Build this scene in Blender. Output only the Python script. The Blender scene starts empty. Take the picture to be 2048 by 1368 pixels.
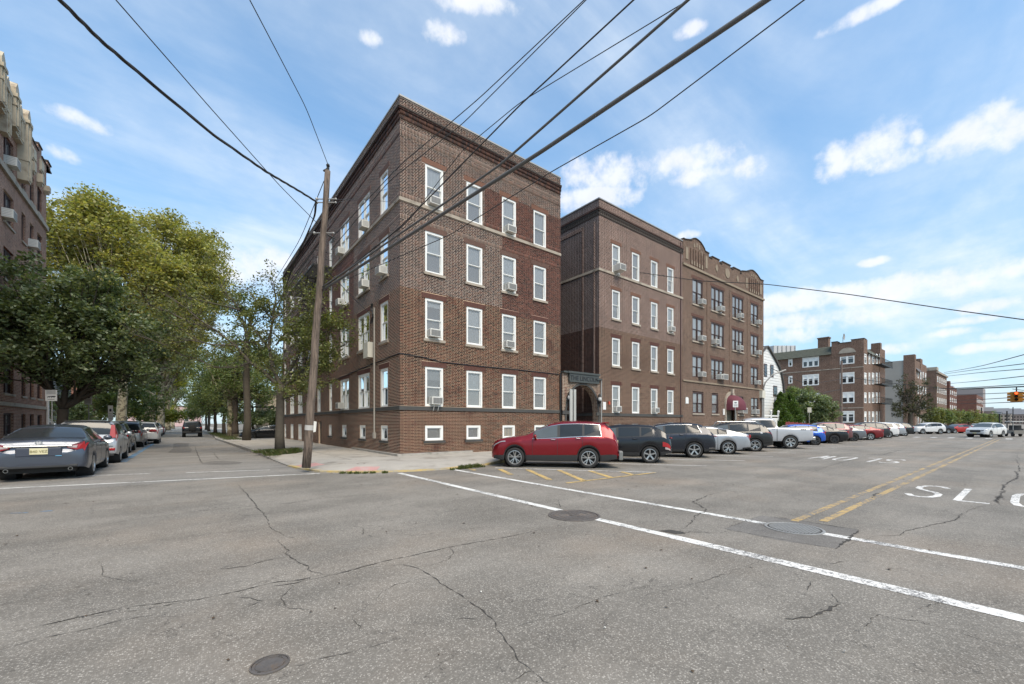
import bpy, math, random
import numpy as np
from mathutils import Vector, Matrix

random.seed(7)
RNG = np.random.default_rng(7)
SC = bpy.context.scene
COL = SC.collection

# ------------------------------------------------------------------ camera, sky, sun, exposure
F, H, V0, U0 = 828.1, 1.62, 846.0, 1024.0
TH = math.atan2(655, F)
S_, C_ = math.sin(TH), math.cos(TH)
cam_d = bpy.data.cameras.new('camera')
cam = bpy.data.objects.new('camera', cam_d)
COL.objects.link(cam)
cam.location = (0, 0, H)
cam.rotation_euler = (math.radians(90), 0, -TH)
cam_d.sensor_width = 36
cam_d.lens = F / 2048 * 36
cam_d.shift_y = (V0 - 684) / 2048
cam_d.clip_start = 0.05
cam_d.clip_end = 6000
SC.camera = cam

SUN_EL, SUN_AZ = math.radians(52), math.radians(190)      # compass angle from +Y, clockwise
world = bpy.data.worlds.new('World')
SC.world = world
world.use_nodes = True
SUN_STRENGTH, SKY_STRENGTH, EXPOSURE = 1.2, 0.085, 1.73
sun_d = bpy.data.lights.new('sun', 'SUN')
sun_d.energy = SUN_STRENGTH
sun_d.angle = math.radians(36)
sun_d.color = (1.0, 0.87, 0.70)
sun = bpy.data.objects.new('sun', sun_d)
COL.objects.link(sun)
sd = Vector((math.sin(SUN_AZ) * math.cos(SUN_EL), math.cos(SUN_AZ) * math.cos(SUN_EL), math.sin(SUN_EL)))
sun.rotation_euler = sd.to_track_quat('Z', 'Y').to_euler()
SC.view_settings.view_transform = 'Standard'
SC.view_settings.look = 'None'
SC.view_settings.exposure = EXPOSURE
SC.view_settings.gamma = 1
SC.view_settings.use_curve_mapping = False
SC.cycles.max_bounces = 6
SC.cycles.diffuse_bounces = 3
SC.cycles.glossy_bounces = 3
SC.cycles.transparent_max_bounces = 10
SC.cycles.caustics_reflective = False
SC.cycles.caustics_refractive = False


# projection helpers used to read measured positions off the survey picture
def dep(x, y): return S_ * x + C_ * y
def G(u, v, z=0.0):
    d = (H - z) * F / (v - V0); X = (u - U0) / F * d
    return (C_ * X + S_ * d, -S_ * X + C_ * d)
def PX(u, y):
    r = (u - U0) / F
    return y * (S_ + r * C_) / (C_ - r * S_)
def PY(u, x):
    r = (u - U0) / F
    return x * (C_ - r * S_) / (S_ + r * C_)
def ZZ(v, x, y): return H - (v - V0) / F * dep(x, y)
def AT(u, v, d):
    X = (u - U0) / F * d
    return Vector((C_ * X + S_ * d, -S_ * X + C_ * d, H - (v - V0) / F * d))


# ------------------------------------------------------------------ node helpers
class NT:
    def __init__(s, tree): s.t = tree; s.n = tree.nodes; s.l = tree.links
    def new(s, typ, **kw):
        nd = s.n.new(typ)
        for k, v in kw.items():
            if k == 'inp':
                for a, b in v.items(): s.put(nd.inputs[a], b)
            else: setattr(nd, k, v)
        return nd
    def put(s, sock, b):
        if isinstance(b, bpy.types.NodeSocket): s.l.new(b, sock)
        elif b is not None:
            if isinstance(b, tuple) and len(b) == 3 and sock.type == 'RGBA': b = (*b, 1)
            sock.default_value = b
    def math(s, op, a, b=None, c=None, clamp=False):
        nd = s.n.new('ShaderNodeMath'); nd.operation = op; nd.use_clamp = clamp
        s.put(nd.inputs[0], a); s.put(nd.inputs[1], b)
        if c is not None: s.put(nd.inputs[2], c)
        return nd.outputs[0]
    def vmath(s, op, a, b=None, out=0):
        nd = s.n.new('ShaderNodeVectorMath'); nd.operation = op
        s.put(nd.inputs[0], a)
        if b is not None:
            if op == 'SCALE': s.put(nd.inputs['Scale'], b)
            else: s.put(nd.inputs[1], b)
        return nd.outputs[out]
    def mix(s, f, a, b, blend='MIX'):
        nd = s.n.new('ShaderNodeMix'); nd.data_type = 'RGBA'; nd.blend_type = blend
        s.put(nd.inputs[0], f); s.put(nd.inputs[6], a); s.put(nd.inputs[7], b)
        return nd.outputs[2]
    def noise(s, vec, scale, detail=3, rough=.55, out='Fac', dist=0):
        nd = s.n.new('ShaderNodeTexNoise')
        s.put(nd.inputs['Vector'], vec); s.put(nd.inputs['Scale'], scale)
        nd.inputs['Detail'].default_value = detail; nd.inputs['Roughness'].default_value = rough
        nd.inputs['Distortion'].default_value = dist
        return nd.outputs[out]
    def ramp(s, f, a, b, c0=0., c1=1.):
        nd = s.n.new('ShaderNodeMapRange'); nd.interpolation_type = 'SMOOTHSTEP'
        s.put(nd.inputs[0], f); nd.inputs[1].default_value = a; nd.inputs[2].default_value = b
        nd.inputs[3].default_value = c0; nd.inputs[4].default_value = c1
        return nd.outputs[0]

MATS = {}
def mat(name, col=(.5, .5, .5), rough=.6, metal=0., coat=0., var=.12, vscale=3., spec=.5, bump=0., bscale=30., attr=False, objrand=None, emit=None, dirt=None):
    """procedural principled material: base colour with noise variation"""
    if name in MATS: return MATS[name]
    m = bpy.data.materials.new(name); m.use_nodes = True
    n = NT(m.node_tree); n.n.clear()
    out = n.new('ShaderNodeOutputMaterial')
    b = n.new('ShaderNodeBsdfPrincipled')
    n.l.new(b.outputs[0], out.inputs[0])
    tc = n.new('ShaderNodeTexCoord').outputs['Object']
    if attr:
        base = n.new('ShaderNodeAttribute', attribute_name='col').outputs['Color']
    elif objrand:
        r = n.new('ShaderNodeObjectInfo').outputs['Random']
        cr = n.new('ShaderNodeValToRGB'); n.l.new(r, cr.inputs[0])
        cr.color_ramp.interpolation = 'LINEAR'
        els = cr.color_ramp.elements
        els[0].color = (*objrand[0], 1); els[1].color = (*objrand[-1], 1)
        for i, c in enumerate(objrand[1:-1]):
            e = els.new((i + 1) / (len(objrand) - 1)); e.color = (*c, 1)
        base = cr.outputs[0]
    else:
        base = (*col, 1)
    f = n.noise(tc, vscale, 4)
    sc = n.math('MULTIPLY_ADD', f, 2 * var, 1 - var)
    vm = n.new('ShaderNodeVectorMath', operation='SCALE')
    n.put(vm.inputs[0], base if not isinstance(base, tuple) else base[:3]); n.put(vm.inputs['Scale'], sc)
    colr = vm.outputs[0]
    if dirt:
        f2 = n.ramp(n.noise(tc, dirt[1], 5, .65), .5, .72)
        colr = n.mix(f2, colr, dirt[0])
    n.put(b.inputs['Base Color'], colr)
    b.inputs['Roughness'].default_value = rough
    b.inputs['Metallic'].default_value = metal
    b.inputs['Coat Weight'].default_value = coat
    b.inputs['Coat Roughness'].default_value = .09
    b.inputs['Specular IOR Level'].default_value = spec
    if emit:
        b.inputs['Emission Color'].default_value = (*emit[0], 1); b.inputs['Emission Strength'].default_value = emit[1]
    if bump:
        bp = n.new('ShaderNodeBump'); bp.inputs['Strength'].default_value = bump; bp.inputs['Distance'].default_value = .01
        n.put(bp.inputs['Height'], n.noise(tc, bscale, 4, .6)); n.l.new(bp.outputs[0], b.inputs['Normal'])
    MATS[name] = m
    return m


# ------------------------------------------------------------------ sky
def build_sky():
    n = NT(world.node_tree); n.n.clear()
    out = n.new('ShaderNodeOutputWorld'); bg = n.new('ShaderNodeBackground')
    n.l.new(bg.outputs[0], out.inputs[0])
    sky = n.new('ShaderNodeTexSky'); sky.sky_type = 'NISHITA'; sky.sun_disc = False
    sky.sun_elevation = SUN_EL; sky.sun_rotation = SUN_AZ
    sky.altitude = 20; sky.air_density = 1.0; sky.dust_density = .6; sky.ozone_density = .9
    d = n.vmath('NORMALIZE', n.new('ShaderNodeTexCoord').outputs['Generated'])
    sep = n.new('ShaderNodeSeparateXYZ'); n.l.new(d, sep.inputs[0])
    z = n.math('MAXIMUM', sep.outputs[2], 0.0)
    zz = n.math('ADD', z, .16)
    comb = n.new('ShaderNodeCombineXYZ')
    n.put(comb.inputs[0], n.math('DIVIDE', sep.outputs[0], zz)); n.put(comb.inputs[1], n.math('DIVIDE', sep.outputs[1], zz))
    p = comb.outputs[0]
    # high thin cloud: streaks, across the whole dome
    mp = n.new('ShaderNodeMapping'); n.l.new(p, mp.inputs[0])
    mp.inputs['Rotation'].default_value = (0, 0, math.radians(-22)); mp.inputs['Scale'].default_value = (.5, 1.5, 1)
    st = n.noise(mp.outputs[0], 1.15, 7, .56, dist=.5)
    ci = n.ramp(st, .31, .69)
    fine = n.ramp(n.noise(p, 3.2, 6, .6), .35, .7, .45, 1.)
    ci = n.math('MULTIPLY', n.math('MULTIPLY', ci, fine), .86)
    # small fair weather cumulus, each a soft lump at its own bearing
    nz = n.noise(d, 15, 6, .58)
    nz2 = n.noise(d, 50, 4, .55)
    nzz = n.math('ADD', n.math('MULTIPLY', n.math('SUBTRACT', nz, .5), 4.6), n.math('MULTIPLY', n.math('SUBTRACT', nz2, .5), 2.2))
    blobs = [(1225, 345, 110, 34), (1380, 322, 95, 30), (1395, 350, 60, 18), (1502, 336, 34, 24), (1190, 396, 85, 30), (1735, 298, 90, 42),
             (1775, 322, 55, 25), (1960, 262, 75, 40), (2040, 250, 60, 45), (1832, 275, 18, 20), (1840, 572, 150, 30), (1700, 585, 90, 20), (1930, 575, 60, 22), (1980, 612, 48, 16), (2040, 538, 45, 22),
             (1748, 523, 26, 9), (1375, 470, 28, 10), (1600, 602, 140, 26), (1640, 640, 150, 26), (1580, 670, 90, 20), (510, 530, 78, 34), (560, 520, 50, 26), (450, 545, 60, 24), (150, 236, 48, 18),
             (122, 308, 30, 16), (880, 64, 40, 20), (742, 78, 24, 15), (940, 2, 110, 20), (1375, 62, 34, 14), (1770, 5, 100, 16), (1900, 664, 45, 11), (1990, 692, 75, 13),
             (1790, 697, 45, 13), (2030, 668, 60, 12), (1740, 600, 90, 14), (1950, 640, 80, 10)]
    R = Vector((C_, -S_, 0)); Fw = Vector((S_, C_, 0)); Up = Vector((0, 0, 1))
    tot = None
    for (u, v, ru, rv) in blobs:
        c = (Fw * F + R * (u - U0) + Up * (V0 - v)); ln = c.length; c = c.normalized()
        rt = c.cross(Up).normalized(); up = rt.cross(c).normalized()
        dist = n.vmath('SUBTRACT', d, tuple(c))
        au = F / ln
        a = n.math('MULTIPLY', n.vmath('DOT_PRODUCT', dist, tuple(rt), 1), ln / ru / 1.0)
        b = n.math('MULTIPLY', n.vmath('DOT_PRODUCT', dist, tuple(up), 1), ln / rv / 1.0)
        r2 = n.math('ADD', n.math('MULTIPLY', a, a), n.math('MULTIPLY', b, b))
        m = n.math('SUBTRACT', 1.0, r2)
        m = n.math('MAXIMUM', m, -1.5)
        tot = m if tot is None else n.math('MAXIMUM', tot, m)
    cu = n.math('ADD', n.math('MULTIPLY', tot, 1.35), nzz)
    cu = n.ramp(cu, -.35, 1.7)
    back = n.ramp(n.noise(p, 1.9, 6, .55), .60, .74)       # more of them elsewhere in the sky
    behind = n.ramp(n.vmath('DOT_PRODUCT', d, tuple(Fw), 1), .25, -.15)
    cu = n.math('MAXIMUM', n.math('MULTIPLY', cu, .86), n.math('MULTIPLY', n.math('MULTIPLY', back, behind), .8))
    shade = n.ramp(n.noise(d, 22, 4, .5), .3, .7, .93, 1.0)
    ccol = n.new('ShaderNodeCombineColor')
    K = 3.9
    n.put(ccol.inputs[0], n.math('MULTIPLY', shade, K * .97)); n.put(ccol.inputs[1], n.math('MULTIPLY', shade, K * .99)); n.put(ccol.inputs[2], K * 1.02)
    hz = n.ramp(z, 0.0, .5, .55, 0.05)                      # pale air low down
    skc = n.vmath('SCALE', n.vmath('MULTIPLY', sky.outputs[0], (.90, 1.07, 1.06)), n.ramp(z, .02, .62, .68, .97))
    c0 = n.mix(hz, skc, (K * .40, K * .62, K * .86))
    c1 = n.mix(ci, c0, (K * .84, K * .93, K * 1.03))
    c2 = n.mix(cu, c1, ccol.outputs[0])
    n.put(bg.inputs[0], c2)
    bg.inputs[1].default_value = SKY_STRENGTH
build_sky()


# ------------------------------------------------------------------ mesh helpers
class Fr:
    """local frame: s along the wall, d outward, z up"""
    def __init__(s, O=(0, 0, 0), T=(1, 0, 0), N=(0, -1, 0)):
        s.O = np.array(O, float); s.T = np.array(T, float); s.N = np.array(N, float); s.Zv = np.array((0, 0, 1.))
    def __call__(s, p):
        p = np.asarray(p, float)
        return s.O + p[..., 0:1] * s.T + p[..., 1:2] * s.N + p[..., 2:3] * s.Zv
IDF = Fr((0, 0, 0), (1, 0, 0), (0, 1, 0))
FRONT = lambda y: Fr((0, y, 0), (1, 0, 0), (0, -1, 0))      # wall facing -Y, s = x
SIDE = lambda x: Fr((x, 0, 0), (0, 1, 0), (-1, 0, 0))       # wall facing -X, s = y


class MB:
    def __init__(s, fr=IDF): s.v = []; s.f = []; s.m = []; s.uv = []; s.fr = fr
    def add(s, pts, faces, m=0):
        o = len(s.v)
        s.v.extend(map(tuple, pts))
        for f in faces: s.f.append(tuple(i + o for i in f)); s.m.append(m)
        return o
    def quad(s, a, b, c, d, m=0): s.add([a, b, c, d], [(0, 1, 2, 3)], m)
    def box(s, x0, x1, y0, y1, z0, z1, m=0):
        p = [(x0, y0, z0), (x1, y0, z0), (x1, y1, z0), (x0, y1, z0), (x0, y0, z1), (x1, y0, z1), (x1, y1, z1), (x0, y1, z1)]
        s.add(p, [(0, 3, 2, 1), (4, 5, 6, 7), (0, 1, 5, 4), (1, 2, 6, 5), (2, 3, 7, 6), (3, 0, 4, 7)], m)
    def prism(s, poly, y0, y1, m=0, cap=True):
        """poly of (s,z) pushed through d = y0..y1"""
        n = len(poly)
        p = [(a, y0, b) for a, b in poly] + [(a, y1, b) for a, b in poly]
        f = [(i, (i + 1) % n, (i + 1) % n + n, i + n) for i in range(n)]
        if cap: f += [tuple(range(n)), tuple(range(2 * n - 1, n - 1, -1))]
        s.add(p, f, m)
    def slab(s, poly, z0, z1, m=0):
        n = len(poly)
        p = [(a, b, z0) for a, b in poly] + [(a, b, z1) for a, b in poly]
        f = [(i, (i + 1) % n, (i + 1) % n + n, i + n) for i in range(n)] + [tuple(range(n, 2 * n))]
        s.add(p, f, m)
    def tube(s, path, rad, seg=8, m=0, cap=True):
        path = [Vector(p) for p in path]
        if isinstance(rad, (int, float)): rad = [rad] * len(path)
        rings = []
        ref = Vector((0, 0, 1))
        t0 = (path[1] - path[0]).normalized()
        if abs(t0.dot(ref)) > .95: ref = Vector((1, 0, 0))
        a = t0.cross(ref).normalized()
        for i, p in enumerate(path):
            t = (path[min(i + 1, len(path) - 1)] - path[max(i - 1, 0)])
            if t.length < 1e-9: t = t0.copy()
            t.normalize()
            a = (a - t * a.dot(t))
            if a.length < 1e-6: a = t.orthogonal()
            a.normalize(); b = t.cross(a)
            rings.append([p + (a * math.cos(2 * math.pi * k / seg) + b * math.sin(2 * math.pi * k / seg)) * rad[i] for k in range(seg)])
        pts = [q for r in rings for q in r]
        f = []
        for i in range(len(path) - 1):
            for k in range(seg):
                k2 = (k + 1) % seg
                f.append((i * seg + k, i * seg + k2, (i + 1) * seg + k2, (i + 1) * seg + k))
        if cap: f += [tuple(range(seg - 1, -1, -1)), tuple(range((len(path) - 1) * seg, len(path) * seg))]
        s.add(pts, f, m)
    def lathe(s, prof, seg=24, axis='z', c=(0, 0, 0), m=0):
        pts = []
        for (r, h) in prof:
            for k in range(seg):
                a = 2 * math.pi * k / seg
                if axis == 'z': pts.append((c[0] + r * math.cos(a), c[1] + r * math.sin(a), c[2] + h))
                elif axis == 'y': pts.append((c[0] + r * math.cos(a), c[1] + h, c[2] + r * math.sin(a)))
                else: pts.append((c[0] + h, c[1] + r * math.cos(a), c[2] + r * math.sin(a)))
        f = []
        for i in range(len(prof) - 1):
            for k in range(seg):
                k2 = (k + 1) % seg
                f.append((i * seg + k, i * seg + k2, (i + 1) * seg + k2, (i + 1) * seg + k))
        s.add(pts, f, m)
    def ball(s, c, r, seg=12, rings=8, m=0, sc=(1, 1, 1)):
        prof = [(math.sin(math.pi * i / rings), -math.cos(math.pi * i / rings)) for i in range(rings + 1)]
        pts = [(c[0] + r * sc[0] * a * math.cos(2 * math.pi * k / seg), c[1] + r * sc[1] * a * math.sin(2 * math.pi * k / seg), c[2] + r * sc[2] * h) for a, h in prof for k in range(seg)]
        f = [(i * seg + k, i * seg + (k + 1) % seg, (i + 1) * seg + (k + 1) % seg, (i + 1) * seg + k) for i in range(rings) for k in range(seg)]
        s.add(pts, f, m)
    def build(s, name, mats, parent=None, smooth=False, kind=None, uv=None, org=None):
        if not isinstance(mats, (list, tuple)): mats = [mats]
        v = s.fr(np.array(s.v, float)) if s.v else np.zeros((0, 3))
        if org is None: org = Vector(parent['_org']) if parent is not None and '_org' in parent else Vector((0, 0, 0))
        raw = np.array(s.v, float)
        v = v - np.array(org)
        me = bpy.data.meshes.new(name)
        me.from_pydata(v.tolist(), [], s.f)
        for mm in mats: me.materials.append(mm)
        if len(mats) > 1: me.polygons.foreach_set('material_index', s.m)
        if smooth: me.polygons.foreach_set('use_smooth', [True] * len(s.f))
        if uv or any(mm.name.startswith('brickwork') for mm in mats):
            raw = raw.copy(); raw[:, 0] += raw[:, 1]
            ul = me.uv_layers.new(name='UVMap')
            li = np.zeros(len(me.loops), int); me.loops.foreach_get('vertex_index', li)
            ul.data.foreach_set('uv', raw[li][:, [0, 2]].ravel())
        me.update()
        return link(name, me, parent, kind, org if parent is None else None)


def link(name, me, parent=None, kind=None, loc=None):
    o = bpy.data.objects.new(name, me)
    COL.objects.link(o)
    if parent is not None:
        o.parent = parent
        o['_org'] = parent['_org'] if '_org' in parent else (0., 0., 0.)
    elif loc is not None:
        o.location = loc; o['_org'] = tuple(loc)
    if kind: o['kind'] = kind
    return o

def tag(o, label, cat, group=None):
    o['label'] = label; o['category'] = cat
    if group: o['group'] = group
    return o

def thing(name, label, cat, loc=(0, 0, 0), rotz=0., group=None, local=False):
    """Empty at the thing's base. local=True: its parts are modelled in its own coordinates."""
    o = bpy.data.objects.new(name, None); COL.objects.link(o)
    o.empty_display_size = .2
    o.location = loc; o.rotation_euler = (0, 0, rotz)
    o['_org'] = (0., 0., 0.) if local else tuple(float(a) for a in loc)
    return tag(o, label, cat, group)

def struct(name, mb, mats, **k):
    o = mb.build(name, mats, **k); o['kind'] = 'structure'; return o

def copy_tree(o, parent=None):
    c = o.copy(); COL.objects.link(c)
    if parent is not None: c.parent = parent
    for ch in list(o.children): copy_tree(ch, c)
    return c

def np_mesh(name, verts, quads, mats, cols=None, parent=None, kind=None, smooth=False):
    """fast mesh from arrays; cols = one colour per face"""
    org = np.array(parent['_org']) if parent is not None and '_org' in parent else np.zeros(3)
    me = bpy.data.meshes.new(name)
    nv, nf = len(verts), len(quads); k = quads.shape[1]
    me.vertices.add(nv); me.vertices.foreach_set('co', (verts - org).ravel())
    me.loops.add(nf * k); me.loops.foreach_set('vertex_index', quads.ravel().astype(np.int32))
    me.polygons.add(nf); me.polygons.foreach_set('loop_start', np.arange(0, nf * k, k, dtype=np.int32))
    if not isinstance(mats, (list, tuple)): mats = [mats]
    for m in mats: me.materials.append(m)
    me.update(calc_edges=True)
    if cols is not None:
        at = me.attributes.new('col', 'FLOAT_COLOR', 'FACE')
        c4 = np.ones((nf, 4)); c4[:, :3] = cols
        at.data.foreach_set('color', c4.ravel())
    if smooth: me.polygons.foreach_set('use_smooth', np.ones(nf, bool))
    return link(name, me, parent, kind)

# ------------------------------------------------------------------ ground materials
def asphalt_mat(name, dark, light, stone, tan=.35, sc=1.0):
    m = bpy.data.materials.new(name); m.use_nodes = True
    n = NT(m.node_tree); n.n.clear()
    out = n.new('ShaderNodeOutputMaterial'); b = n.new('ShaderNodeBsdfPrincipled'); n.l.new(b.outputs[0], out.inputs[0])
    tc = n.new('ShaderNodeTexCoord').outputs['Object']
    vo = n.new('ShaderNodeTexVoronoi'); n.put(vo.inputs['Vector'], tc); vo.inputs['Scale'].default_value = 85 * sc
    vo.inputs['Randomness'].default_value = 1
    sepc = n.new('ShaderNodeSeparateColor'); n.l.new(vo.outputs['Color'], sepc.inputs[0])
    st = n.math('POWER', sepc.outputs[0], 3.2)
    edge = n.ramp(vo.outputs['Distance'], .25, .55, 1., .25)
    st = n.math('MULTIPLY', st, edge)
    f1 = n.noise(tc, 160, 3, .7); f2 = n.noise(tc, 14, 5, .7); f3 = n.noise(tc, .55, 6, .62); f4 = n.noise(tc, .22, 4, .6)
    base = n.mix(n.ramp(f3, .3, .72), dark, light)
    k = n.math('ADD', n.math('MULTIPLY', f1, .75), n.math('MULTIPLY', f2, .5))
    base = n.vmath('SCALE', base, n.math('ADD', k, .4))
    base = n.mix(n.math('MULTIPLY', n.ramp(f4, .45, .72), tan), base, (.27, .21, .155))
    col = n.mix(n.math('MULTIPLY', st, .85), base, stone)
    # old tyre-polished darker blotches
    sp = n.ramp(n.noise(tc, 2.3, 6, .7), .62, .8, 0, .35)
    col = n.mix(sp, col, (.075, .072, .07))
    # polished wheel tracks running along the avenue
    mw = n.new('ShaderNodeMapping'); n.l.new(tc, mw.inputs[0]); mw.inputs['Scale'].default_value = (.05, .75, 1)
    tr = n.noise(mw.outputs[0], 1.3, 4, .6)
    col = n.vmath('SCALE', col, n.ramp(tr, .3, .7, .88, 1.09))
    # hairline crazing in patches
    wv = n.vmath('ADD', tc, n.vmath('SCALE', n.noise(tc, 2.2, 5, .7, out='Color'), .9))
    ve = n.new('ShaderNodeTexVoronoi'); ve.feature = 'DISTANCE_TO_EDGE'; n.put(ve.inputs['Vector'], wv); ve.inputs['Scale'].default_value = 1.15
    ln = n.ramp(ve.outputs['Distance'], .0, .013, 1, 0)
    mk_ = n.math('MULTIPLY', n.ramp(n.noise(tc, .33, 3, .5), .40, .52), n.ramp(n.noise(tc, 5, 3, .6), .35, .6))
    col = n.mix(n.math('MULTIPLY', n.math('MULTIPLY', ln, mk_), .75), col, (.06, .055, .05))
    n.put(b.inputs['Base Color'], col)
    b.inputs['Roughness'].default_value = .85; b.inputs['Specular IOR Level'].default_value = .3
    bp = n.new('ShaderNodeBump'); bp.inputs['Strength'].default_value = .55; bp.inputs['Distance'].default_value = .004
    n.put(bp.inputs['Height'], n.math('ADD', vo.outputs['Distance'], f2)); n.l.new(bp.outputs[0], b.inputs['Normal'])
    return m

def paint_mat(name, col, wear=.55, wscale=9, under=(.16, .155, .15)):
    m = bpy.data.materials.new(name); m.use_nodes = True
    n = NT(m.node_tree); n.n.clear()
    out = n.new('ShaderNodeOutputMaterial'); b = n.new('ShaderNodeBsdfPrincipled'); n.l.new(b.outputs[0], out.inputs[0])
    tc = n.new('ShaderNodeTexCoord').outputs['Object']
    a = n.noise(tc, wscale, 7, .72); c = n.noise(tc, 60, 4, .7); e = n.noise(tc, 1.2, 3, .5)
    w = n.math('ADD', n.math('MULTIPLY', a, .6), n.math('ADD', n.math('MULTIPLY', c, .5), n.math('MULTIPLY', e, .3)))
    f = n.ramp(w, wear + .02, wear + .16)
    colr = n.mix(f, col, under)
    colr = n.vmath('SCALE', colr, n.math('MULTIPLY_ADD', n.noise(tc, 4, 4, .6), .3, .85))
    n.put(b.inputs['Base Color'], colr); b.inputs['Roughness'].default_value = .75
    return m

M_ASPH = asphalt_mat('worn_asphalt', (.142, .130, .112), (.222, .203, .176), (.55, .51, .45), .5)
M_ASPH2 = asphalt_mat('side_street_asphalt', (.18, .170, .155), (.24, .225, .205), (.52, .5, .46), .3)
M_PATCH = asphalt_mat('patch_asphalt', (.128, .120, .110), (.17, .159, .146), (.38, .36, .33), .15, 1.2)
M_WHITE = paint_mat('road_paint_white', (.74, .73, .69), .655)
M_WHITE2 = paint_mat('road_paint_white_worn', (.76, .74, .70), .64, 14)
M_YEL = paint_mat('road_paint_yellow', (.58, .40, .14), .65)
M_YEL2 = paint_mat('road_paint_yellow_worn', (.50, .34, .13), .60, 7)
M_BLUE = paint_mat('road_paint_blue', (.10, .30, .52), .60, 4)
M_CONC = mat('sidewalk_concrete', (.40, .37, .325), .85, var=.22, vscale=1.3, bump=.3, bscale=60, dirt=((.25, .225, .19), .8))
M_CONC2 = mat('curb_concrete', (.36, .335, .30), .85, var=.25, vscale=4, dirt=((.2, .19, .16), 3))
M_CURBY = paint_mat('curb_paint_yellow', (.58, .42, .15), .62, 3, (.36, .33, .28))
M_PINK = paint_mat('tactile_paving_pink', (.52, .29, .265), .70, 5, (.45, .38, .35))
M_CRACK = mat('crack_dark', (.055, .050, .044), .95, var=.5, vscale=12)
M_IRON = mat('cast_iron', (.165, .148, .135), .6, .5, var=.3, vscale=20, bump=.5, bscale=40, dirt=((.2, .15, .11), 9))
M_GROUND = mat('ground_soil', (.17, .15, .12), .95, var=.3, vscale=.5)
M_GRASS = mat('grass_blade', (.085, .15, .03), .7, var=.4, vscale=9)

# ------------------------------------------------------------------ ground, roads, pavements
b = MB(); b.quad((-700, -500, -.02), (2200, -500, -.02), (2200, 1200, -.02), (-700, 1200, -.02)); struct('ground', b, M_GROUND)
b = MB(); b.quad((-120, -9.8, 0), (1500, -9.8, 0), (1500, 14.6, 0), (-120, 14.6, 0)); struct('avenue', b, M_ASPH)
b = MB(); b.quad((-4.6, 14.6, 0), (3.4, 14.6, 0), (3.4, 400, 0), (-4.6, 400, 0)); struct('side_street', b, M_ASPH2)
# junction mouth widening under the rounded kerbs
b = MB(); b.slab([(3.4, 14.6), (9, 14.6), (3.4, 20)], -.01, -.004); b.slab([(-4.6, 14.6), (-4.6, 20), (-9, 14.6)], -.01, -.004); struct('junction', b, M_ASPH)

kerb_px = [(430, 879), (470, 893), (515, 909), (548, 922), (575, 933), (600, 939), (640, 944.5), (700, 946), (760, 945.2), (820, 943.5), (880, 940), (930, 935.5), (975, 930.5), (1012, 924.5)]
kerb = [(2.75, 400), (2.75, 60)] + [G(u, v) for u, v in kerb_px] + [(11.2, 14.45), (60, 14.45), (1500, 14.45)]
def offset_poly(line, w):
    out = []
    for i, p in enumerate(line):
        a = Vector(line[max(i - 1, 0)]); c = Vector(line[min(i + 1, len(line) - 1)])
        t = (c - a).normalized(); nn = Vector((-t.y, t.x))
        out.append((p[0] + nn.x * w, p[1] + nn.y * w))
    return out
inner = offset_poly(kerb, .16)
mid = offset_poly(kerb, 1.35)
def lowk(i): return .045 if 5 <= i <= 14 else .15
b = MB(); b.slab([mid[i] if 5 <= i <= 14 else inner[i] for i in range(len(kerb))] + [(1500, 40), (8, 40), (8, 400)], -.01, .15)
for i in range(5, 14):                       # dropped kerb: the pavement slopes down round the corner
    b.quad((*inner[i], .045), (*inner[i + 1], .045), (*mid[i + 1], .15), (*mid[i], .15))
b.add([(*inner[4], .15), (*inner[5], .045), (*mid[5], .15)], [(0, 1, 2)]); b.add([(*inner[14], .045), (*inner[15], .15), (*mid[14], .15)], [(0, 1, 2)])
struct('pavement', b, M_CONC)
def kerb_strip(name, i0, i1, m, top=.158):
    b = MB()
    for i in range(i0, i1):
        a, c, d, e = kerb[i], kerb[i + 1], inner[i + 1], inner[i]
        t0, t1 = (.052 if 5 <= j <= 14 else top for j in (i, i + 1))
        b.add([(*a, -.012), (*c, -.012), (*d, -.012), (*e, -.012), (*a, t0), (*c, t1), (*d, t1), (*e, t0)], [(0, 1, 5, 4), (1, 2, 6, 5), (2, 3, 7, 6), (3, 0, 4, 7), (4, 5, 6, 7)])
    return struct(name, b, m)
kerb_strip('kerb', 0, 6, M_CONC2); kerb_strip('kerb', 6, 15, M_CURBY); kerb_strip('kerb', 15, len(kerb) - 1, M_CONC2)
# pavement joints (grooves) : dark narrow strips following the slab lines
b = MB()
def strip(b, p, q, w, z):
    p = Vector(p); q = Vector(q); t = (q - p).normalized(); nn = Vector((-t.y, t.x)) * w / 2
    b.quad((p.x - nn.x, p.y - nn.y, z), (q.x - nn.x, q.y - nn.y, z), (q.x + nn.x, q.y + nn.y, z), (p.x + nn.x, p.y + nn.y, z))
for yy in [16.3 + i * 1.52 for i in range(60)]: strip(b, (3.0 if yy > 20 else 3.6, yy), (7.45, yy), .014, .1535)
for (p, q) in [((5.2, 16.8), (5.2, 108)), ((3.05, 19.5), (3.05, 108))]: strip(b, p, q, .014, .1536)
for xx in [9.1 + i * 1.52 for i in range(90)]: strip(b, (xx, 13.1 if xx < 10.5 else 14.7), (xx, 17.5), .014, .1537)
strip(b, G(660, 925, .15), G(800, 917.5, .15), .014, .1538)
strip(b, (10.7, 16.0), (150, 16.0), .014, .1538)
struct('pavement_joints', b, M_CRACK)
# small concrete footing round the corner building
b = MB(); b.slab([(7.33, 17.36), (11.3, 17.44), (11.3, 17.6), (7.6, 17.6), (7.55, 24), (7.40, 24)], .15, .25)
struct('footing', b, M_CONC2)

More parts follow.
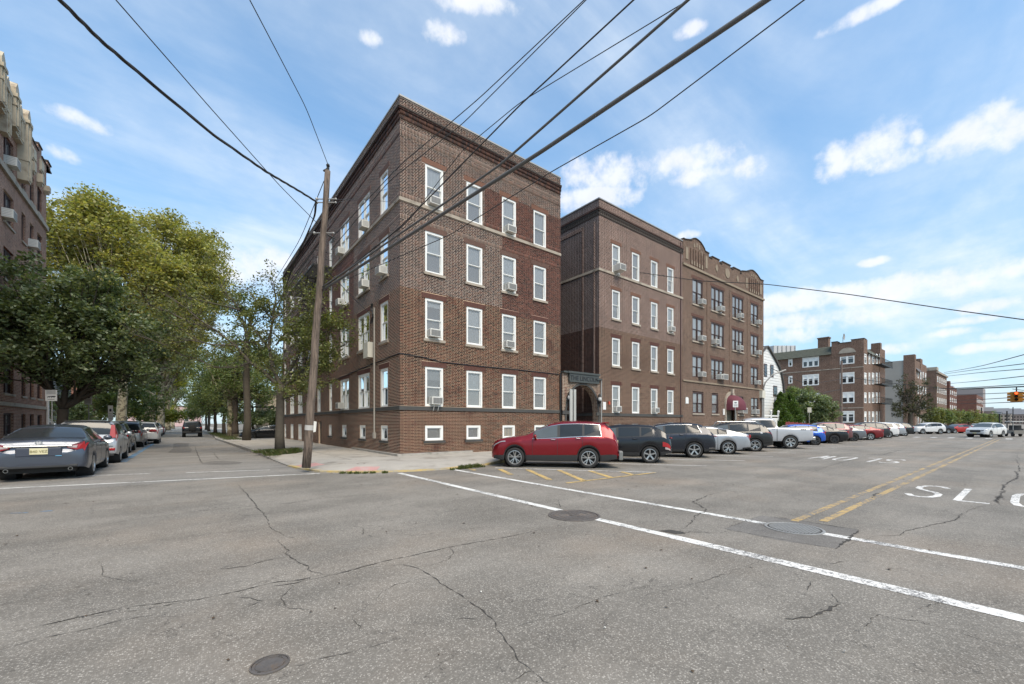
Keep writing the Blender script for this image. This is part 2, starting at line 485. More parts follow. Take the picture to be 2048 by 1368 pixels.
def tactile(px, lab):
    b = MB(); pts = px; zc_ = (.112, .112, .052, .052)
    b.add([(*p, z) for p, z in zip(pts, zc_)] + [(*p, z - .03) for p, z in zip(pts, zc_)], [(0, 1, 2, 3), (0, 1, 5, 4), (1, 2, 6, 5), (2, 3, 7, 6), (3, 0, 4, 7)])
    # raised domes
    c = np.array(pts)
    for i in range(12):
        for j in range(6):
            s, t = (i + .5) / 12, (j + .5) / 6
            p = (c[0] * (1 - s) + c[1] * s) * (1 - t) + (c[3] * (1 - s) + c[2] * s) * t
            zt = .112 * (1 - t) + .052 * t; b.lathe([(.02, zt), (.017, zt + .005), (0.001, zt + .006)], 6, 'z', (p[0], p[1], 0))
    return tag(b.build('tactile_paving', M_PINK, org=(pts[0][0], pts[0][1], 0)), lab, 'paving')
def onkerb(i, t, d):
    a, c = Vector(inner[i]).lerp(Vector(inner[i + 1]), t), Vector(mid[i]).lerp(Vector(mid[i + 1]), t)
    return tuple(a.lerp(c, d))
tactile([onkerb(6, .25, .60), onkerb(6, .98, .60), onkerb(6, .98, .01), onkerb(6, .25, .01)], 'pink tactile paving panel beside the leaning utility pole')
tactile([onkerb(8, .75, .60), onkerb(9, .85, .60), onkerb(9, .85, .01), onkerb(8, .75, .01)], 'pink tactile paving panel at the end of the white crosswalk line')

# road markings, each a thin sheet above the asphalt
def pline(name, pts, w, m, z=.004, px=True):
    b = MB()
    pts = [G(*p) if px else p for p in pts]
    for i in range(len(pts) - 1): strip(b, pts[i], pts[i + 1], w, z)
    return struct(name, b, m)
pline('crosswalk_line', [(5.45, 12.75), (5.45, 3.2)], .17, M_WHITE, px=False)
pline('crosswalk_line', [(5.45, 3.2), (5.4, -9)], .20, M_WHITE2, px=False)
pline('crosswalk_line', [(7.33, 12.6), (7.33, 2.7)], .16, M_WHITE, px=False)
pline('crosswalk_line', [(7.33, 2.6), (7.35, -9)], .17, M_WHITE2, px=False)
pline('crosswalk_line', [(-60, 980), (300, 963.2), (640, 947)], .13, M_WHITE)
pline('crosswalk_line', [(-60, 959), (300, 947.4)], .10, M_WHITE2)
pline('crosswalk_line', [(372, 945.4), (540, 940)], .11, M_WHITE)
for yy in (2.47, 2.17): pline('centre_line', [(7.9 + (yy < 2.3) * .35, yy), (14, yy), (26, yy), (64, yy)], .115, M_YEL2, px=False)
for x0, w in ((64.6, .45), (67.8, .45)):
    b = MB()
    for i in range(16): b.quad((x0, -8 + i * 1.35, .004), (x0 + 2.4, -8 + i * 1.35, .004), (x0 + 2.4, -7.55 + i * 1.35, .004), (x0, -7.55 + i * 1.35, .004))
    if x0 < 65: struct('far_crosswalk', b, M_WHITE2)
# stalls along the kerb
ends = [(1311.6, 945), (1413, 931.8), (1490, 921.6), (1545.8, 913), (1592.7, 906.4), (1639, 900.6)]
E_ = [Vector(G(*e)) for e in ends]
for i in range(16):
    e = E_[i] if i < len(E_) else E_[-1] + Vector((3.62 * (i - len(E_) + 1), 0.02))
    q = e + Vector((-.60, .80)) * 5.5
    b = MB(); strip(b, e, q, .10, .004); struct('stall_line', b, M_WHITE2 if i else M_WHITE)
# yellow hatched triangle
pline('hatch_edge', [(1133, 966.5), (1311, 945.3)], .11, M_YEL, z=.008)
for a, c in [((1000, 938.8), (1023, 950)), ((1055, 939.4), (1100.5, 960.2)), ((1118, 940.5), (1168, 962)), ((1180, 941.8), (1222, 955.3)), ((1242, 943.4), (1267, 950.3))]:
    pline('hatch_bar', [a, c], .17, M_YEL, z=.008)
pline('hatch_bar', [(940, 937.6), (950, 941)], .15, M_YEL, z=.008)
# blue kerb-lane line on the side street
pline('blue_line', [(246, 924), (271, 908.5), (296, 893.5), (307, 887)], .22, M_BLUE)
pline('stall_line', [(214, 929), (245, 927.2)], .10, M_WHITE2); pline('stall_line', [(250, 911), (272, 909)], .10, M_WHITE2)
pline('blue_line', [(20, 1027), (55, 1025.5)], .06, M_BLUE); pline('blue_line', [(80, 1023.5), (105, 1021.6)], .06, M_BLUE)

# SLOW, twice: strokes as polylines in a 1 x 1 letter box
GL = {'S': [[(1, .86), (.8, .97), (.5, 1), (.2, .96), (.02, .84), (.04, .68), (.25, .58), (.75, .44), (.96, .32), (.97, .16), (.8, .04), (.5, 0), (.2, .03), (0, .15)]],
      'L': [[(.06, 1), (.06, 0)], [(.06, .0), (1, .0)]], 'O': [[(.5, 1), (.15, .93), (.03, .75), (.03, .25), (.15, .07), (.5, 0), (.85, .07), (.97, .25), (.97, .75), (.85, .93), (.5, 1)]],
      'W': [[(0, 1), (.22, 0)], [(.22, 0), (.5, .7)], [(.5, .7), (.78, 0)], [(.78, 0), (1, 1)]]}
def road_word(word, x_bot, x_top, y_start, dy, lw, gap):
    """letters stand along x from x_bot to x_top; successive letters step by dy in y"""
    for i, ch in enumerate(word):
        y0 = y_start + dy * (lw + gap) * i
        b = MB()
        tw = .12
        hgt = abs(x_top - x_bot); sg = 1 if x_top > x_bot else -1
        for si, st in enumerate(GL[ch]):
            P = []; zs_ = .0005 * si
            for (a, c) in st:
                P.append(Vector((x_bot + sg * (.06 + c * (hgt - .12)), y0 + dy * (a * (lw - tw) + tw / 2))))
            L_, R_ = [], []
            for k, p in enumerate(P):
                t = P[min(k + 1, len(P) - 1)] - P[max(k - 1, 0)]
                # pen is wider across (y) than along (x)
                nn = Vector((-t.y, t.x)).normalized()
                nn = Vector((nn.x * .07, nn.y * .06))
                L_.append(p + nn); R_.append(p - nn)
            for k in range(len(P) - 1):
                b.quad((*L_[k], .004 + zs_), (*L_[k + 1], .004 + zs_), (*R_[k + 1], .004 + zs_), (*R_[k], .004 + zs_))
        struct('road_letter', b, M_WHITE2)
road_word('SLOW', 12.6, 15.15, 1.88, -1, .60, .17)
road_word('SLOW', 24.9, 22.3, 3.45, 1, .64, .16)

# repair patches and cracks
def patch(px, m, z=.0022):
    b = MB(); pts = [G(*p) for p in px]; b.add([(x, y, z) for x, y in pts], [tuple(range(len(pts)))]); struct('asphalt_patch', b, m)
patch([(347, 886.5), (362, 885.8), (379, 886.5), (376, 892), (384, 899), (381, 905), (358, 906), (335, 905.6), (346, 897)], M_PATCH)
patch([(402, 927), (420, 923), (446, 921.6), (470, 922.6), (485, 924.8), (480, 927.6), (446, 930.2), (415, 929)], M_PATCH)
patch([(1450, 1058), (1507, 1035.5), (1524, 1031), (1620, 1044), (1718, 1060), (1674, 1097.5), (1560, 1081)], M_PATCH, .0015)
patch([(1318, 1062), (1340, 1060), (1362, 1063.5), (1372, 1067.5), (1350, 1068), (1332, 1064.5)], M_CRACK, .0052)
rc = random.Random(3)
def crack(px, w=.02, org=(0, 0), sc=1., jag=1.):
    pts = [Vector(G(org[0] + p[0] / sc, org[1] + p[1] / sc)) for p in px]
    out = [pts[0]]
    for a, c in zip(pts, pts[1:]):
        L = (c - a).length; k = max(2, min(40, int(L / .045)))
        t = (c - a).normalized(); nn = Vector((-t.y, t.x)); off = 0
        for i in range(1, k + 1):
            off = off * .6 + rc.gauss(0, .011 * jag)
            e = (1 - abs(2 * i / k - 1)) * 1.0 + .15
            out.append(a.lerp(c, i / k) + nn * off * e)
    b = MB(); z = .0045
    n_ = len(out); L_, R_ = [], []
    for i, p in enumerate(out):
        t = (out[min(i + 1, n_ - 1)] - out[max(i - 1, 0)]).normalized(); nn = Vector((-t.y, t.x))
        ww = w * .85 * (.12 + 1.1 * rc.random() ** 1.5) * min(1, .25 + 2.5 * min(i, n_ - 1 - i) / n_)
        L_.append(p + nn * ww / 2); R_.append(p - nn * ww / 2)
    for i in range(n_ - 1): b.quad((*L_[i], z), (*L_[i + 1], z), (*R_[i + 1], z), (*R_[i], z))
    # crumbs along the crack
    for i in range(0, n_, 3):
        if rc.random() < .25:
            p = out[i] + Vector((rc.gauss(0, .03), rc.gauss(0, .03))); r = rc.uniform(.004, .012)
            b.add([(p.x + r * math.cos(q), p.y + r * math.sin(q) * .6, z) for q in (0, 1.3, 2.6, 3.9, 5.2)], [(0, 1, 2, 3, 4)])
    struct('road_crack', b, M_CRACK)
A8 = dict(org=(400, 960), sc=2.56)
crack([(190, 20), (240, 70), (280, 120), (300, 150), (340, 190), (355, 240), (410, 270), (440, 290), (490, 300)], .03, **A8)
crack([(400, 310), (435, 345), (440, 380), (470, 400), (510, 425), (550, 440), (570, 470), (630, 485)], .024, **A8)
crack([(-1000, 790), (-640, 710), (-300, 665), (0, 612), (100, 590), (200, 570), (300, 545), (400, 522), (500, 515), (600, 492), (680, 482), (760, 468), (830, 445), (950, 415), (1100, 385), (1250, 350), (1400, 322), (1550, 297), (1700, 265), (1800, 240), (1880, 225)], .022, jag=.5, **A8)
crack([(300, 560), (450, 535), (600, 505), (740, 475)], .016, **A8)
crack([(0, 470), (120, 455), (250, 440), (330, 415), (400, 402), (440, 395)], .018, **A8)
crack([(-700, 260), (-300, 200), (0, 158), (150, 145), (300, 132), (450, 120), (600, 97), (800, 80), (1000, 60), (1200, 40)], .02, jag=.5, **A8)
crack([(830, 448), (950, 440), (1040, 435), (1120, 455), (1180, 490), (1240, 535), (1300, 568), (1380, 625), (1450, 670), (1500, 715), (1520, 770), (1560, 820), (1600, 860), (1630, 930), (1690, 970), (1740, 1010), (1790, 1044), (1900, 1120)], .017, jag=.8, **A8)
crack([(1500, 718), (1400, 712), (1290, 708)], .008, jag=.5, **A8)
crack([(1590, 760), (1700, 728), (1850, 690), (1960, 640), (2060, 600), (2300, 540)], .009, jag=.5, **A8)
crack([(430, 960), (520, 950), (600, 920), (700, 900), (780, 880), (900, 850), (1000, 820), (1060, 790)], .009, jag=.5, **A8)
crack([(1180, 500), (1100, 512), (1000, 535), (930, 575), (900, 620)], .013, **A8)
crack([(480, 540), (450, 570), (415, 600), (430, 630), (460, 660), (560, 665)], .012, **A8)
crack([(775, 235), (840, 250), (830, 280), (900, 292), (940, 300)], .014, **A8)
crack([(960, 275), (1100, 285), (1250, 265), (1350, 255), (1500, 235)], .012, **A8)
crack([(1280, 350), (1300, 375), (1270, 410), (1180, 440)], .013, **A8)
crack([(770, 690), (800, 740), (860, 790)], .008, **A8)
crack([(1700, 980), (1640, 1010), (1590, 1050)], .008, **A8)
crack([(180, 600), (260, 605), (330, 620), (240, 650)], .012, **A8)
crack([(0, 1300), (70, 1279), (150, 1265), (250, 1240), (330, 1225)], .012)
crack([(-20, 1275), (100, 1248), (250, 1215), (400, 1199)], .018, jag=.5)
crack([(200, 1125), (205, 1150), (240, 1160), (280, 1166)], .008)
A7 = dict(org=(1480, 880), sc=3.606)
crack([(160, 545), (400, 575), (600, 610), (860, 650)], .035, **A7)
crack([(860, 650), (690, 785)], .06, **A7)
crack([(-120, 640), (200, 700), (450, 745), (690, 785)], .015, **A7)
crack([(980, 690), (1150, 690), (1200, 655), (1300, 635), (1400, 610), (1550, 580), (1640, 510)], .03, **A7)
crack([(1640, 510), (1730, 480), (1850, 470)], .02, **A7)
crack([(550, 1010), (510, 1050), (490, 1090)], .014, **A7)
crack([(330, 1290), (450, 1280), (550, 1260), (650, 1230), (700, 1190), (770, 1180)], .04, **A7)
crack([(660, 1110), (700, 1160), (740, 1180)], .012, **A7)
crack([(600, 900), (700, 885), (790, 872)], .014, **A7)
crack([(1875, 465), (1860, 430), (1885, 390), (1890, 350), (1930, 310), (2000, 270), (2010, 190), (2000, 100)], .06, jag=2.5, **A7)
crack([(1870, 455), (1850, 440), (1880, 400)], .09, jag=3, **A7)
crack([(470, 250), (650, 185), (800, 145), (880, 140)], .04, **A7)
crack([(1000, 115), (1090, 90), (1180, 68)], .06, **A7)
crack([(1200, 245), (1350, 255), (1500, 272), (1620, 270)], .022, **A7)
crack([(250, 275), (400, 290), (560, 305), (770, 330)], .022, **A7)
crack([(950, 420), (965, 395), (1000, 385), (1030, 400)], .05, jag=2, **A7)
crack([(640, 740), (780, 760), (980, 690)], .01, **A7)
crack([(1250, 1230), (1400, 1190), (1500, 1150)], .01, **A7)
A3 = dict(org=(1060, 980), sc=3.103)
crack([(1210, 5), (1100, 35), (1010, 75), (1060, 100), (1090, 135), (1020, 160), (1010, 200), (960, 235), (930, 265)], .035, jag=1.5, **A3)
crack([(700, 235), (800, 255), (930, 262), (1060, 262), (1200, 268)], .03, jag=1.5, **A3)
crack([(1385, 175), (1300, 208), (1210, 240)], .02, **A3)
crack([(130, 75), (190, 105), (170, 60)], .02, **A3)
crack([(420, 190), (480, 212), (600, 215), (750, 240)], .012, **A3)
crack([(390, 893), (394, 905), (400, 920), (405, 928)], .07)
crack([(428, 905), (432, 913), (440, 920)], .05)
crack([(300, 945), (420, 938), (500, 933)], .03)
crack([(1290, 1190), (1400, 1165), (1500, 1130), (1560, 1105)], .008)
crack([(1700, 1270), (1760, 1230), (1900, 1260), (2040, 1300)], .008)

# leaf litter and paper scraps on the road
b = MB()
for i in range(110):
    u = rc.uniform(0, 2048); v = 950 + 400 * rc.random() ** 2.2
    if i < 45: u = rc.uniform(560, 1500); v = rc.uniform(930, 985)
    x, y = G(u, v); r = rc.uniform(.004, .011) * (1 + .05 * (1368 - v) / 10)
    a = rc.random() * 6
    b.add([(x + r * math.cos(a + q) * (1.4 if k % 2 else .8), y + r * math.sin(a + q), .006 + .012 * rc.random()) for k, q in enumerate((0, 1.2, 2.5, 3.6, 5))], [(0, 1, 2, 3, 4)])
for i in range(60):
    x = rc.uniform(3.2, 11); y = rc.uniform(14.8, 24); 
    if x > 7.3 and y > 17.3: continue
    r = rc.uniform(.015, .035); a = rc.random() * 6
    b.add([(x + r * math.cos(a + q), y + r * math.sin(a + q), .155 + .012 * rc.random()) for q in (0, 1.2, 2.5, 3.6, 5)], [(0, 1, 2, 3, 4)])
o = b.build('leaf_litter', mat('dead_leaf', (.07, .045, .025), .8, var=.5, vscale=2)); tag(o, 'dry dark leaves scattered on the road and pavement', 'leaf litter'); o['kind'] = 'stuff'
b = MB()
for u, v in [(962, 1186 / 1), (1885, 1152), (1690, 1306), (1003, 932.5), (1020, 933.5), (967, 934), (1210, 1258 / 1), (568, 905), (583, 912), (620, 925)]:
    x, y = G(u, v); r = .03 if v < 1000 else .008
    b.add([(x + r * math.cos(q) * 1.5, y + r * math.sin(q), .01 + .01 * (k % 2)) for k, q in enumerate((0, 1.2, 2.5, 3.6, 5))], [(0, 1, 2, 3, 4)])
o = b.build('litter', mat('paper', (.7, .68, .62), .8)); tag(o, 'small white scraps of paper lying on the asphalt', 'litter'); o['kind'] = 'stuff'

# manhole covers
def manhole(px, r, lab, style):
    x, y = G(*px)
    t = thing('manhole_cover', lab, 'manhole cover', (x, y, 0))
    b = MB(); b.lathe([(r * 1.13, .001), (r * 1.13, .010), (r * 1.03, .012), (r * 1.02, .002)], 48, c=(x, y, 0)); b.build('rim', M_IRON if style != 'grid' else mat('worn_iron', (.33, .32, .30), .5, .3, var=.3, vscale=20), t)
    b = MB(); b.lathe([(0.001, .007), (r, .007), (r, .001)], 48, c=(x, y, 0)); b.build('lid', M_IRON if style != 'grid' else mat('iron_recess', (.05, .047, .043), .8), t)
    b = MB()
    if style == 'grid':
        n_ = 9
        for i in range(-n_, n_ + 1):
            q = i / n_ * r * .95; h = math.sqrt(max(0, r * r * .9 - q * q))
            if h < .03: continue
            b.box(x + q - .006, x + q + .006, y - h, y + h, .007, .013); b.box(x - h, x + h, y + q - .006, y + q + .006, .007, .0135)
        b.build('ribs', mat('worn_iron', (.33, .32, .30), .5), t)
    elif style == 'ring':
        for rr in (.9, .66, .4, .15): b.lathe([(r * rr, .007), (r * rr, .011), (r * rr - .012, .011), (r * rr - .012, .007)], 40, c=(x, y, 0))
        for k in range(20):
            a = k * math.pi / 10; b.tube([(x + .25 * r * math.cos(a), y + .25 * r * math.sin(a), .008), (x + .85 * r * math.cos(a), y + .85 * r * math.sin(a), .008)], .004, 4)
        b.build('ribs', M_IRON, t)
    else:
        b.lathe([(r * .84, .007), (r * .84, .012), (r * .80, .012), (r * .80, .007)], 40, c=(x, y, 0))
        b.build('ribs', M_IRON, t)
        for s_ in (-1, 1):
            b = MB(); b.lathe([(0.001, .0085), (.012, .0085)], 12, c=(x + s_ * r * .9 * .75, y + s_ * r * .9 * .66, 0)); b.build('pick_hole', M_CRACK, t)
    return t
manhole((540, 1330), .105, 'small reddish iron valve cover in the foreground asphalt', 'valve')
manhole((1148, 1031), .40, 'dark round manhole cover half under the white crosswalk line', 'ring')
manhole((1588, 1057), .345, 'grated manhole cover in a dark asphalt patch on the white line', 'grid')

# ------------------------------------------------------------------ wall materials
def brick_mat(name, c1, c2, mortar, bw=.215, bh=.062, mj=.024, stain=None):
    m = bpy.data.materials.new(name); m.use_nodes = True
    n = NT(m.node_tree); n.n.clear()
    out = n.new('ShaderNodeOutputMaterial'); b = n.new('ShaderNodeBsdfPrincipled'); n.l.new(b.outputs[0], out.inputs[0])
    uv = n.new('ShaderNodeUVMap').outputs[0]
    tc = n.new('ShaderNodeTexCoord').outputs['Object']
    br = n.new('ShaderNodeTexBrick'); n.l.new(uv, br.inputs['Vector'])
    br.offset = .5; br.squash = .62; br.squash_frequency = 2
    br.inputs['Scale'].default_value = 1; br.inputs['Brick Width'].default_value = bw + mj; br.inputs['Row Height'].default_value = bh + mj
    br.inputs['Mortar Size'].default_value = mj * .62; br.inputs['Mortar Smooth'].default_value = .15; br.inputs['Bias'].default_value = -.1
    br.inputs['Color1'].default_value = (*c1, 1); br.inputs['Color2'].default_value = (*c2, 1); br.inputs['Mortar'].default_value = (*mortar, 1)
    col = n.vmath('SCALE', br.outputs['Color'], n.math('MULTIPLY', n.math('MULTIPLY_ADD', n.noise(tc, .9, 5, .65), .8, .6), n.math('MULTIPLY_ADD', n.noise(tc, 5, 5, .85), 2.0, .0)))
    if stain: col = n.mix(n.ramp(n.noise(tc, .45, 5, .6), .45, .75, 0, stain[1]), col, stain[0])
    n.put(b.inputs['Base Color'], col); b.inputs['Roughness'].default_value = .85; b.inputs['Specular IOR Level'].default_value = .25
    bp = n.new('ShaderNodeBump'); bp.inputs['Strength'].default_value = .8; bp.inputs['Distance'].default_value = .012; bp.invert = True
    n.put(bp.inputs['Height'], br.outputs['Fac']); n.l.new(bp.outputs[0], b.inputs['Normal'])
    return m
M_MORT_LO = mat('mortar_tan', (.52, .37, .25), .95, var=.3, vscale=1.1, dirt=((.24, .15, .11), .9))
M_MORT_HI = mat('mortar_pale', (.62, .50, .41), .95, var=.25, vscale=1.1)
M_MORT_RED = mat('mortar_reddish', (.34, .21, .16), .95, var=.35, vscale=1.3)
M_BRICKS = mat('brick_faces', rough=.8, attr=True, var=.45, vscale=1.6, spec=.3)
M_BRICK1 = mat('brick_single', rough=.8, objrand=[(.040, .017, .013), (.072, .026, .017), (.092, .033, .021), (.056, .021, .015)], var=.3, vscale=8, spec=.3)
M_B_LO = brick_mat('brickwork_brown', (.072, .029, .020), (.026, .013, .011), (.30, .215, .155), stain=((.05, .028, .02), .5))
M_B_MID = brick_mat('brickwork_plum', (.092, .044, .033), (.030, .018, .016), (.37, .28, .235))
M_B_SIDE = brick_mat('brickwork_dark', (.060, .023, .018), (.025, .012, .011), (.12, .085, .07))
M_B_C = brick_mat('brickwork_tan_brown', (.105, .052, .036), (.040, .022, .017), (.28, .21, .16))
M_B_E = brick_mat('brickwork_far', (.14, .070, .050), (.075, .038, .029), (.28, .21, .16))
M_B_L = brick_mat('brickwork_left', (.26, .098, .064), (.13, .05, .036), (.48, .36, .27))
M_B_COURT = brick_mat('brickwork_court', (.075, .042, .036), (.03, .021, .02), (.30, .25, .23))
M_B_RED = brick_mat('brickwork_red', (.15, .045, .032), (.09, .03, .022), (.2, .13, .1))
M_STONE = mat('limestone', (.36, .31, .25), .85, var=.25, vscale=2, bump=.2, dirt=((.18, .15, .12), 1.5))
M_BLUESTONE = mat('bluestone', (.062, .060, .056), .8, var=.3, vscale=2)
M_CREAM = mat('cream_terracotta', (.50, .43, .32), .75, var=.2, vscale=2, dirt=((.27, .21, .15), 1.6))
M_WFRAME = mat('white_vinyl', (.78, .78, .75), .45, var=.06)
M_BFRAME = mat('brown_wood', (.065, .035, .03), .6, var=.2)
M_BLIND = mat('blind', (.86, .85, .82), .8, var=.1, vscale=4)
M_BLIND2 = mat('curtain', (.68, .67, .65), .9, var=.3, vscale=7)
M_BLIND4 = mat('grey_shade', (.36, .36, .35), .9, var=.2)
M_STONE2 = mat('brown_stone', (.25, .20, .145), .85, var=.3, vscale=2)
M_BLIND3 = mat('yellowed_blind', (.46, .38, .26), .9, var=.2)
M_SCREEN = mat('insect_screen', (.20, .20, .19), .8, var=.2, vscale=30)
M_ROOF = mat('roof_tar', (.08, .08, .08), .9)
M_METAL = mat('galvanised', (.36, .35, .33), .5, .4, var=.2)
M_BLACK = mat('black_iron', (.018, .018, .018), .5, .2)
M_ACW = mat('ac_white', (.66, .65, .60), .5, var=.12)
M_ACG = mat('ac_grille', (.16, .16, .155), .6)
M_ACG2 = mat('ac_side', (.40, .39, .37), .6)

def glass_mat(name, tint=(.03, .035, .04), trans=.55):
    m = bpy.data.materials.new(name); m.use_nodes = True
    n = NT(m.node_tree); n.n.clear()
    out = n.new('ShaderNodeOutputMaterial')
    gl = n.new('ShaderNodeBsdfGlossy'); gl.inputs['Roughness'].default_value = .03; gl.inputs['Color'].default_value = (.9, .95, 1, 1)
    tr = n.new('ShaderNodeBsdfTransparent'); tr.inputs[0].default_value = (.95, .96, .95, 1)
    di = n.new('ShaderNodeBsdfDiffuse'); di.inputs[0].default_value = (*tint, 1)
    mx = n.new('ShaderNodeMixShader'); mx.inputs[0].default_value = trans
    n.l.new(di.outputs[0], mx.inputs[1]); n.l.new(tr.outputs[0], mx.inputs[2])
    lw = n.new('ShaderNodeFresnel'); lw.inputs[0].default_value = 1.5
    f = n.math('MULTIPLY_ADD', lw.outputs[0], 1.0, .03)
    mx2 = n.new('ShaderNodeMixShader'); n.put(mx2.inputs[0], f)
    n.l.new(mx.outputs[0], mx2.inputs[1]); n.l.new(gl.outputs[0], mx2.inputs[2]); n.l.new(mx2.outputs[0], out.inputs[0])
    return m
M_GLASS = glass_mat('window_glass', (.50, .50, .49), trans=.68)
M_GLASS_LO = glass_mat('window_glass_screened', (.36, .36, .35), .5)
M_GLASSD = glass_mat('window_glass_dark', (.05, .055, .06), .4)

rw = random.Random(11)
ZR = [(2.40, 4.24), (5.55, 7.43), (8.64, 10.56), (11.72, 13.67)]          # window heads and sills of the corner block
Z0, ZTOP = .15, 16.22

def wall_panel(bld, name, fr, s0, s1, z0, z1, holes, mats, zone=lambda s, z: 0, depth=.16, extra_s=(), extra_z=()):
    """wall sheet with real openings and reveals"""
    ss = sorted(set([s0, s1] + [a for h in holes for a in h[:2] if s0 < a < s1] + [a for a in extra_s if s0 < a < s1]))
    zs = sorted(set([z0, z1] + [a for h in holes for a in h[2:4] if z0 < a < z1] + [a for a in extra_z if z0 < a < z1]))
    b = MB(fr)
    for i in range(len(ss) - 1):
        for j in range(len(zs) - 1):
            cs, cz = (ss[i] + ss[i + 1]) / 2, (zs[j] + zs[j + 1]) / 2
            if any(h[0] < cs < h[1] and h[2] < cz < h[3] for h in holes): continue
            b.quad((ss[i], 0, zs[j]), (ss[i + 1], 0, zs[j]), (ss[i + 1], 0, zs[j + 1]), (ss[i], 0, zs[j + 1]), zone(cs, cz))
    for h in holes:
        a, c, e, f = h[:4]; d = -depth; k = zone((a + c) / 2, (e + f) / 2)
        b.quad((a, 0, e), (a, d, e), (a, d, f), (a, 0, f), k); b.quad((c, 0, e), (c, d, e), (c, d, f), (c, 0, f), k)
        b.quad((a, 0, e), (c, 0, e), (c, d, e), (a, d, e), k); b.quad((a, 0, f), (c, 0, f), (c, d, f), (a, d, f), k)
    return b.build(name, mats, bld, uv=True)

def body(bld, x0, x1, y0, y1, z0, z1, m, faces='BLR', roofz=None):
    """remaining faces of a block plus the flat roof"""
    b = MB()
    if 'R' in faces: b.quad((x1, y0, z0), (x1, y1, z0), (x1, y1, z1), (x1, y0, z1))
    if 'L' in faces: b.quad((x0, y0, z0), (x0, y1, z0), (x0, y1, z1), (x0, y0, z1))
    if 'B' in faces: b.quad((x0, y1, z0), (x1, y1, z0), (x1, y1, z1), (x0, y1, z1))
    if 'F' in faces: b.quad((x0, y0, z0), (x1, y0, z0), (x1, y0, z1), (x0, y0, z1))
    if b.v: b.build('wall', m, bld)
    rz = roofz if roofz is not None else z1 - .5
    b = MB(); b.quad((x0, y0, rz), (x1, y0, rz), (x1, y1, rz), (x0, y1, rz)); b.build('roof', M_ROOF, bld)

def window(bld, fr, s0, s1, z0, z1, n=1, frame=None, blind=None, low=True, dep_=.065, casing=.10, sill=M_STONE, lintel=None, rail=True, sillh=.12):
    frame = frame or M_WFRAME
    o = -dep_
    b = MB(fr)
    c = casing
    b.box(s0, s0 + c, o - .06, o + .05, z0, z1); b.box(s1 - c, s1, o - .06, o + .05, z0, z1)
    b.box(s0 + c, s1 - c, o - .06, o + .052, z1 - c, z1); b.box(s0 + c, s1 - c, o - .06, o + .055, z0, z0 + c * .7)
    w = (s1 - s0 - 2 * c); mul = .09 if n > 1 else 0
    lw = (w - mul * (n - 1)) / n
    for k in range(1, n):
        a = s0 + c + k * lw + (k - 1) * mul; b.box(a, a + mul, o - .06, o + .048, z0 + c * .7, z1 - c)
    win = b.build('window', frame, bld)
    for k in range(n):
        a = s0 + c + k * (lw + mul); e = a + lw; y0, y1 = z0 + c * .7, z1 - c
        mid = (y0 + y1) / 2 - .02
        t = .035
        bl = blind if blind is not None else rw.choice([.5, .6, .8, .95, 1, 1])
        if rail:
            b = MB(fr)
            b.box(a, a + t, o - .03, o + .01, mid, y1); b.box(e - t, e, o - .03, o + .01, mid, y1); b.box(a + t, e - t, o - .03, o + .012, y1 - t, y1); b.box(a + t, e - t, o - .03, o + .014, mid, mid + t)
            b.box(a, a + t, o - .06, o - .032, y0, mid); b.box(e - t, e, o - .06, o - .032, y0, mid); b.box(a + t, e - t, o - .06, o - .032, y0, y0 + t * 1.3); b.box(a + t, e - t, o - .06, o - .033, mid - t, mid)
            b.build('sash', frame, win)
            b = MB(fr); b.quad((a, o - .01, mid), (e, o - .01, mid), (e, o - .01, y1), (a, o - .01, y1)); b.build('pane', M_GLASS, win)
            b = MB(fr); b.quad((a, o - .045, y0), (e, o - .045, y0), (e, o - .045, mid), (a, o - .045, mid)); b.build('pane', M_GLASS_LO if low else M_GLASS, win)
        else:
            b = MB(fr); b.box(a, a + t, o - .03, o + .01, y0, y1); b.box(e - t, e, o - .03, o + .01, y0, y1); b.box(a + t, e - t, o - .03, o + .01, y1 - t, y1); b.box(a + t, e - t, o - .03, o + .01, y0, y0 + t)
            b.build('sash', frame, win)
            b = MB(fr); b.quad((a, o - .01, y0), (e, o - .01, y0), (e, o - .01, y1), (a, o - .01, y1)); b.build('pane', M_GLASS_LO if low else M_GLASS, win)
        if bl > 0:
            zb = y1 - (y1 - y0) * bl
            b = MB(fr); nb = 9; pts = []
            for q in range(nb + 1):
                s_ = a + (e - a) * q / nb; d_ = o - .085 + (.008 if q % 2 else -.008)
                pts += [(s_, d_, zb), (s_, d_, y1)]
            b.add(pts, [(2 * q, 2 * q + 2, 2 * q + 3, 2 * q + 1) for q in range(nb)])
            b.build('blind', rw.choice([M_BLIND, M_BLIND, M_BLIND2, M_BLIND4]), win)
        b = MB(fr); b.quad((a - .3, o - .9, y0 - .3), (e + .3, o - .9, y0 - .3), (e + .3, o - .9, y1 + .3), (a - .3, o - .9, y1 + .3)); b.build('room_wall', mat('room_wall', (.12, .11, .10), .9), win)
    if sill:
        b = MB(fr); b.box(s0 - .09, s1 + .09, -.12, .075, z0 - sillh, z0 - .003); b.build('sill', sill, bld)
    if lintel:
        b = MB(fr); z = z1 + .006
        b.box(s0 - .17, s1 + .17, -.01, .010, z, z + .24, 1)
        k = int((s1 - s0 + .34) / .068); st = (s1 - s0 + .34) / k
        for i in range(k):
            q = s0 - .17 + i * st + .006; pr = .020 + rw.random() * .005
            b.box(q, q + st - .012, .0, pr, z + .006, z + .235)
        b.build('lintel', [lintel, M_MORT_RED], bld)
    return win

